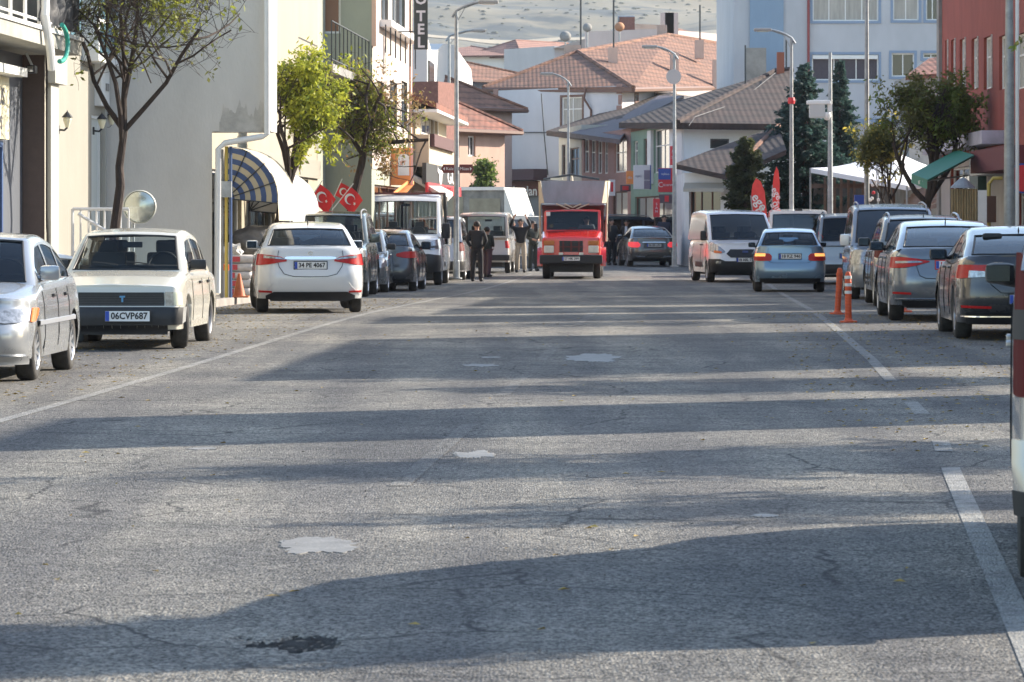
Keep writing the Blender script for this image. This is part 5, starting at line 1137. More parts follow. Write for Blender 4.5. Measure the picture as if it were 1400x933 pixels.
rt, fs, z1 = slant('mint green house with a white window bay on the right row', (862.5, 157.8), (936, 142), 181, stucco('mint_render', (.20, .30, .24), .25), [(866, 193, 872, 228), (880, 190, 885, 228, M_BFR, 1), (894, 176, 918, 236, M_PVC, 2, 2), (868, 268, 930, 330, M_BFR, 5, 1)], 2.5)
mb = MB(); f = fs[0]; f.box(mb, f.U(890), f.w, 3.2, z1-.02, .002, .06); 
fz = MB(); f.wall(fz, 3.1, z1, [f.op(894, 176, 918, 236)]); 
mb = MB(); f.box(mb, f.U(919), f.w, 3.2, z1-.1, .002, .12); mb.build('white_pilaster', WHITEW, rt, world=True); mb = MB(); f.box(mb, f.U(888.5), f.U(893.5), 3.2, z1-.1, .002, .12); mb.build('white_pilaster', WHITEW, rt, world=True)
A, B = pxy(935, 141.8), pxy(1075, 142.2); rt2, fs2 = building('house', 'white side wall with a small dark window under the large dark tiled roof', 'house', [A, B, (B[0], 160), (A[0]+1, 160)], 0, Face(A, B).Z(990, 168), stucco('bluish_white', (.56, .60, .64), .1), {0: [Face(A, B).op(971, 190, 997, 203)]})
fs2[0].window(rt2, fs2[0].op(971, 190, 997, 203), M_DMET, 1, 1)
V = [at(846, 168, 160), at(926, 168, 141), at(1078, 170, 141), at(1100, 168, 155), at(1082, 96, 155), at(1060, 98, 156), at(925, 139, 175)]
mb = MB(); mb.add(V, [[0, 1, 5, 6], [1, 2, 4, 5], [2, 3, 4]]); mb.add([v-Vector((0, 0, .25)) for v in V], [[0, 1, 5, 6], [1, 2, 4, 5], [2, 3, 4]]); mb.add([V[0], V[1], V[2]]+[v-Vector((0, 0, .25)) for v in (V[2], V[1], V[0])], [[0, 1, 4, 5], [1, 2, 3, 4]])
mb.build('roof', TL_D, rt2, world=True); mb = MB(); mb.tube([V[1], V[5]], .14, 6); mb.tube([V[5], V[4]], .14, 6); mb.build('ridge_tiles', TL_D, rt2, world=True)
mb = MB(); p = at(1067, 88, 154.5); mb.box((p.x, p.y, p.z), (.3, .35, 1.0)); mb.build('chimney', mat('brick_red', (.30, .10, .06), .9), rt2, world=True)
mb = MB(); mb.tube([at(1060, 100, 153), at(1010, 140, 147), at(950, 160, 141), at(942, 172, 140.5)], .015, 5); mb.build('cable', mat('grey_cable', (.12, .12, .12), .7), rt2, world=True)
for px, y0_, y1_, Y_ in ((1019, 62, 120, 154), (1075, 55, 92, 154)): MB().tube([at(px, y1_, Y_), at(px, y0_, Y_)], .035, 5).build('mast', M_DMET, rt2, world=True)
# lower tiled house in front
A, B = pxy(936, 134), pxy(1010, 131); rt, fs = building('house', 'low whitewashed shop under a small dark tiled roof by the shrub', 'house', [A, B, (B[0]+1, 141), (A[0], 141.5)], 0, Face(A, B).Z(970, 236), WHITEW, {0: [Face(A, B).op(942, 252, 985, 330)]})
fs[0].window(rt, Face(A, B).op(942, 252, 985, 330), M_BFR, 3, 1, .16, M_GLZ)
V = [at(922, 224, 133.5), at(996, 240, 129), at(1075, 205, 131), at(1064, 172, 140), at(985, 200, 141)]
mb = MB(); mb.add(V, [[0, 1, 3], [1, 2, 3], [0, 3, 4]]); mb.add([v-Vector((0, 0, .18)) for v in V], [[0, 1, 3], [1, 2, 3], [0, 3, 4]]); mb.add([V[0], V[1], V[2]]+[v-Vector((0, 0, .18)) for v in (V[2], V[1], V[0])], [[0, 1, 4, 5], [1, 2, 3, 4]]); mb.build('roof', TL_D, rt, world=True); mb = MB(); mb.tube([V[1], V[3]], .12, 6); mb.build('ridge_tiles', TL_O, rt, world=True)
mb = MB(); mb.prism([at(936, 250, 133.5), at(988, 250, 130.8), at(990, 258, 130), at(934, 258, 133)], (0, 0, -.12)); mb.build('shop_awning', mat('beige_awning', (.35, .32, .27), .8), rt, world=True)
# shop signs of the row
def board(label, x0, y0, x1, y1, Y, m, items=(), yaw=0, t=.14, cat='sign', name='shop_sign'):
    a, b_ = at(x0, y0, Y), at(x1, y1, Y); c = (a+b_)/2; r_ = thing(name, label, cat, c, yaw); w_, h_ = abs(b_.x-a.x)/math.cos(yaw), abs(a.z-b_.z)
    MB().box((0, 0, 0), (w_, t, h_), bev=.01).build('board', m, r_)
    for it in items:
        if it[0] == 'box': MB().box((w_*it[1], -t/2-.006, h_*it[2]), (w_*it[3], .012, h_*it[4])).build('panel', it[5], r_)
        else: text(it[1], h_*it[4], it[5], r_, (w_*it[2], -t/2-.018, h_*it[3]), ext=.004, sx=it[6] if len(it) > 6 else 1)
    return r_
S_ORG = mat('sign_orange', (.85, .30, .08), .5, var=.1); S_RED = mat('sign_red', (.60, .03, .04), .5); S_BLUE = mat('sign_blue', (.03, .07, .32), .5); S_WHT = mat('sign_white', (.68, .68, .70), .5); S_GRY = mat('sign_grey', (.22, .19, .26), .5)
board('small orange shop sign beside the white and purple one', 856, 234, 866, 252, 148, S_ORG, [('txt', 'dia', 0, 0, .3, S_WHT)])
board('large white and purple shop sign with a blue edge on the right row', 866, 226, 890, 259, 147, S_WHT, [('box', .28, -.1, .36, .78, S_GRY), ('box', .47, 0, .06, 1, S_BLUE), ('txt', 'opti', -.22, .05, .16, S_GRY), ('txt', 'gözlük', .25, -.12, .1, S_WHT)])
board('red and blue square shop sign on the right row', 900, 230, 921, 263, 143, S_RED, [('box', -.1, .25, .8, .46, S_BLUE), ('txt', 'vakko', -.05, .25, .14, S_WHT), ('txt', 'C', -.36, -.2, .3, S_WHT), ('txt', 'ticaret', .12, -.2, .16, S_WHT)])
board('narrow white sign with a red figure beside the truck bin', 832, 246, 841, 268, 150, S_WHT, [('box', 0, .05, .4, .6, S_RED)])
board('small red sign under the pink house', 848, 253, 862, 262, 149, mat('sign_dark', (.10, .07, .09), .5), [('box', 0, 0, .6, .6, S_RED)])
board('tall narrow red banner on the white pilaster', 916, 200, 922, 226, 140, S_RED, [('txt', '?', 0, .2, .25, S_WHT), ('txt', 'S', 0, -.1, .2, S_WHT)])
board('tall red banner stand at the shop door', 893, 272, 902, 297, 138, S_RED, [('txt', 'S', 0, .2, .2, S_WHT), ('txt', 'A', 0, 0, .2, S_WHT), ('txt', 'N', 0, -.2, .2, S_WHT)])
board('dark sign with a red badge over the shop door', 901, 266, 920, 278, 141, mat('sign_dark', (.10, .07, .09), .5), [('box', .05, 0, .3, .7, S_RED)])
board('pink and white poster stand on the left pavement by the brown shop', 700, 266, 711, 300, 172, mat('poster_pink', (.5, .25, .36), .6, var=.5, scale=3, col2=(.25, .2, .28)))
# ---- blue grey apartment block
A, B = pxy(1003, 168), pxy(1286, 168); f = Face(A, B)
ops = [(1111, -60, 1201, 29), (1221, -60, 1256, 28), (1266, -60, 1284, 28), (1110, 75, 1201, 110), (1219, 73, 1250, 105), (1262, 73, 1284, 80)]
APT = stucco('apartment_blue_grey', (.46, .475, .505), .12)
root, fs = building('building', 'blue grey apartment block with wide white framed windows', 'building', [A, B, (B[0], 182), (A[0], 182)], 0, 20, APT, {0: [f.op(*q) for q in ops]})
TR = mat('blue_trim', (.22, .29, .40), .8)
for i, q in enumerate(ops): f.window(root, f.op(*q), M_PVC, 4 if i == 0 else (3 if i == 3 else 2), 1, .16, mat('roller_shutter', (.07, .06, .075), .7, var=.2) if i == 3 else (M_CURT if i in (0, 1) else None), surround=TR)
mb = MB(); f.box(mb, f.U(1025), f.U(1071), 0, 20, .001, .12); mb.build('painted_recess', stucco('slate_blue', (.24, .33, .44), .12), root, world=True)  # a recess drawn as a proud strip, its darkness put into the colour
mb = MB(); f.box(mb, f.U(1105), f.U(1280), f.Z(1180, 170), f.Z(1180, 163), .001, .2); mb.build('ledge', TR, root, world=True)
MB().tube([f.P(f.U(1105), 20, .12), f.P(f.U(1105), 2, .12)], .06, 6).build('drain_pipe', mat('oxide_pipe', (.25, .05, .05), .6), root, world=True)
mb = MB(); f.box(mb, f.U(1111), f.U(1200), f.Z(1150, 81), f.Z(1150, 76), -.1, .06); mb.build('shutter_box', M_PVC, root, world=True)
mb = MB(); p = at(1033, 92, 166); mb.box((p.x, p.y, p.z), (.9, 1, 1.7)); mb.build('chimney', M_CONC, root, world=True)
rt, f, z1 = simple('small shed with a red tiled roof between the blue and red buildings', (1243, 130), (1290, 130), 104, None, M_CONC, [], 5)
slab(rt, [at(1238, 104, 128), at(1292, 100, 128), at(1292, 76, 134), at(1270, 80, 134)], .15, TL_R)
# ---- red building, seen at a slant on the right
A, B = pxy(1288, 107), pxy(1430, 84); f = Face(A, B)
ops = [(1292, 55, 1296, 125), (1300, 54, 1306, 125), (1312, 53, 1320, 125), (1328, 52, 1337, 122), (1345, 50, 1356, 122), (1366, 48, 1378, 122), (1388, 46, 1402, 122)]
low = [(1300, 228, 1338, 320), (1392, 232, 1425, 330)]
root, fs = building('building', 'red ochre building with tall narrow white windows at the right edge', 'building', [A, B, (B[0]+9, 88), (A[0]+9, 111)], 0, 9.2, stucco('red_ochre', (.30, .075, .055), .25, 1.5), {0: [f.op(*q) for q in ops+low]})
for q in ops: f.window(root, f.op(*q), M_PVC, 2, 2, pane=M_CURT, sill=None)
for q in low: f.window(root, f.op(*q), M_PVC, 3, 2, .16, M_GLZ)
mb = MB(); f.box(mb, -.6, .02, 0, 9.4, -.4, .1); mb.build('corner_column', M_CONC, root, world=True)
mb = MB(); 
for q in ops: o = f.op(*q); f.box(mb, o[1]+.02, o[1]+.16, o[2], o[3], .001, .03)
mb.build('flaked_plaster', mat('flaked_plaster', (.55, .50, .46), .9, var=.4), root, world=True)
fz = MB(); lo_ = [f.op(*q) for q in low]; f.wall(fz, 0, f.Z(1350, 212), lo_); o_ = fz.build('shop_facing', stucco('grey_shop', (.38, .36, .35), .2), root, world=True); o_.location = f.n*.03
mb = MB(); f.box(mb, f.U(1338), f.U(1350), 0, f.Z(1340, 205), .03, .25); mb.build('green_column', mat('dark_green', (.03, .07, .065), .5), root, world=True)
mb = MB(); f.box(mb, f.U(1352), f.U(1375), f.Z(1360, 240), f.Z(1360, 214), .04, .5); mb.build('white_box_sign', M_PVC, root, world=True)
mb = MB(); f.box(mb, f.U(1376), f.w, f.Z(1390, 236), f.Z(1390, 205), .04, .9); mb.build('maroon_canopy', mat('maroon_canopy', (.14, .03, .035), .8), root, world=True)
mb = MB(); f.box(mb, f.U(1290), f.U(1375), f.Z(1330, 205), f.Z(1330, 188), .04, .6); mb.build('white_fascia', mat('lavender_board', (.5, .48, .58), .6, var=.3, scale=1.5), root, world=True)
# things in front of it
gp = thing('gas_pipe', 'yellow gas pipe with a brown meter box by the grey shop wall', 'pipe', (at(1352, 300, 86).x, 86, gz(86)))
MB().tube([(0, 0, 0), (0, 0, 2.55), (.1, 0, 2.68), (.32, 0, 2.68)], .045, 8).build('pipe', mat('gas_yellow', (.55, .42, .10), .5), gp, smooth=50); MB().box((0, -.08, 1.95), (.3, .2, .62), bev=.01).build('meter_box', mat('rust_box', (.14, .07, .045), .7), gp)
g = at(1318, 290, 84); cs = thing('corrugated_screen', 'tan corrugated sheet screen leaning in front of the grey shop', 'screen', (g.x, 84, gz(84)+.1))
MB().grid([[Vector(((i/60-.5)*.62, .03*math.sin(i*1.1), z_)) for z_ in (0, 2.3)] for i in range(61)]).build('sheet', mat('tan_sheet', (.42, .32, .18), .7, var=.25, scale=3), cs, smooth=60); MB().box((.42, 0, 1.12), (.2, .05, 2.3)).build('white_edge', M_PVC, cs); MB().lathe([(.001, .25), (.1, .2), (.26, .05), (.3, 0)], 16, None, (0, .2, 2.32)).build('dish', M_GALV, cs)
rs = thing('round_sign', 'red round sign with a blue rim at the right edge under the maroon canopy', 'sign', at(1398, 244, 80)); MB().lathe([(.001, -.02), (.33, -.02), (.33, .02), (.001, .02)], 24, Matrix.Rotation(R(90), 3, 'X')).build('disc', S_BLUE, rs); MB().lathe([(.001, .0), (.29, .0), (.29, .035), (.001, .035)], 24, Matrix.Rotation(R(90), 3, 'X')).build('red_face', S_RED, rs)
for v in (rs,): MB().tube([(0, .05, 0), (.5, .4, 0)], .02, 6).build('arm', M_DMET, rs)
flat_awning('green shop awning with white lettering beside the leafy tree', [at(1246, 238, 88), at(1268, 246, 84), at(1332, 212, 90), at(1308, 205, 95)], mat('green_canvas', (.02, .19, .13), .7), t=.05, posts=[(at(1262, 248, 85), at(1325, 240, 91))])
vb = MB(); a, b_ = at(1246, 239, 87.98), at(1267.5, 247, 83.98); vb.add([a, b_, b_-Vector((0, 0, .2)), a-Vector((0, 0, .2))], [[0, 1, 2, 3]]); vb.build('valance', mat('green_canvas', (.02, .19, .13), .7), [o for o in C.objects if o.get('label', '').startswith('green shop awning')][0], world=True)
rt = [o for o in C.objects if o.get('label', '').startswith('green shop awning')][0]; text('MARKET', .13, M_PVC, rt, ((a+b_)/2-Vector((0, .02, .12)))-rt.location, (R(90), 0, math.atan2((b_-a).y, (b_-a).x)), .002)
# white tent roof and timber terrace
tp = at(1216, 203, 127); cn = [at(1108, 230, 126), at(1240, 254, 119), at(1335, 240, 127), at(1200, 226, 136)]
tn = thing('tent', 'large white peaked canopy over the timber cafe terrace', 'tent', (tp.x, tp.y, gz(127)))
mb = MB(); M_T = mat('tent_cloth', (.74, .73, .74), .85, var=.05)
for a, b_ in zip(cn, cn[1:]+cn[:1]):
    rows = []
    for i in range(9):
        e = a.lerp(b_, i/8); rows.append([tp.lerp(e, t)-Vector((0, 0, .55*math.sin(PI*t)*(.35))) for t in [k/6 for k in range(7)]])
    mb.grid(rows); mb.add([a, b_, b_-Vector((0, 0, .16)), a-Vector((0, 0, .16))], [[0, 1, 2, 3]])
mb.build('canopy', M_T, tn, smooth=35, world=True)
for q in cn: MB().tube([q, (q.x, q.y, gz(127))], .035, 8).build('post', M_GALV, tn, world=True)
ws = mat('terrace_wood', (.17, .10, .07), .75, var=.5, scale=2.5, stretch=(.3, .3, 3)); cf = thing('cafe_terrace', 'timber cafe terrace with slanting plank wall under the white canopy', 'terrace', (at(1250, 300, 125).x, 125, gz(125)))
mb = MB()
for k in range(9): 
    y_ = 300-k*7.5; a, b_ = at(1200+k*9, y_+9, 125), at(1291, y_-19, 108); mb.prism([a, b_, b_+Vector((0, 0, .13)), a+Vector((0, 0, .13))], (0, .04, 0))
mb.build('plank_wall', ws, cf, world=True); mb = MB()
for px in (1128, 1141, 1150, 1160, 1168, 1180, 1222): p = at(px, 300, 131); mb.box((p.x, p.y, 1.6), (.09, .09, 3.2))
for z_ in (2.9, 1.0): a, b_ = at(1110, 0, 131), at(1235, 0, 131); mb.box(((a.x+b_.x)/2, 131.1, z_), (b_.x-a.x, .08, .16))
mb.build('post', ws, cf, world=True); mb = MB(); a, b_ = at(1112, 0, 137), at(1290, 0, 137); mb.box(((a.x+b_.x)/2, 137, 1.5), (b_.x-a.x, .2, 3.2)); mb.build('back_wall', mat('terrace_back', (.10, .085, .075), .8, var=.5, scale=2), cf, world=True)
board('small blue notice board by the terrace', 1168, 267, 1183, 291, 110, S_BLUE)
# ---- unseen houses added right of the frame: spaced to cast the shadow bands on the road
M_OFF = [stucco('ochre_front', (.5, .38, .25)), stucco('grey_front', (.45, .44, .42)), stucco('salmon_front', (.5, .33, .26))]
for i, (y0, y1, h, lb) in enumerate(OFFB):
    a0 = 8.6; pts = [sxy(a0, y1), sxy(a0, y0), sxy(a0+4, y0+2.0), sxy(a0+4, y1+2.0)]; f = Face(pts[0], pts[1]); oo = []
    n = int((y1-y0)//2.4)
    for k in range(n):
        for z_ in (.9, 3.9): 
            if z_+1.5 < h-.3: oo.append((.7+k*2.4, 2.0+k*2.4, z_, z_+1.4))
    rt, fs = building('building', lb, 'building', pts, -.1, h, M_OFF[i % 3], {0: oo})
    for o in oo: f.window(rt, o, M_PVC, 2, 1)
# ------------------------------------------------------------------ trucks, tractor, motorcycle
P = dict(L=5.4, W=2.08, H=2.42, sill=.38, r=.35, wb=3.3, ro=1.1, tw=.22, top=[(0, 1.05), (3.1, 1.05), (3.15, 1.34), (4.6, 1.32), (4.95, 1.25), (5.4, 1.0)], rb=3.16, rr=3.26, rf=3.95, wbs=4.72, zrr=2.36, zrf=2.32, wr=.74, wbelt=.84,
         glass='clear', frad=.34, rrad=.05, fprof=[(.3, .06), (.45, 0), (.75, 0), (.8, .05), (1.2, .2)], win=[(3.4, 4.2)], rg=(.1, .9), wg=(.06, .88), zshape=1.35, wstyle='steel')
loc, rz = park(553, 390, P, -1, R(1))
c = Car('pickup_truck', 'white chassis cab pickup truck facing the camera with black bumper and mirrors', loc, rz, paint('van_white', (.74, .75, .77), 0, .12), cat='truck', **P)
c.patch('front_bumper', 1, [(-1.0, .36, .80), (-.7, .34, .84), (.7, .34, .84), (1.0, .36, .80), (1.2, .38, .7)], M_BLACK, .02, mirror=False); c.patch('headlight', 1, [(.55, 1.0, 1.06), (.75, .94, 1.16), (1.0, .98, 1.24)], M_CLR, .014); c.patch('headlight_shade', 1, [(.6, 1.0, 1.03), (.95, 1.0, 1.06)], M_DMET, .02)
c.patch('grille_slot', 1, [(-.35, 1.24, 1.275), (.35, 1.24, 1.275)], M_BLACK, .01, mirror=False); c.plate(1, .6, '18 ACK 559'); c.mirrors(M_BLACK, size=(.22, .16, .42), z=1.42); c.rub(3.3, 4.0, .55, .14, M_BLACK, 'door_moulding'); c.wipers()
MB().box((0, 1.08, 2.45), (2.05, .06, .06)).box((0, -2.6, .0+1.3), (2.1, .05, .4)).build('rack_bar', mat('maroon_bar', (.16, .05, .05), .6), c.root)
for sg in (-1, 1):
    MB().tube([(sg*1.03, 1.08, 2.46), (sg*1.05, .3, 1.1)], .045, 6).build('rack_post', M_BLACK, c.root); MB().box((sg*1.02, -1.3, 1.3), (.04, 2.6, .5)).build('dropside', P_WHITE, c.root)
gm = MB()
for k in range(17): gm.tube([(-.8+k*.1, .42, 1.45), (-.8+k*.1, .42, 2.15)], .008, 4)
gm.build('rear_grid', M_GALV, c.root)
# cream van tail
P = dict(L=4.4, W=1.78, H=1.97, sill=.36, r=.31, wb=2.5, ro=.85, tw=.18, top=[(0, 1.16), (3.8, 1.16), (4.4, .9)], rb=.03, rr=.1, rf=3.3, wbs=3.9, zrr=1.9, zrf=1.9, wr=.74, wbelt=.83, glass='clear', rrad=.08, rg=(.06, .86), win=[(.5, 1.5), (1.6, 2.6), (2.7, 3.5)], wstyle='steel', zshape=1.2)
loc, rz = park(662, 373.5, P, 1, 0)
c = Car('parked_van', 'weathered cream van tail with a tow bar behind the man in black', loc, rz, paint('weathered_cream', (.50, .46, .42), 0, .35), cat='van', **P)
c.patch('tail_light', -1, [(.86, .82, 1.05), (1.0, .82, 1.05)], M_RED, .012); c.patch('rear_bumper', -1, [(-1.0, .42, .60), (1.0, .42, .60)], M_BLACK, .08, mirror=False)
c.patch('roof_edge', -1, [(-.9, 1.1, 1.12), (.9, 1.1, 1.12)], mat('rusty_edge', (.35, .18, .13), .8), .01, mirror=False)
# box truck standing across behind it
g = at(642, 300, 132); bt = thing('box_truck', 'dirty grey box truck standing across the pavement with a slanted nose over its white cab', 'truck', (g.x, 132, gz(132)), R(-22))
DG = mat('dirty_shaded_box', (.34, .33, .29), .85, var=.55, scale=1.6, col2=(.13, .125, .115), detail=10)  # grey holds real dirt plus the shade of this side
MB().box((-.1, 1.0, 1.95), (2.9, 2.0, 1.85), bev=.04).build('cargo_box', DG, bt); MB().box((-.1, -.03, 2.83), (2.92, .06, .12)).build('roof_rim', P_WHITE, bt); MB().box((-.55, -.012, 2.2), (.6, .02, .7)).box((.6, -.012, 2.1), (1.2, .02, .75)).build('side_panel', mat('tan_panel', (.36, .33, .24), .8, var=.3, scale=2), bt)
MB().prism([(1.35, 0, 2.86), (1.72, 0, 1.86), (1.35, 0, 1.86)], (0, 2.0, 0)).build('nose', mat('lit_nose_white', (.78, .77, .70), .6, var=.1), bt)  # sunlit brightness of the nose put into its whiter colour
cb = MB(); cb.prism([(1.36, .08, .5), (1.36, .08, 1.84), (2.1, .08, 1.84), (2.75, .08, 1.15), (3.2, .08, 1.0), (3.3, .08, .5)], (0, 1.84, 0)); cb.build('cab', P_WHITE, bt)
MB().prism([(1.55, .07, 1.2), (1.55, .07, 1.72), (2.05, .07, 1.72), (2.5, .07, 1.2)], (0, .004, 0)).build('side_window', mat('cab_glass', (.06, .10, .16), .1), bt); MB().prism([(2.16, .2, 1.8), (2.74, .2, 1.19), (2.74, 1.8, 1.19), (2.16, 1.8, 1.8)], (.02, 0, .02)).build('windscreen', M_WIN, bt)
for x in (-1.0, 2.7):
    for y_ in (.12, 1.88): MB().lathe([(.1, -.1), (.33, -.1), (.35, 0), (.33, .1), (.1, .1), (.001, .05)], 24, Matrix.Rotation(R(90), 3, 'X'), (x, y_, .35)).build('wheel', M_RUB, bt)
MB().box((.8, 1, .6), (4.6, 1.4, .2)).build('chassis', M_BLACK, bt)
# red truck
RED = paint('truck_red', (.60, .022, .015), 0, .15)
P = dict(L=5.4, W=1.80, H=2.06, sill=.62, r=.39, wb=3.1, ro=1.35, tw=.24, top=[(0, 1.0), (2.9, 1.0), (2.95, 1.42), (4.05, 1.42), (4.75, 1.24), (5.4, 1.20)], rb=2.96, rr=3.02, rf=3.95, wbs=4.12, zrr=2.02, zrf=2.02, wr=.78, wbelt=.84,
         glass='clear', wsglass='mid', frad=.06, rrad=.03, fprof=[(.6, .0), (1.2, .03), (1.24, .08)], win=[(3.1, 3.85)], rg=(.15, .85), wg=(.06, .92), bulge=.02, shape=[(0, 1), (3, 1)], zshape=1.4, wstyle='steel', clear=.07)
P['top'] = [(0, 1.0), (2.9, 1.0), (2.95, 1.42), (4.15, 1.42), (5.35, 1.22), (5.4, 1.20)]
loc, rz = park(782, 381, P, -1, R(.5))
c = Car('truck', 'old red bonneted truck driving towards the camera with a grey sheet metal bin', loc, rz, RED, cat='truck', **P); rt = c.root
c.patch('grille', 1, [(-.40, .80, 1.13), (.40, .80, 1.13)], M_BLACK, .006, mirror=False)
for x in (-.26, 0, .26): MB().box((x*.9, 2.70, .965), (.05, .03, .33)).build('grille_bar', mat('dull_red', (.12, .02, .02), .6), rt)
MB().box((0, 2.705, .95), (.72, .03, .03)).build('grille_bar', mat('dull_red', (.12, .02, .02), .6), rt)
for sg in (-1, 1):
    MB().box((sg*.66, 2.70, .88), (.30, .06, .22), bev=.03).build('headlight', mat('old_lens', (.70, .68, .60), .25, var=.2), rt); MB().box((sg*.66, 2.70, 1.07), (.32, .05, .13), bev=.02).build('indicator', mat('dull_amber', (.45, .15, .03), .4), rt)
    MB().box((sg*.30, 2.80, .72), (.13, .06, .13), bev=.02).build('spot_lamp', mat('old_lens', (.70, .68, .60), .25), rt)
    fd = MB(); y0 = c.ya[1]; fd.grid([[Vector((sg*x_, y0+.56*math.cos(t), .42+.52*math.sin(t))) for t in [R(a) for a in range(-5, 186, 12)]] for x_ in (.86, 1.01, 1.02)]); fd.build('fender', RED, rt, smooth=50)
    MB().box((sg*1.1, 1.25, 1.52), (.10, .08, .24), bev=.02).build('wing_mirror', M_BLACK, rt)
    MB().box((sg*.86, -1.2, 1.3), (.05, 2.9, .75)).build('dropside', RED, rt)
    MB().tube([(sg*1.0, .1, 1.1), (sg*1.03, .1, 2.9)], .035, 6).build('stake', mat('pale_stake', (.62, .56, .42), .8), rt)
MB().box((0, 2.80, .58), (1.86, .16, .27), bev=.04).build('front_bumper', M_BLACK, rt); pl_ = MB(); c.plate(1, .60, '57 HK 399'); [o for o in rt.children if o.name.startswith('number_plate')][0].location.y += .19
MB().box((0, 1.9, .42), (1.3, .12, .14)).tube([(-.75, 2.0, .42), (.75, 2.0, .42)], .06, 8).build('front_axle', M_BLACK, rt)
GS = mat('bin_sheet', (.32, .42, .52), .6, 0, var=.2, scale=3, stretch=(1, 1, .2)); CRM = mat('bin_lit_cream', (.60, .56, .44), .6, var=.1)  # cream carries the sunlit look of the bin sides in its colour
A_ = [(-.86, .75, 2.26), (.86, .75, 2.26), (.96, 1.0, 2.93), (-.96, 1.0, 2.93)]; MB().prism(A_, (0, -.03, 0)).build('bin_front', GS, rt)
for sg in (-1, 1): MB().prism([(sg*.86, .75, 2.26), (sg*.97, .98, 2.93), (sg*1.06, .55, 2.95), (sg*1.06, -2.3, 2.95), (sg*.98, -2.3, 2.26), (sg*.98, .45, 2.26)], (sg*.02, 0, 0)).build('bin_side', CRM, rt)
MB().box((0, -1.0, 2.24), (1.9, 3.2, .05)).build('bin_floor', GS, rt); MB().prism([(-.98, -2.3, 2.26), (.98, -2.3, 2.26), (1.06, -2.3, 2.95), (-1.06, -2.3, 2.95)], (0, -.03, 0)).build('bin_back', GS, rt)
DR = mat('dark_red_frame', (.10, .02, .02), .7); b = MB(); b.box((0, .35, 2.14), (1.9, .06, .1)).box((0, .35, 1.1), (1.8, .06, .1)); 
for x in (-.88, .88): b.box((x, .35, 1.65), (.1, .08, 1.1))
b.build('rack_frame', DR, rt); MB().box((0, .2, 1.6), (1.7, .04, 1.1)).build('rack_board', M_DMET, rt)
for a, q in (((-.5, .8, 2.24), (-.1, .8, 2.08)), ((.1, .8, 2.08), (.5, .8, 2.24)), ((-.25, .8, 2.24), (0, .8, 2.12)), ((0, .8, 2.12), (.25, .8, 2.24))): MB().tube([a, q], .02, 5).build('brace', CRM, rt)
MB().tube([(-.8, .6, 2.98), (-.3, .6, 3.06), (.05, .6, 3.12), (.9, .6, 2.98)], .035, 5).build('top_pole', M_DMET, rt); MB().box((.5, .5, 2.99), (.35, .3, .06)).build('board', CRM, rt); MB().tube([(0, .9, 2.9), (.05, .2, 3.12)], .03, 5).build('top_pole', mat('pale_stake', (.62, .56, .42), .8), rt)
MB().box((.7, 2.05-.0, 1.93), (.12, .01, .12)).build('sticker', M_PVC, rt)
# tractor
g = at(968, 300, 158); tr = thing('tractor', 'tractor with a grey cab, amber beacon and long sloping red bonnet behind the panel van', 'tractor', (g.x, 158, gz(158)), R(-20)); tr.scale = (1.12, 1.12, 1.05); BL = mat('cab_blue_grey', (.22, .27, .31), .5)
MB().box((0, 0, 2.62), (1.45, 1.5, .14), bev=.05).build('roof', BL, tr)
for x in (-.66, .66):
    for y_ in (-.68, .68): MB().tube([(x, y_, 1.1), (x*.95, y_*.95, 2.56)], .045, 6).build('cab_post', BL, tr)
MB().box((0, -.69, 1.85), (1.24, .02, 1.35)).build('windscreen', G_MID, tr); MB().box((-.67, 0, 1.85), (.02, 1.24, 1.35)).build('side_window', G_MID, tr); MB().box((0, 0, .95), (1.3, 1.3, .5)).build('cab_base', M_DMET, tr); MB().box((0, .2, 1.5), (.5, .5, .9), bev=.08).build('seat', M_SEAT, tr)
MB().box((-.1, 0, 2.72), (1.0, .4, .09)).build('roof_rack', RED, tr)
for x in (-.35, .2, .5): MB().lathe([(.07, 0), (.07, .14), (.001, .16)], 10, None, (x, -.2, 2.76)).build('beacon', M_ORG, tr)
for x in (-.8, .8): MB().lathe([(.001, 0), (.1, 0), (.1, .06), (.001, .06)], 12, Matrix.Rotation(R(90), 3, 'X'), (x, -.72, 2.45)).build('work_lamp', M_CLR, tr); MB().box((x*1.15, -.7, 2.1), (.16, .05, .3), bev=.02).build('wing_mirror', M_BLACK, tr)
bn = MB(); bn.grid([[Vector((x_, y_, z_)) for x_, y_, z_ in ((t_, -.3, zb_), (t_, -.34, zt_-.1), (t_, -.2, zt_), (t_, .2, zt_), (t_, .34, zt_-.1), (t_, .3, zb_))] for t_, zt_, zb_ in ((-.7, 2.08, 1.5), (-1.2, 1.95, 1.45), (-1.8, 1.7, 1.33), (-2.1, 1.52, 1.3), (-2.2, 1.42, 1.3))]); bn.build('bonnet', paint('tractor_red', (.30, .01, .02)), tr, smooth=50)
MB().prism([(-2.2, -.3, 1.36), (-1.6, -.36, 1.5), (-1.6, -.36, 1.42), (-2.15, -.3, 1.3)], (0, .04, 0)).build('white_flash', M_PVC, tr); MB().box((-1.2, 0, 1.0), (1.9, .5, .6)).build('engine', M_DMET, tr)
for x, r_, w_ in ((.35, .75, .4), (-1.75, .45, .28)):
    for sg in (-1, 1): MB().lathe([(.1, -w_/2), (r_*.9, -w_/2), (r_, -w_*.3), (r_, w_*.3), (r_*.9, w_/2), (.1, w_/2)], 28, Matrix.Rotation(R(90), 3, 'X'), (x, sg*.85, r_)).build('wheel', M_RUB, tr)
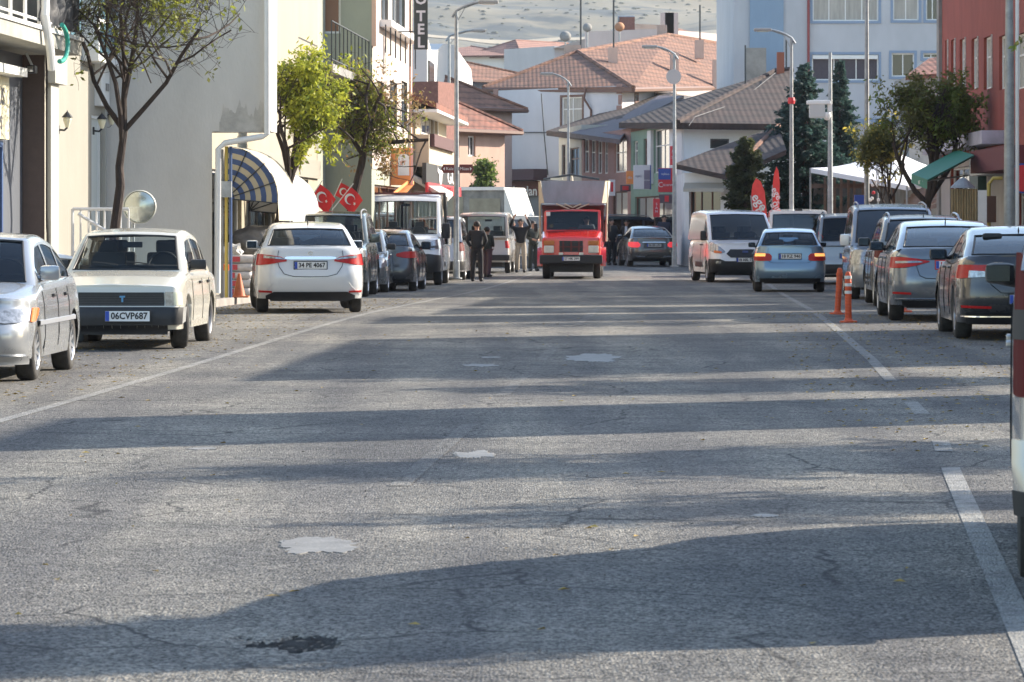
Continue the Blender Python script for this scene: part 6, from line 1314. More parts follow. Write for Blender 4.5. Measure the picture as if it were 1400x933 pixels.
# motorcycle beside the truck
g = gnd(846, 353); mc = thing('motorcycle', 'dark motorcycle standing beside the bronze saloon', 'motorcycle', g, R(60))
for y_ in (-.6, .6):
    w_ = MB(); w_.tube([(0, y_+.27*math.cos(t), .3+.27*math.sin(t)) for t in [2*PI*i/24 for i in range(25)]], .05, 8, cap=False); w_.build('wheel', M_RUB, mc, smooth=60)
    MB().lathe([(.2, -.02), (.02, -.03), (.02, .03), (.2, .02)], 12, Matrix.Rotation(R(90), 3, 'Y'), (0, y_, .3)).build('rim', M_STEEL, mc)
MB().box((0, 0, .5), (.22, .5, .3), bev=.06).build('engine', M_DMET, mc); MB().box((0, .15, .8), (.26, .45, .2), bev=.08).build('tank', mat('bike_blue', (.03, .05, .12), .3), mc, smooth=50); MB().box((0, -.35, .82), (.24, .6, .1), bev=.04).build('saddle', M_BLACK, mc)
MB().tube([(0, .6, .3), (0, .42, 1.0)], .03, 6).build('fork', M_CHR, mc); MB().tube([(-.35, .35, 1.08), (0, .42, 1.02), (.35, .35, 1.08)], .02, 6).build('handlebar', M_DMET, mc); MB().lathe([(.001, .1), (.09, .08), (.09, 0), (.001, 0)], 12, Matrix.Rotation(R(-90), 3, 'X'), (0, .5, .9)).build('headlight', M_CLR, mc)
# ------------------------------------------------------------------ trees
BARK = mat('bark', (.06, .042, .034), .95, var=.5, scale=14, col2=(.03, .022, .018), bump=.8, bscale=30, stretch=(1, 1, .3))
def leafmat(name, col, c2):
    m = mat(name, col, .65, var=.5, scale=2.2, col2=c2, detail=6); b = m.node_tree.nodes['Principled BSDF']; n = m.node_tree
    t = n.nodes.new('ShaderNodeBsdfTranslucent'); mx = n.nodes.new('ShaderNodeMixShader'); mx.inputs[0].default_value = .5; out = [q for q in n.nodes if q.type == 'OUTPUT_MATERIAL'][0]
    src = b.inputs['Base Color'].links[0].from_socket; n.links.new(src, t.inputs[0]); n.links.new(b.outputs[0], mx.inputs[1]); n.links.new(t.outputs[0], mx.inputs[2]); n.links.new(mx.outputs[0], out.inputs[0]); return m
def rv(rnd): 
    while 1:
        v = Vector((rnd.uniform(-1, 1), rnd.uniform(-1, 1), rnd.uniform(-1, 1)))
        if .05 < v.length < 1: return v.normalized()
def tree(label, loc, seed, pts, r0, spread, nlev, leaf, lm, crown, nleaf, twig=.5, up=.35, split=3, clump=.16, name='tree', cat='tree', group=None, lmix=None, droop=0):
    """pts: trunk polyline (relative); crown: (centre, radii) that the limbs grow into; foliage is many small leaf faces along the outer twigs"""
    rnd = random.Random(seed); rt = thing(name, label, cat, loc, 0, group); tk = MB(); tw = []; cc, cr = Vector(crown[0]), Vector(crown[1])
    P = [Vector(p) for p in pts]; tk.tube(P, [r0*(1-.35*i/(len(P)-1)) for i in range(len(P))], 10)
    inside = lambda p: sum(((p[i]-cc[i])/cr[i])**2 for i in range(3))
    br = MB()
    def grow(p, d, L_, r, lev):
        n = 4; q = p.copy(); path = [q.copy()]; dd = d.copy()
        for i in range(n):
            dd = (dd+rv(rnd)*.22+Vector((0, 0, up*.10-droop*.05*(lev)))).normalized(); q = q+dd*L_/n
            if inside(q) > 1.0: dd = (dd+(cc-q).normalized()*.35).normalized()
            path.append(q.copy())
        r1 = r*.55; (tk if lev == 0 else br).tube(path, [r+(r1-r)*i/n for i in range(n+1)], 6 if lev < 2 else 4, cap=False)
        if lev >= nlev-1: tw.append(path)
        if lev < nlev:
            for k in range(split+(1 if lev == 0 else 0)):
                t = rnd.uniform(.35, 1); i = min(n-1, int(t*n)); s_ = path[i].lerp(path[i+1], t*n-i)
                tgt = cc+Vector((rv(rnd).x*cr.x, rv(rnd).y*cr.y, rv(rnd).z*cr.z))*.95
                nd = (dd*.45+(tgt-s_).normalized()*spread+rv(rnd)*.35+Vector((0, 0, up*.2))).normalized()
                grow(s_, nd, L_*rnd.uniform(.58, .82), max(.004, r1*rnd.uniform(.6, .9)), lev+1)
    L0 = cr.length*.60
    for k in range(4):
        a = 2*PI*k/4+rnd.uniform(-.5, .5); tgt = cc+Vector((cr.x*.8*math.cos(a), cr.y*.8*math.sin(a), cr.z*rnd.uniform(-.4, .6))); s_ = P[-1] if k < 2 else P[-2].lerp(P[-1], rnd.uniform(.4, 1))
        grow(s_, ((tgt-s_).normalized()+Vector((0, 0, .25))).normalized(), L0, r0*.55, 0)
    grow(P[-1], (P[-1]-P[-2]).normalized(), L0, r0*.6, 0)
    tk.build('trunk', BARK, rt, norm=False); o = br.build('branches', BARK, rt, norm=False); lb = [MB() for _ in lm]
    per = max(1, int(nleaf/len(tw)))
    for path in tw:
        dens = noise.noise(path[-1]*1.7+Vector((seed, 0, 0)))*1.5+.42
        m_ = int(per*max(0, min(2.2, dens*2)))
        base = 0 if noise.noise(path[-1]*.7+Vector((0, seed, 5))) > -.05 else 1
        for _ in range(m_):
            i = rnd.randrange(1, len(path)-1) if rnd.random() < .35 else len(path)-2; p = path[i].lerp(path[i+1], rnd.random())+rv(rnd)*clump*rnd.random()
            ax = (rv(rnd)+Vector((0, 0, -.35))).normalized(); sd = ax.cross(rv(rnd)).normalized(); s_ = leaf*rnd.uniform(.6, 1.35)
            b = lb[(base if rnd.random() < .8 else rnd.randrange(len(lb))) % len(lb)]
            b.add([p, p+ax*s_*.5+sd*s_*.22, p+ax*s_, p+ax*s_*.5-sd*s_*.22], [[0, 1, 2, 3]])
    for b, m_ in zip(lb, lm):
        if b.v: b.build('crown', m_, rt, norm=False)
    return rt
LG = leafmat('leaf_green', (.18, .24, .05), (.085, .125, .03)); LY = leafmat('leaf_yellow_green', (.42, .42, .05), (.20, .26, .035)); LB = leafmat('leaf_brown', (.36, .24, .11), (.2, .13, .06)); LYG = leafmat('leaf_lime', (.28, .30, .05), (.14, .17, .03)); LD = leafmat('leaf_dark', (.035, .065, .022), (.015, .03, .012)); LO = leafmat('leaf_olive', (.19, .19, .06), (.08, .095, .03)); LYW = leafmat('leaf_gold', (.5, .42, .08), (.3, .22, .04))
def tbase(px, Y, dz=.12): g = at(px, 300, Y); return (g.x, Y, gz(Y)+dz)
s = 5000/55.8
tree('dark stemmed half bare tree on the left pavement behind the boxy white sedan', tbase(152, 55.8), 11, [(0, 0, 0), (.05, 0, 1.2), (.14, 0, 1.9), (.12, .05, 2.2), (.2, 0, 2.75)], .085, .8, 5, .10, [LYG, LO], ((.62, 0, 4.55), (1.95, 1.6, 2.1)), 5500, up=.5, split=3, clump=.1, group='street trees')
MB_ = None
tree('bright yellow green leafy tree behind the white sedan', tbase(372, 77), 23, [(0, 0, 0), (.08, 0, 1.0), (.22, 0, 1.9), (.42, 0, 2.5)], .12, .85, 4, .12, [LY, LY, LG], ((.78, 0, 4.05), (1.08, .95, 1.85)), 9500, up=.4, clump=.16, group='street trees')
tree('thinning brown autumn tree behind the white pickup truck', tbase(470, 93), 31, [(0, 0, 0), (.08, 0, 1.2), (.25, 0, 2.2), (.45, 0, 3.0), (.55, 0, 3.6)], .13, .8, 4, .10, [LB, LYG, LB], ((.75, 0, 3.9), (1.6, 1.2, 1.9)), 9500, up=.4, clump=.25, group='street trees')
tree('dark green bushy tree between the peach house and the white corner house', tbase(655, 133, 0), 41, [(0, 0, 0), (0, 0, 1.2), (.05, 0, 2.0)], .1, .9, 3, .16, [LD, LG], ((.05, 0, 3.65), (.72, .7, 1.0)), 4200, clump=.3)
tree('broad olive leaved tree leaning over the green awning on the right', tbase(1262, 95), 51, [(0, 0, 0), (.0, 0, 1.0), (.05, 0, 1.7), (.12, 0, 2.1)], .15, 1.0, 4, .12, [LO, LG, LYG], ((.2, 0, 4.4), (2.5, 1.4, 1.2)), 15000, up=.2, clump=.28, group='street trees')
tree('slim young tree with yellowing leaves in front of the white canopy', tbase(1217, 107), 61, [(0, 0, 0), (.02, 0, 1.2), (.0, 0, 2.2)], .07, .85, 4, .13, [LO, LYW], ((-.35, 0, 3.8), (1.35, .9, 1.1)), 6500, clump=.2, group='street trees')
tree('golden leaved bush behind the slim tree', tbase(1195, 138, 0), 62, [(0, 0, 0), (.02, 0, 1.2), (.0, 0, 2.2)], .07, .9, 3, .14, [LYW, LO], ((-.1, 0, 4.2), (1.0, .8, 1.0)), 2600, clump=.28)
tree('off frame tree added nearest the camera to shade the road', sxy(6.2, 17.3)+(0.1,), 85, [(0, 0, 0), (0, 0, 1.4), (.05, 0, 2.3)], .12, .9, 4, .17, [LG, LO], ((0, 0, 4.6), (1.5, .55, 2.5)), 13000, group='street trees')  # this and the next off-frame trees are added to cast leafy shade
tree('off frame tree added behind the near minivan to shade the road', sxy(8.9, 27.6)+(0.1,), 86, [(0, 0, 0), (0, 0, 1.5), (.05, 0, 2.4)], .14, .9, 4, .16, [LG, LO], ((0, 0, 4.4), (1.7, 1.9, 2.2)), 9000, group='street trees')
tree('off frame tree added beside the thin alley to shade the road', sxy(8.9, 38.2)+(0.1,), 87, [(0, 0, 0), (0, 0, 1.5), (.05, 0, 2.4)], .14, .9, 4, .16, [LG, LO], ((0, 0, 4.4), (1.7, 2.0, 2.4)), 9000, group='street trees')
tree('off frame tree added beside the salmon house to shade the road', sxy(8.6, 23.6)+(0.1,), 84, [(0, 0, 0), (0, 0, 1.5), (.05, 0, 2.4)], .12, .9, 4, .15, [LG, LO], ((0, 0, 4.6), (1.5, 1.3, 1.8)), 4500, group='street trees')
tree('off frame tree added right of the near minivan to shade the road', sxy(6.3, 26.5)+(0.1,), 81, [(0, 0, 0), (0, 0, 1.5), (.05, 0, 2.4)], .12, .9, 4, .15, [LG, LO], ((0, 0, 4.3), (1.5, 1.7, 1.5)), 2600, group='street trees')
tree('off frame tree added beside the charcoal sedan to shade the road', sxy(6.3, 40.5)+(0.1,), 82, [(0, 0, 0), (0, 0, 1.5), (.05, 0, 2.4)], .12, .9, 4, .15, [LG, LO], ((0, 0, 4.3), (1.5, 1.9, 1.5)), 1700, group='street trees')
tree('off frame tree added beside the blue grey liftback to shade the road', sxy(6.4, 56.5)+(0.1,), 83, [(0, 0, 0), (0, 0, 1.5), (.05, 0, 2.4)], .12, .9, 4, .15, [LG, LO], ((0, 0, 4.2), (1.5, 2.2, 1.4)), 1500, group='street trees')
def spruce(label, loc, H, rad, seed, lm=None, name='spruce_tree', cat='tree', group='spruce trees', ex=.85):
    rnd = random.Random(seed); rt = thing(name, label, cat, loc, 0, group); MB().tube([(0, 0, 0), (0, 0, H*.97)], [.14, .015], 8).build('trunk', BARK, rt); A = MB(); B = MB()
    for bi in range(int(H*52)):
        t = (bi+rnd.random())/(H*52); z = .25+(H-.3)*t; rr = rad*(1-t)**ex*rnd.uniform(.75, 1.15)+.06
        for k in range(1):
            a = rnd.uniform(0, 2*PI); L_ = rr*rnd.uniform(.55, 1.05); tip = Vector((math.cos(a)*L_, math.sin(a)*L_, z-.10*L_+rnd.uniform(-.1, .25)*L_)); p0 = Vector((0, 0, z)); B.tube([p0, tip], [.016, .005], 4, cap=False)
            m_ = int(14+52*L_)
            for _ in range(m_):
                q = rnd.random()**.6; p = p0.lerp(tip, q)+Vector((0, 0, -.12*rnd.random()*L_))+rv(rnd)*.05; sd = Vector((-math.sin(a), math.cos(a), 0))*rnd.choice((-1, 1)); ax = (sd*.7+Vector((math.cos(a), math.sin(a), 0))*.7+Vector((0, 0, rnd.uniform(-.7, .5)))).normalized(); l_ = .24*rnd.uniform(.6, 1.2)*(1.1-q*.5); nn = ax.cross(rv(rnd)).normalized()*.028
                A.add([p-nn, p+ax*l_*.6-nn*1.3, p+ax*l_, p+ax*l_*.6+nn*1.3, p+nn], [[0, 1, 2, 3, 4]])
    B.build('branches', BARK, rt, norm=False); A.build('crown', lm or leafmat('spruce_needles', (.055, .10, .085), (.02, .045, .04)), rt, norm=False)
g = tbase(1100, 138, 0); spruce('blue green spruce with a pointed top behind the street lamps', g, 7.6, 3.0, 5, ex=.75)
g = tbase(1148, 158, 0); spruce('second slimmer spruce with its tip beside the camera mast', g, 8.6, 2.0, 6)

spruce('dense olive green conical shrub beside the red feather flags', tbase(1020, 127, 0), 4.6, 1.15, 9, leafmat('shrub_olive', (.09, .095, .035), (.03, .042, .02)), 'shrub', 'shrub', None, .45)
# ------------------------------------------------------------------ people
def skin(name, m, parent, chain, edges, sub=1):
    """chain: {key: (point, radius)}; edges by key; grown into one surface"""
    ks = list(chain); me = bpy.data.meshes.new(name); me.from_pydata([tuple(chain[k][0]) for k in ks], [(ks.index(a), ks.index(b)) for a, b in edges], [])
    o = bpy.data.objects.new(name, me); C.objects.link(o); md = o.modifiers.new('s', 'SKIN'); md.use_smooth_shade = True
    sv = me.skin_vertices[0].data
    for i, k in enumerate(ks): r_ = chain[k][1]; r_ = r_ if isinstance(r_, tuple) else (r_, r_); sv[i].radius = r_
    sv[0].use_root = True
    sb = o.modifiers.new('u', 'SUBSURF'); sb.levels = sub; sb.render_levels = sub
    dg = bpy.context.evaluated_depsgraph_get(); nm = bpy.data.meshes.new_from_object(o.evaluated_get(dg)); bpy.data.objects.remove(o)
    nm.materials.clear(); nm.materials.append(m); nm.polygons.foreach_set('use_smooth', [True]*len(nm.polygons)); q = bpy.data.objects.new(name, nm); C.objects.link(q); q.parent = parent; return q
SKINM = mat('skin', (.42, .24, .17), .55, var=.15, scale=8); HAIRM = mat('dark_hair', (.02, .016, .013), .7)
def person(label, loc, rz, top, legs, H=1.75, arms='down', stride=.0, shirt=None, hair=HAIRM, lean=0, sit=False, shoes=None):
    """faces local -y"""
    k = H/1.75; rt = thing('person', label, 'person', loc, rz); V = lambda x, y, z: Vector((x, y-lean*max(0, z-.95), z))*k
    J = dict(pel=V(0, 0, .96), wai=V(0, 0, 1.1), che=V(0, 0, 1.3), nb=V(0, .01, 1.44), nk=V(0, 0, 1.50), hd=V(0, -.01, 1.60), ht=V(0, 0, 1.70))
    for sg, s_ in ((-1, 'l'), (1, 'r')):
        st = stride*sg
        J['hp'+s_] = V(sg*.095, 0, .90); J['kn'+s_] = V(sg*.11, -.02-st*.5, .49); J['an'+s_] = V(sg*.12, .02-st, .09); J['to'+s_] = V(sg*.13, -.14-st, .04)
        J['sh'+s_] = V(sg*.19, 0, 1.42)
        if arms == 'down': e, h = V(sg*.25, .03, 1.15), V(sg*.26, -.05, .90)
        elif arms == 'up': e, h = V(sg*.33, -.12, 1.48), V(sg*.20, -.16, 1.76)
        elif arms == 'front': e, h = V(sg*.24, .0, 1.14), V(sg*.10, -.24, 1.08)
        elif arms == 'wheel': e, h = V(sg*.24, -.08, 1.15), V(sg*.17, -.38, 1.22)
        elif arms == 'pocket': e, h = V(sg*.28, .08, 1.16), V(sg*.17, -.03, .98)
        J['el'+s_] = e; J['ha'+s_] = h
    b = dict(pel=(J['pel'], .10), che=(J['che'], .11), nb=(J['nb'], .07), nk=(J['nk'], .055), hd=(J['hd']+Vector((0, 0, -.01)), (.092, .105)), ht=(J['ht'], (.07, .08))); ed = [('pel', 'che'), ('che', 'nb'), ('nb', 'nk'), ('nk', 'hd'), ('hd', 'ht')]
    for s_ in 'lr':
        d = (J['ha'+s_]-J['el'+s_]).normalized(); side = d.cross(Vector((0, 1, 0))).normalized(); ps = J['ha'+s_]+d*.05
        b['sh'+s_] = (J['sh'+s_], .05); b['el'+s_] = (J['el'+s_], .038); b['ha'+s_] = (J['ha'+s_], .028); b['pa'+s_] = (ps, (.034, .018)); ed += [('che', 'sh'+s_), ('sh'+s_, 'el'+s_), ('el'+s_, 'ha'+s_), ('ha'+s_, 'pa'+s_)]
        for q in range(4): 
            f_ = 'f%d%s' % (q, s_); b[f_] = (ps+side*(q-1.5)*.02+d*(.05+.01*(1.5-abs(q-1.5))), .009); ed.append(('pa'+s_, f_)); g_ = 'g%d%s' % (q, s_); b[g_] = (b[f_][0]+d*.03+Vector((0, -.01, 0)), .007); ed.append((f_, g_))
        b['th'+s_] = (J['ha'+s_]+d*.03+side*.045, .010); ed.append(('ha'+s_, 'th'+s_))
    body = skin('body', SKINM, rt, b, ed)
    T = dict(pel=(J['pel']+Vector((0, 0, -.14)), (.185, .145)), wai=(J['wai'], (.17, .13)), che=(J['che'], (.185, .135)), nb=(J['nb'], (.085, .085))); te = [('pel', 'wai'), ('wai', 'che'), ('che', 'nb')]
    for s_ in 'lr': T['sh'+s_] = (J['sh'+s_], .072); T['el'+s_] = (J['el'+s_], .058); T['wr'+s_] = (J['el'+s_].lerp(J['ha'+s_], .92), .045); te += [('che', 'sh'+s_), ('sh'+s_, 'el'+s_), ('el'+s_, 'wr'+s_)]
    skin('jacket', top, rt, T, te)
    if not sit:
        G = dict(pel=(J['pel']+Vector((0, 0, .10)), (.15, .12))); ge = []
        for s_ in 'lr': G['hp'+s_] = (J['hp'+s_]+Vector((0, 0, -.06)), .10); G['kn'+s_] = (J['kn'+s_], .082); G['an'+s_] = (J['an'+s_]+Vector((0, 0, -.05)), .075); ge += [('pel', 'hp'+s_), ('hp'+s_, 'kn'+s_), ('kn'+s_, 'an'+s_)]
        skin('trousers', legs, rt, G, ge)
        for s_ in 'lr': skin('shoe', shoes or M_BLACK, rt, dict(a=(J['an'+s_]+Vector((0, .06, -.035)), .065), t=(J['to'+s_]+Vector((0, -.04, .01)), (.06, .05))), [('a', 't')])
    if shirt: MB().prism([J['nb']+Vector((-.05, -.115, .02)), J['nb']+Vector((.05, -.115, .02)), J['wai']+Vector((.06, -.13, 0)), J['wai']+Vector((-.06, -.13, 0))], (0, -.012, 0)).build('shirt', shirt, rt)
    h = MB(); c_ = J['hd']+Vector((0, .03, .055)); h.lathe([(.001, .075), (.05, .062), (.082, .03), (.095, -.01), (.09, -.05), (.07, -.08)], 16, Matrix.Rotation(R(-22), 3, 'X'), c_); hh = h.build('hair', hair, rt, smooth=80)
    f = MB(); q = J['hd']+Vector((0, -.088, .0)); f.prism([q+Vector((-.014, 0, -.025)), q+Vector((.014, 0, -.025)), q+Vector((0, .004, .03))], (0, -.022, 0)); f.build('nose', SKINM, rt)
    for sg in (-1, 1): MB().box(J['hd']+Vector((sg*.032, -.088, .022)), (.024, .01, .011)).build('eye', M_INK, rt); MB().box(J['hd']+Vector((sg*.088, .0, .0)), (.02, .035, .055), bev=.008).build('ear', SKINM, rt)
    MB().box(J['hd']+Vector((0, -.086, -.048)), (.045, .01, .01)).build('mouth', mat('lips', (.30, .10, .08), .6), rt)
    return rt
BLK = mat('black_cloth', (.018, .018, .021), .85, var=.3, scale=10); BEI = mat('beige_trousers', (.42, .36, .28), .85, var=.2, scale=8); NVY = mat('navy_cloth', (.03, .035, .06), .85); GRY = mat('grey_cloth', (.25, .26, .28), .85); WSH = mat('pale_shirt', (.6, .62, .68), .8)
person('man in a black jacket and black trousers walking away past the white pickup', gnd(652, 385), PI-.1, BLK, mat('black_trousers', (.02, .019, .022), .9), 1.74, 'pocket', .03)
person('person half hidden behind the man in the black jacket', gnd(666, 379), PI-.6, mat('dark_green_cloth', (.03, .04, .035), .85), mat('plum_cloth', (.12, .07, .08), .85), 1.55, 'front', .1)
person('man in a black pullover and beige trousers raising both arms', gnd(712, 373), -.1, BLK, BEI, 1.80, 'up', .03)
person('man in a pale shirt partly hidden left of the man raising his arms', gnd(701, 370), .5, mat('pale_jacket', (.35, .36, .38), .85), BLK, 1.72, 'front', .05)
person('person in dark clothes beside the red truck cab on its left', gnd(729, 371), .4, mat('dark_olive_cloth', (.035, .04, .035), .85), mat('dark_olive_cloth', (.035, .04, .035), .85), 1.72, 'front')
person('man in a long dark coat standing right of the red truck', gnd(836, 363), .5, BLK, BLK, 1.78, 'pocket')
person('man in a dark jacket with a grey shirt beyond the bronze saloon', gnd(857, 358), -.3, BLK, NVY, 1.74, 'pocket', shirt=WSH)
g = at(908, 300, 136); person('man in dark clothes at the far right shop door', (g.x, 136, gz(136)+.13), .2, NVY, BLK, 1.78, 'down')
tk = [o for o in C.objects if o.get('label', '').startswith('old red bonneted')][0]
M_ = Matrix.Translation(tk.location) @ Matrix.Rotation(tk.rotation_euler.z, 4, 'Z'); p = M_ @ Vector((-.42, 1.02, .12))
person('driver of the red truck behind the windscreen', (p.x, p.y, p.z), tk.rotation_euler.z+PI, GRY, GRY, 1.78, 'wheel', sit=True)
# ------------------------------------------------------------------ street furniture and small things
def lamp_post(label, px, topy, Y, r, arm=None, base_z=None, m=None, name='street_lamp', cat='street lamp', group='street lamps'):
    g = at(px, topy, Y); z0 = gz(Y)+.1; H = g.z-z0; rt = thing(name, label, cat, (g.x, Y, z0), 0, group)
    MB().tube([(0, 0, 0), (0, 0, H*.45), (0, 0, H)], [r, r*.85, r*.55], 12).build('pole', m or M_GALV, rt, smooth=50); MB().lathe([(r*1.9, 0), (r*1.9, .04), (r*1.15, .05), (r*1.1, .5), (r, .52)], 16).build('base', m or M_GALV, rt)
    if arm:
        a = at(arm[0], arm[1], Y); dx, dz = a.x-g.x, a.z-g.z; ps = [Vector((-.12*dx/abs(dx), 0, -.18)), Vector((0, 0, 0))]+[Vector((dx*t, 0, dz*(1-(1-t)**2))) for t in (.2, .4, .6, .8, 1)]
        MB().tube([p+Vector((0, 0, H)) for p in ps], r*.45, 8).build('arm', m or M_GALV, rt, smooth=60); MB().tube([Vector((0, 0, H-.35)), Vector((dx*.3, 0, H+dz*.3)), Vector((dx*.75, 0, H+dz*.85))], .012, 5).build('stay', m or M_GALV, rt)
        hd = MB(); sg = dx/abs(dx); hd.box((dx+sg*.12, 0, H+dz), (.55, .26, .10), bev=.04); h_ = hd.build('lamp_head', mat('lamp_head', (.30, .29, .28), .5), rt, smooth=50); MB().box((dx+sg*.12, 0, H+dz-.055), (.35, .18, .02)).build('lens', M_CLR, h_)
    return rt
lamp_post('tall street lamp with brown direction signs in front of the box truck', 624, 15, 102, .085, (662, 3))
lamp_post('street lamp with its arm below the taller one on the left', 614, 50, 138, .085, (650, 42))
lamp_post('small far street lamp in front of the peach house', 657, 133, 172, .05, (646, 128))
lamp_post('street lamp in front of the white corner house', 777, 112, 150, .075, (752, 101))
lamp_post('street lamp carrying a round disc in front of the orange roof', 922, 74, 126, .08, (893, 64))
lamp_post('street lamp in front of the pale blue apartment block and spruce', 1082, 52, 114, .08, (1048, 41))
cm = lamp_post('camera mast with white equipment boxes', 1135, 72, 119, .10, name='camera_mast', cat='mast', group='masts')
lamp_post('plain grey mast left of the broad olive tree', 1185, -60, 108, .085, name='street_lamp', group='masts')
np_ = lamp_post('thick galvanised mast at the right edge with a yellow wrapped white pipe', 1380, -80, 66, .11, name='mast', cat='mast', group='masts')
MB().tube([(-.13, -.12, 0), (-.13, -.12, .75)], .04, 8).build('white_pipe', M_PVC, np_); MB().tube([(-.15, -.12, .75), (-.14, -.12, 1.35)], .05, 8).build('yellow_sleeve', mat('gas_yellow', (.55, .42, .10), .5), np_); MB().tube([(.13, -.08, 0), (.13, -.08, 6)], .035, 8).build('white_conduit', M_PVC, np_)
for px, y_, r_, Y, lb in ((921, 105, .26, 125.8, 'round pale disc fixed to the street lamp over the orange roof'),):
    p = at(px, y_, Y); d = thing('disc_sign', lb, 'disc', p); MB().lathe([(.001, -.015), (r_, -.015), (r_, .015), (.001, .015)], 24, Matrix.Rotation(R(90), 3, 'X')).build('disc', mat('pale_disc', (.50, .46, .44), .6), d); MB().box((0, .06, 0), (.06, .1, .1)).build('clamp', M_GALV, d)
p = at(1121, 147, 118.8)-cm.location; MB().box(p+Vector((-.05, 0, .16)), (.75, .5, .13), bev=.03).build('camera_hood', M_PVC, cm); MB().box(p+Vector((-.1, -.05, -.1)), (.5, .35, .5), bev=.04).build('equipment_box', mat('box_grey', (.5, .5, .48), .5), cm); MB().lathe([(.12, .12), (.14, 0), (.08, -.12), (.001, -.15)], 14, None, p+Vector((.22, -.1, -.28))).build('dome_camera', M_PVC, cm, smooth=60); MB().box(p+Vector((.32, .02, -.02)), (.14, .3, .24)).build('clamp', M_PVC, cm)
rl_ = [o for o in C.objects if o.get('label', '').startswith('street lamp in front of the pale blue')][0]; MB().lathe([(.1, -.1), (.12, 0), (.1, .1)], 12, None, (0, 0, at(1082, 138, 114).z-rl_.location.z)).build('red_band', S_RED, rl_)
# brown direction signs on the tall lamp
BRS = mat('brown_sign', (.14, .025, .02), .5)
for x0, x1, lb, tip in ((606, 621, 'brown arrow sign pointing left on the tall street lamp', -1), (628, 645, 'brown arrow sign pointing right on the tall street lamp', 1)):
    c_ = at((x0+x1)/2, 231, 101.8); w_ = (x1-x0)/5000*101.8; r_ = thing('direction_sign', lb, 'sign', c_); MB().prism([(-w_/2, 0, -.12), (w_/2, 0, -.12), (w_/2+(.06 if tip > 0 else 0), 0, 0), (w_/2, 0, .12), (-w_/2, 0, .12), (-w_/2-(.06 if tip < 0 else 0), 0, 0)], (0, .03, 0)).build('board', BRS, r_); MB().prism([(tip*w_*.5, -.006, 0), (tip*w_*.36, -.006, .05), (tip*w_*.36, -.006, -.05)], (0, .004, 0)).build('arrow', M_PVC, r_); MB().box((-tip*w_*.52, .04, 0), (.08, .06, .1)).build('clamp', M_GALV, r_); text('Müze' if tip > 0 else 'Kale', .12, M_PVC, r_, (-tip*.03, -.006, 0), ext=.001)
# orange flexible posts
for px, py, lb in ((1145, 430, 'far orange flexible post leaning slightly beside the parking row'), (1160, 441, 'near orange flexible post with white bands')):
    g = gnd(px, py); b_ = thing('delineator_post', lb, 'bollard', g, 0, 'orange posts along the parking row'); b_.rotation_euler = (0, R(3 if px < 1150 else -.5), 0); O_ = mat('post_orange', (.62, .09, .025), .55, var=.25, scale=12)
    pr = [(.13, 0), (.125, .025), (.07, .03), (.05, .06)]
    for i in range(12): z_ = .08+i*.045; pr += [(.047, z_), (.052, z_+.012), (.047, z_+.025)]
    pr += [(.044, .70), (.03, .74), (.001, .745)]; MB().lathe(pr, 20).build('post', O_, b_, smooth=50)
    for z_ in ((.42, .53, .64) if px > 1150 else (.62,)): MB().lathe([(.054, z_), (.0545, z_+.045)], 20).build('reflective_band', mat('reflector_white', (.65, .65, .62), .4) if px > 1150 else O_, b_)
g = gnd(1235, 427); b_ = thing('post_base', 'orange rubber base of a missing post under the liftback', 'base', g); MB().lathe([(.15, 0), (.14, .03), (.06, .04), (.05, .07), (.001, .07)], 16).build('base', mat('post_orange', (.62, .09, .025), .55), b_)
# traffic cone, sacks, covered heap
g = gnd(327, 407, .13); cn_ = thing('traffic_cone', 'orange traffic cone on the pavement left of the white sedan', 'traffic cone', g); MB().lathe([(.12, .03), (.11, .06), (.025, .44), (.001, .45)], 20).build('cone', mat('cone_orange', (.50, .13, .04), .6, var=.3), cn_, smooth=50); MB().box((0, 0, .015), (.36, .36, .03), bev=.01).build('foot', mat('cone_orange', (.75, .20, .05), .5), cn_)
SK = mat('white_sack', (.55, .52, .50), .6, var=.4, scale=5, bump=.5, bscale=14); SR = mat('sack_red', (.45, .05, .06), .6)
for k in range(5):
    p = at(326, 0, 70.5); o = thing('sack', ['lowest', 'second', 'third', 'fourth', 'topmost'][k]+' red and white sack in the stack under the striped awning', 'sack', (p.x+.03*math.sin(k*2.1), 70.5, gz(70.5)+.14+k*.155), R(-6+k*3), 'stacked sacks'); mb = MB(); mb.box((0, 0, .075), (.62, .9, .155), bev=.07); mb.build('bag', SK, o, smooth=70); MB().box((-.08, -.452, .075), (.14, .01, .1)).build('print', SR, o)
p = at(316, 0, 70.2); o = thing('plastic_heap', 'bunched clear plastic wrapping on the stacked sacks', 'wrapping', (p.x, 70.3, gz(70)+.14+.78)); rnd = random.Random(2); bm = bmesh.new(); bmesh.ops.create_icosphere(bm, subdivisions=3, radius=.2)
for v in bm.verts: v.co *= 1+.55*noise.noise(v.co*9); v.co.x *= 1.2
me = bpy.data.meshes.new('film'); bm.to_mesh(me); bm.free(); me.materials.append(mat('plastic_film', (.5, .49, .46), .3, var=.4, scale=9)); q = bpy.data.objects.new('film', me); C.objects.link(q); q.parent = o
g = at(350, 0, 74); hp_ = thing('covered_heap', 'grey plastic covered goods on a stand behind the white sedan', 'covered goods', (g.x, 74, gz(74)+.14)); bm = bmesh.new(); bmesh.ops.create_icosphere(bm, subdivisions=4, radius=.5)
for v in bm.verts: v.co *= 1+.28*noise.noise(v.co*3.1)+.12*noise.noise(v.co*9); v.co.z *= .75; v.co.x *= 1.0
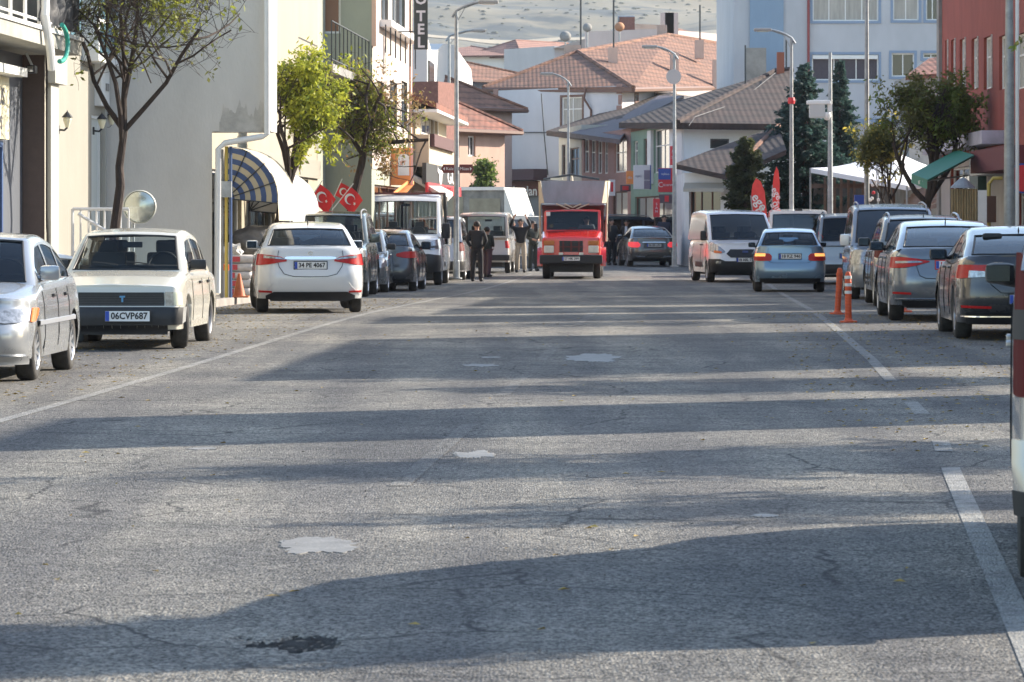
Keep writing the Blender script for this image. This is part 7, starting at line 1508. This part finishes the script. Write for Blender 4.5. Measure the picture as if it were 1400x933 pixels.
me = bpy.data.meshes.new('cover'); bm.to_mesh(me); bm.free(); me.polygons.foreach_set('use_smooth', [True]*len(me.polygons)); me.materials.append(mat('grey_film', (.20, .185, .17), .4, var=.4, scale=4, bump=.4, bscale=9)); q = bpy.data.objects.new('cover', me); C.objects.link(q); q.parent = hp_; q.location = (0, 0, .98)
for x, y_ in ((-.3, -.3), (.3, -.3), (-.3, .3), (.3, .3)): MB().tube([(x, y_, 0), (x, y_, .85)], .02, 5).build('leg', M_DMET, hp_)
g = at(308, 0, 69); o = thing('board', 'white board leaning at the foot of the drain pipe', 'board', (g.x, 69, gz(69)+.14)); MB().box((0, 0, .24), (.2, .4, .48), bev=.01).build('panel', mat('dull_white', (.45, .46, .48), .6), o); MB().box((.02, -.1, .54), (.12, .12, .12), bev=.02).build('can', M_ORG, o)
# flags of red cloth with crescent and star
def flag(label, px0, py0, Y, w_, h_, rot, pole=True):
    p = at(px0, py0, Y); rt = thing('flag', label, 'flag', p, 0, 'red flags on the left shopfronts'); rt.rotation_euler = (0, rot, R(-14)); N = 14; wv = lambda x, z: .05*math.sin(x*9+z*4)*min(1, x*4)
    MB().grid([[Vector((x, wv(x, z), z-(.25*x*x))) for z in [h_*(j/8-1) for j in range(9)]] for x in [w_*i/N for i in range(N+1)]]).build('cloth', mat('flag_red', (.62, .02, .025), .7), rt, smooth=60)
    cx_, cz_, r_ = w_*.36, -h_*.5, h_*.27; pl = [(cx_+r_*math.cos(a), cz_+r_*math.sin(a)) for a in [R(40)+R(280)*i/18 for i in range(19)]]; pl += [(cx_+r_*.25+r_*.78*math.cos(a), cz_+r_*.78*math.sin(a)) for a in [R(318)-R(276)*i/18 for i in range(19)]]
    for sg in (-.012, .012):
        MB().prism([(x, wv(x, z)+sg, z-.25*x*x) for x, z in pl], (0, .001, 0)).build('crescent', M_PVC, rt); st = [(cx_+r_*1.25+r_*.36*(1 if i % 2 == 0 else .4)*math.cos(R(180+36*i)), cz_+r_*.36*(1 if i % 2 == 0 else .4)*math.sin(R(180+36*i))) for i in range(10)]; MB().prism([(x, wv(x, z)+sg, z-.25*x*x) for x, z in st], (0, .001, 0)).build('star', M_PVC, rt)
    if pole: MB().tube([(-.01, 0, .1), (-.01, 0, -h_-.5)], .012, 6).build('pole', M_PVC, rt)
flag('red flag with white crescent hanging above the dark SUV roof', 438, 252, 84, .52, .44, R(35))
flag('second red flag partly behind the trunk of the brown tree', 466, 250, 94, .42, .36, R(25)); flag('third rumpled red flag left of the white pickup cab', 480, 256, 90, .45, .48, R(40))
# convex mirror and stair railing on the left
p = at(191, 283, 61.5); cm_ = thing('convex_mirror', 'round convex traffic mirror beside the trunk on the left pavement', 'mirror', p); MB().lathe([(.001, .06), (.1, .055), (.2, .035), (.27, 0)], 28, Matrix.Rotation(R(90), 3, 'X')).build('mirror_glass', mat('mirror_pale_reflection', (.62, .65, .58), .22, .75), cm_, smooth=60); MB().lathe([(.27, .02), (.285, 0), (.27, -.03), (.001, -.035)], 28, Matrix.Rotation(R(90), 3, 'X')).build('rim', mat('mirror_rim', (.6, .6, .55), .5), cm_, smooth=40)  # pale greenish facade reflection put into the mirror colour
MB().tube([(-.05, .05, 0), (-.12, .08, -.3), (-.12, .08, CZ and -(p.z-gz(61.5))+.1)], .03, 8).build('post', M_GALV, cm_)
a, b_ = at(99, 286, 61), at(176, 286, 61); rt = thing('stair_railing', 'white metal stair railing in front of the cream house', 'railing', (a.x, 61, gz(61)+.12)); z1 = a.z-rt.location.z; w_ = b_.x-a.x; mb = MB()
for x in [0]+[w_*i/7 for i in range(1, 8)]: mb.tube([(x, 0, 0), (x, 0, z1)], .018 if x else .03, 6)
mb.tube([(0, 0, z1), (w_, 0, z1)], .028, 6); mb.tube([(.1, -.05, z1-.08), (w_*.75, -.05, z1-.45)], .03, 6); mb.tube([(0, 0, z1*.55), (w_, 0, z1*.55)], .015, 5); mb.build('railing', mat('rail_white', (.66, .66, .66), .4), rt)
# white cloth over a wheeled bin between the silver and the ivory sedans
p = at(98, 350, 45.5); o = thing('covered_bin', 'dark bin with white cloth thrown over it between the silver and ivory sedans', 'bin', (p.x, 45.5, gz(45))); MB().box((0, 0, .5), (.36, .4, 1.0), bev=.03).build('bin', M_DMET, o)
MB().grid([[Vector((.2+(.05*math.sin(j*.9+i)), -.24+.5*i/6, 1.08-.09*j+.05*math.sin(i*1.7+j*.5))) if j else Vector((-.2, -.24+.5*i/6, 1.06+.05*math.sin(i*2))) for j in range(8)] for i in range(7)]).build('cloth', M_PVC, o, smooth=60)
# feather flags
for px, ty, w_, Y, lb, tilt in ((1047, 243, .46, 118, 'wider red feather flag with white lettering behind the white vans', -6), (1059, 228, .24, 119.5, 'narrow tall red feather flag beside the wider one', 1)):
    p = at(px, ty, Y); z0 = gz(Y)+.1; H = p.z-z0; rt = thing('feather_flag', lb, 'flag', (p.x, Y, z0), 0, 'red feather flags'); rt.rotation_euler = (0, R(tilt), 0); pl = [(-w_/2+.05, .7), (-w_/2, H*.8), (-w_*.3, H*.93), (0, H), (w_*.3, H*.96), (w_/2, H*.85), (w_/2, .7)]
    MB().prism([(x, .02*math.sin(z*3), z) for x, z in pl], (0, .01, 0)).build('cloth', mat('feather_red', (.75, .06, .05), .6, var=.15), rt); MB().tube([(-w_/2, 0, 0), (-w_/2, 0, H*.82)], .018, 6).build('pole', M_GALV, rt); MB().lathe([(.22, 0), (.2, .05), (.001, .06)], 14).build('base', M_DMET, rt)
    for i, t_ in enumerate(('ege', 'ğıt', 'lez', 'zet')): text(t_, .42*(w_/.46)**.5, M_PVC, rt, (.02, -.03, H*.74-i*.42), (R(90), R(60), 0), .002, bold=.006)
# small ornaments: snow-white garland with red hearts near the terrace
p = at(1198, 268, 112); o = thing('hanging_decoration', 'white and red round decorations hanging by the mast in front of the terrace', 'decoration', p); rnd = random.Random(8); a_ = MB(); b2 = MB()
for k in range(26):
    q = Vector((rnd.uniform(-.35, .3), rnd.uniform(-.1, .1), rnd.uniform(-.6, .45))); (a_ if rnd.random() < .75 else b2).lathe([(.001, -.06), (.05, -.03), (.05, .03), (.001, .06)], 8, None, q)
o1 = structure(a_.build('balls', M_PVC, o), 'stuff'); o2 = structure(b2.build('red_balls', S_RED, o), 'stuff'); MB().tube([(0, 0, .5), (0, 0, 1.6)], .01, 4).build('cord', M_DMET, o)
# haze: one closed box of even thin air round everything, sky outside
mb = MB(); mb.box((0, 2000, 140), (4400, 4500, 420)); hz = structure(mb.build('haze', bpy.data.materials.new('haze_air'), None), 'stuff'); hm = hz.data.materials[0]; hm.use_nodes = True; n = hm.node_tree; n.nodes.clear(); ov = n.nodes.new('ShaderNodeOutputMaterial'); pv = n.nodes.new('ShaderNodeVolumePrincipled'); pv.inputs['Color'].default_value = (.80, .88, 1, 1); pv.inputs['Density'].default_value = .00011; pv.inputs['Anisotropy'].default_value = .2; n.links.new(pv.outputs[0], ov.inputs['Volume'])
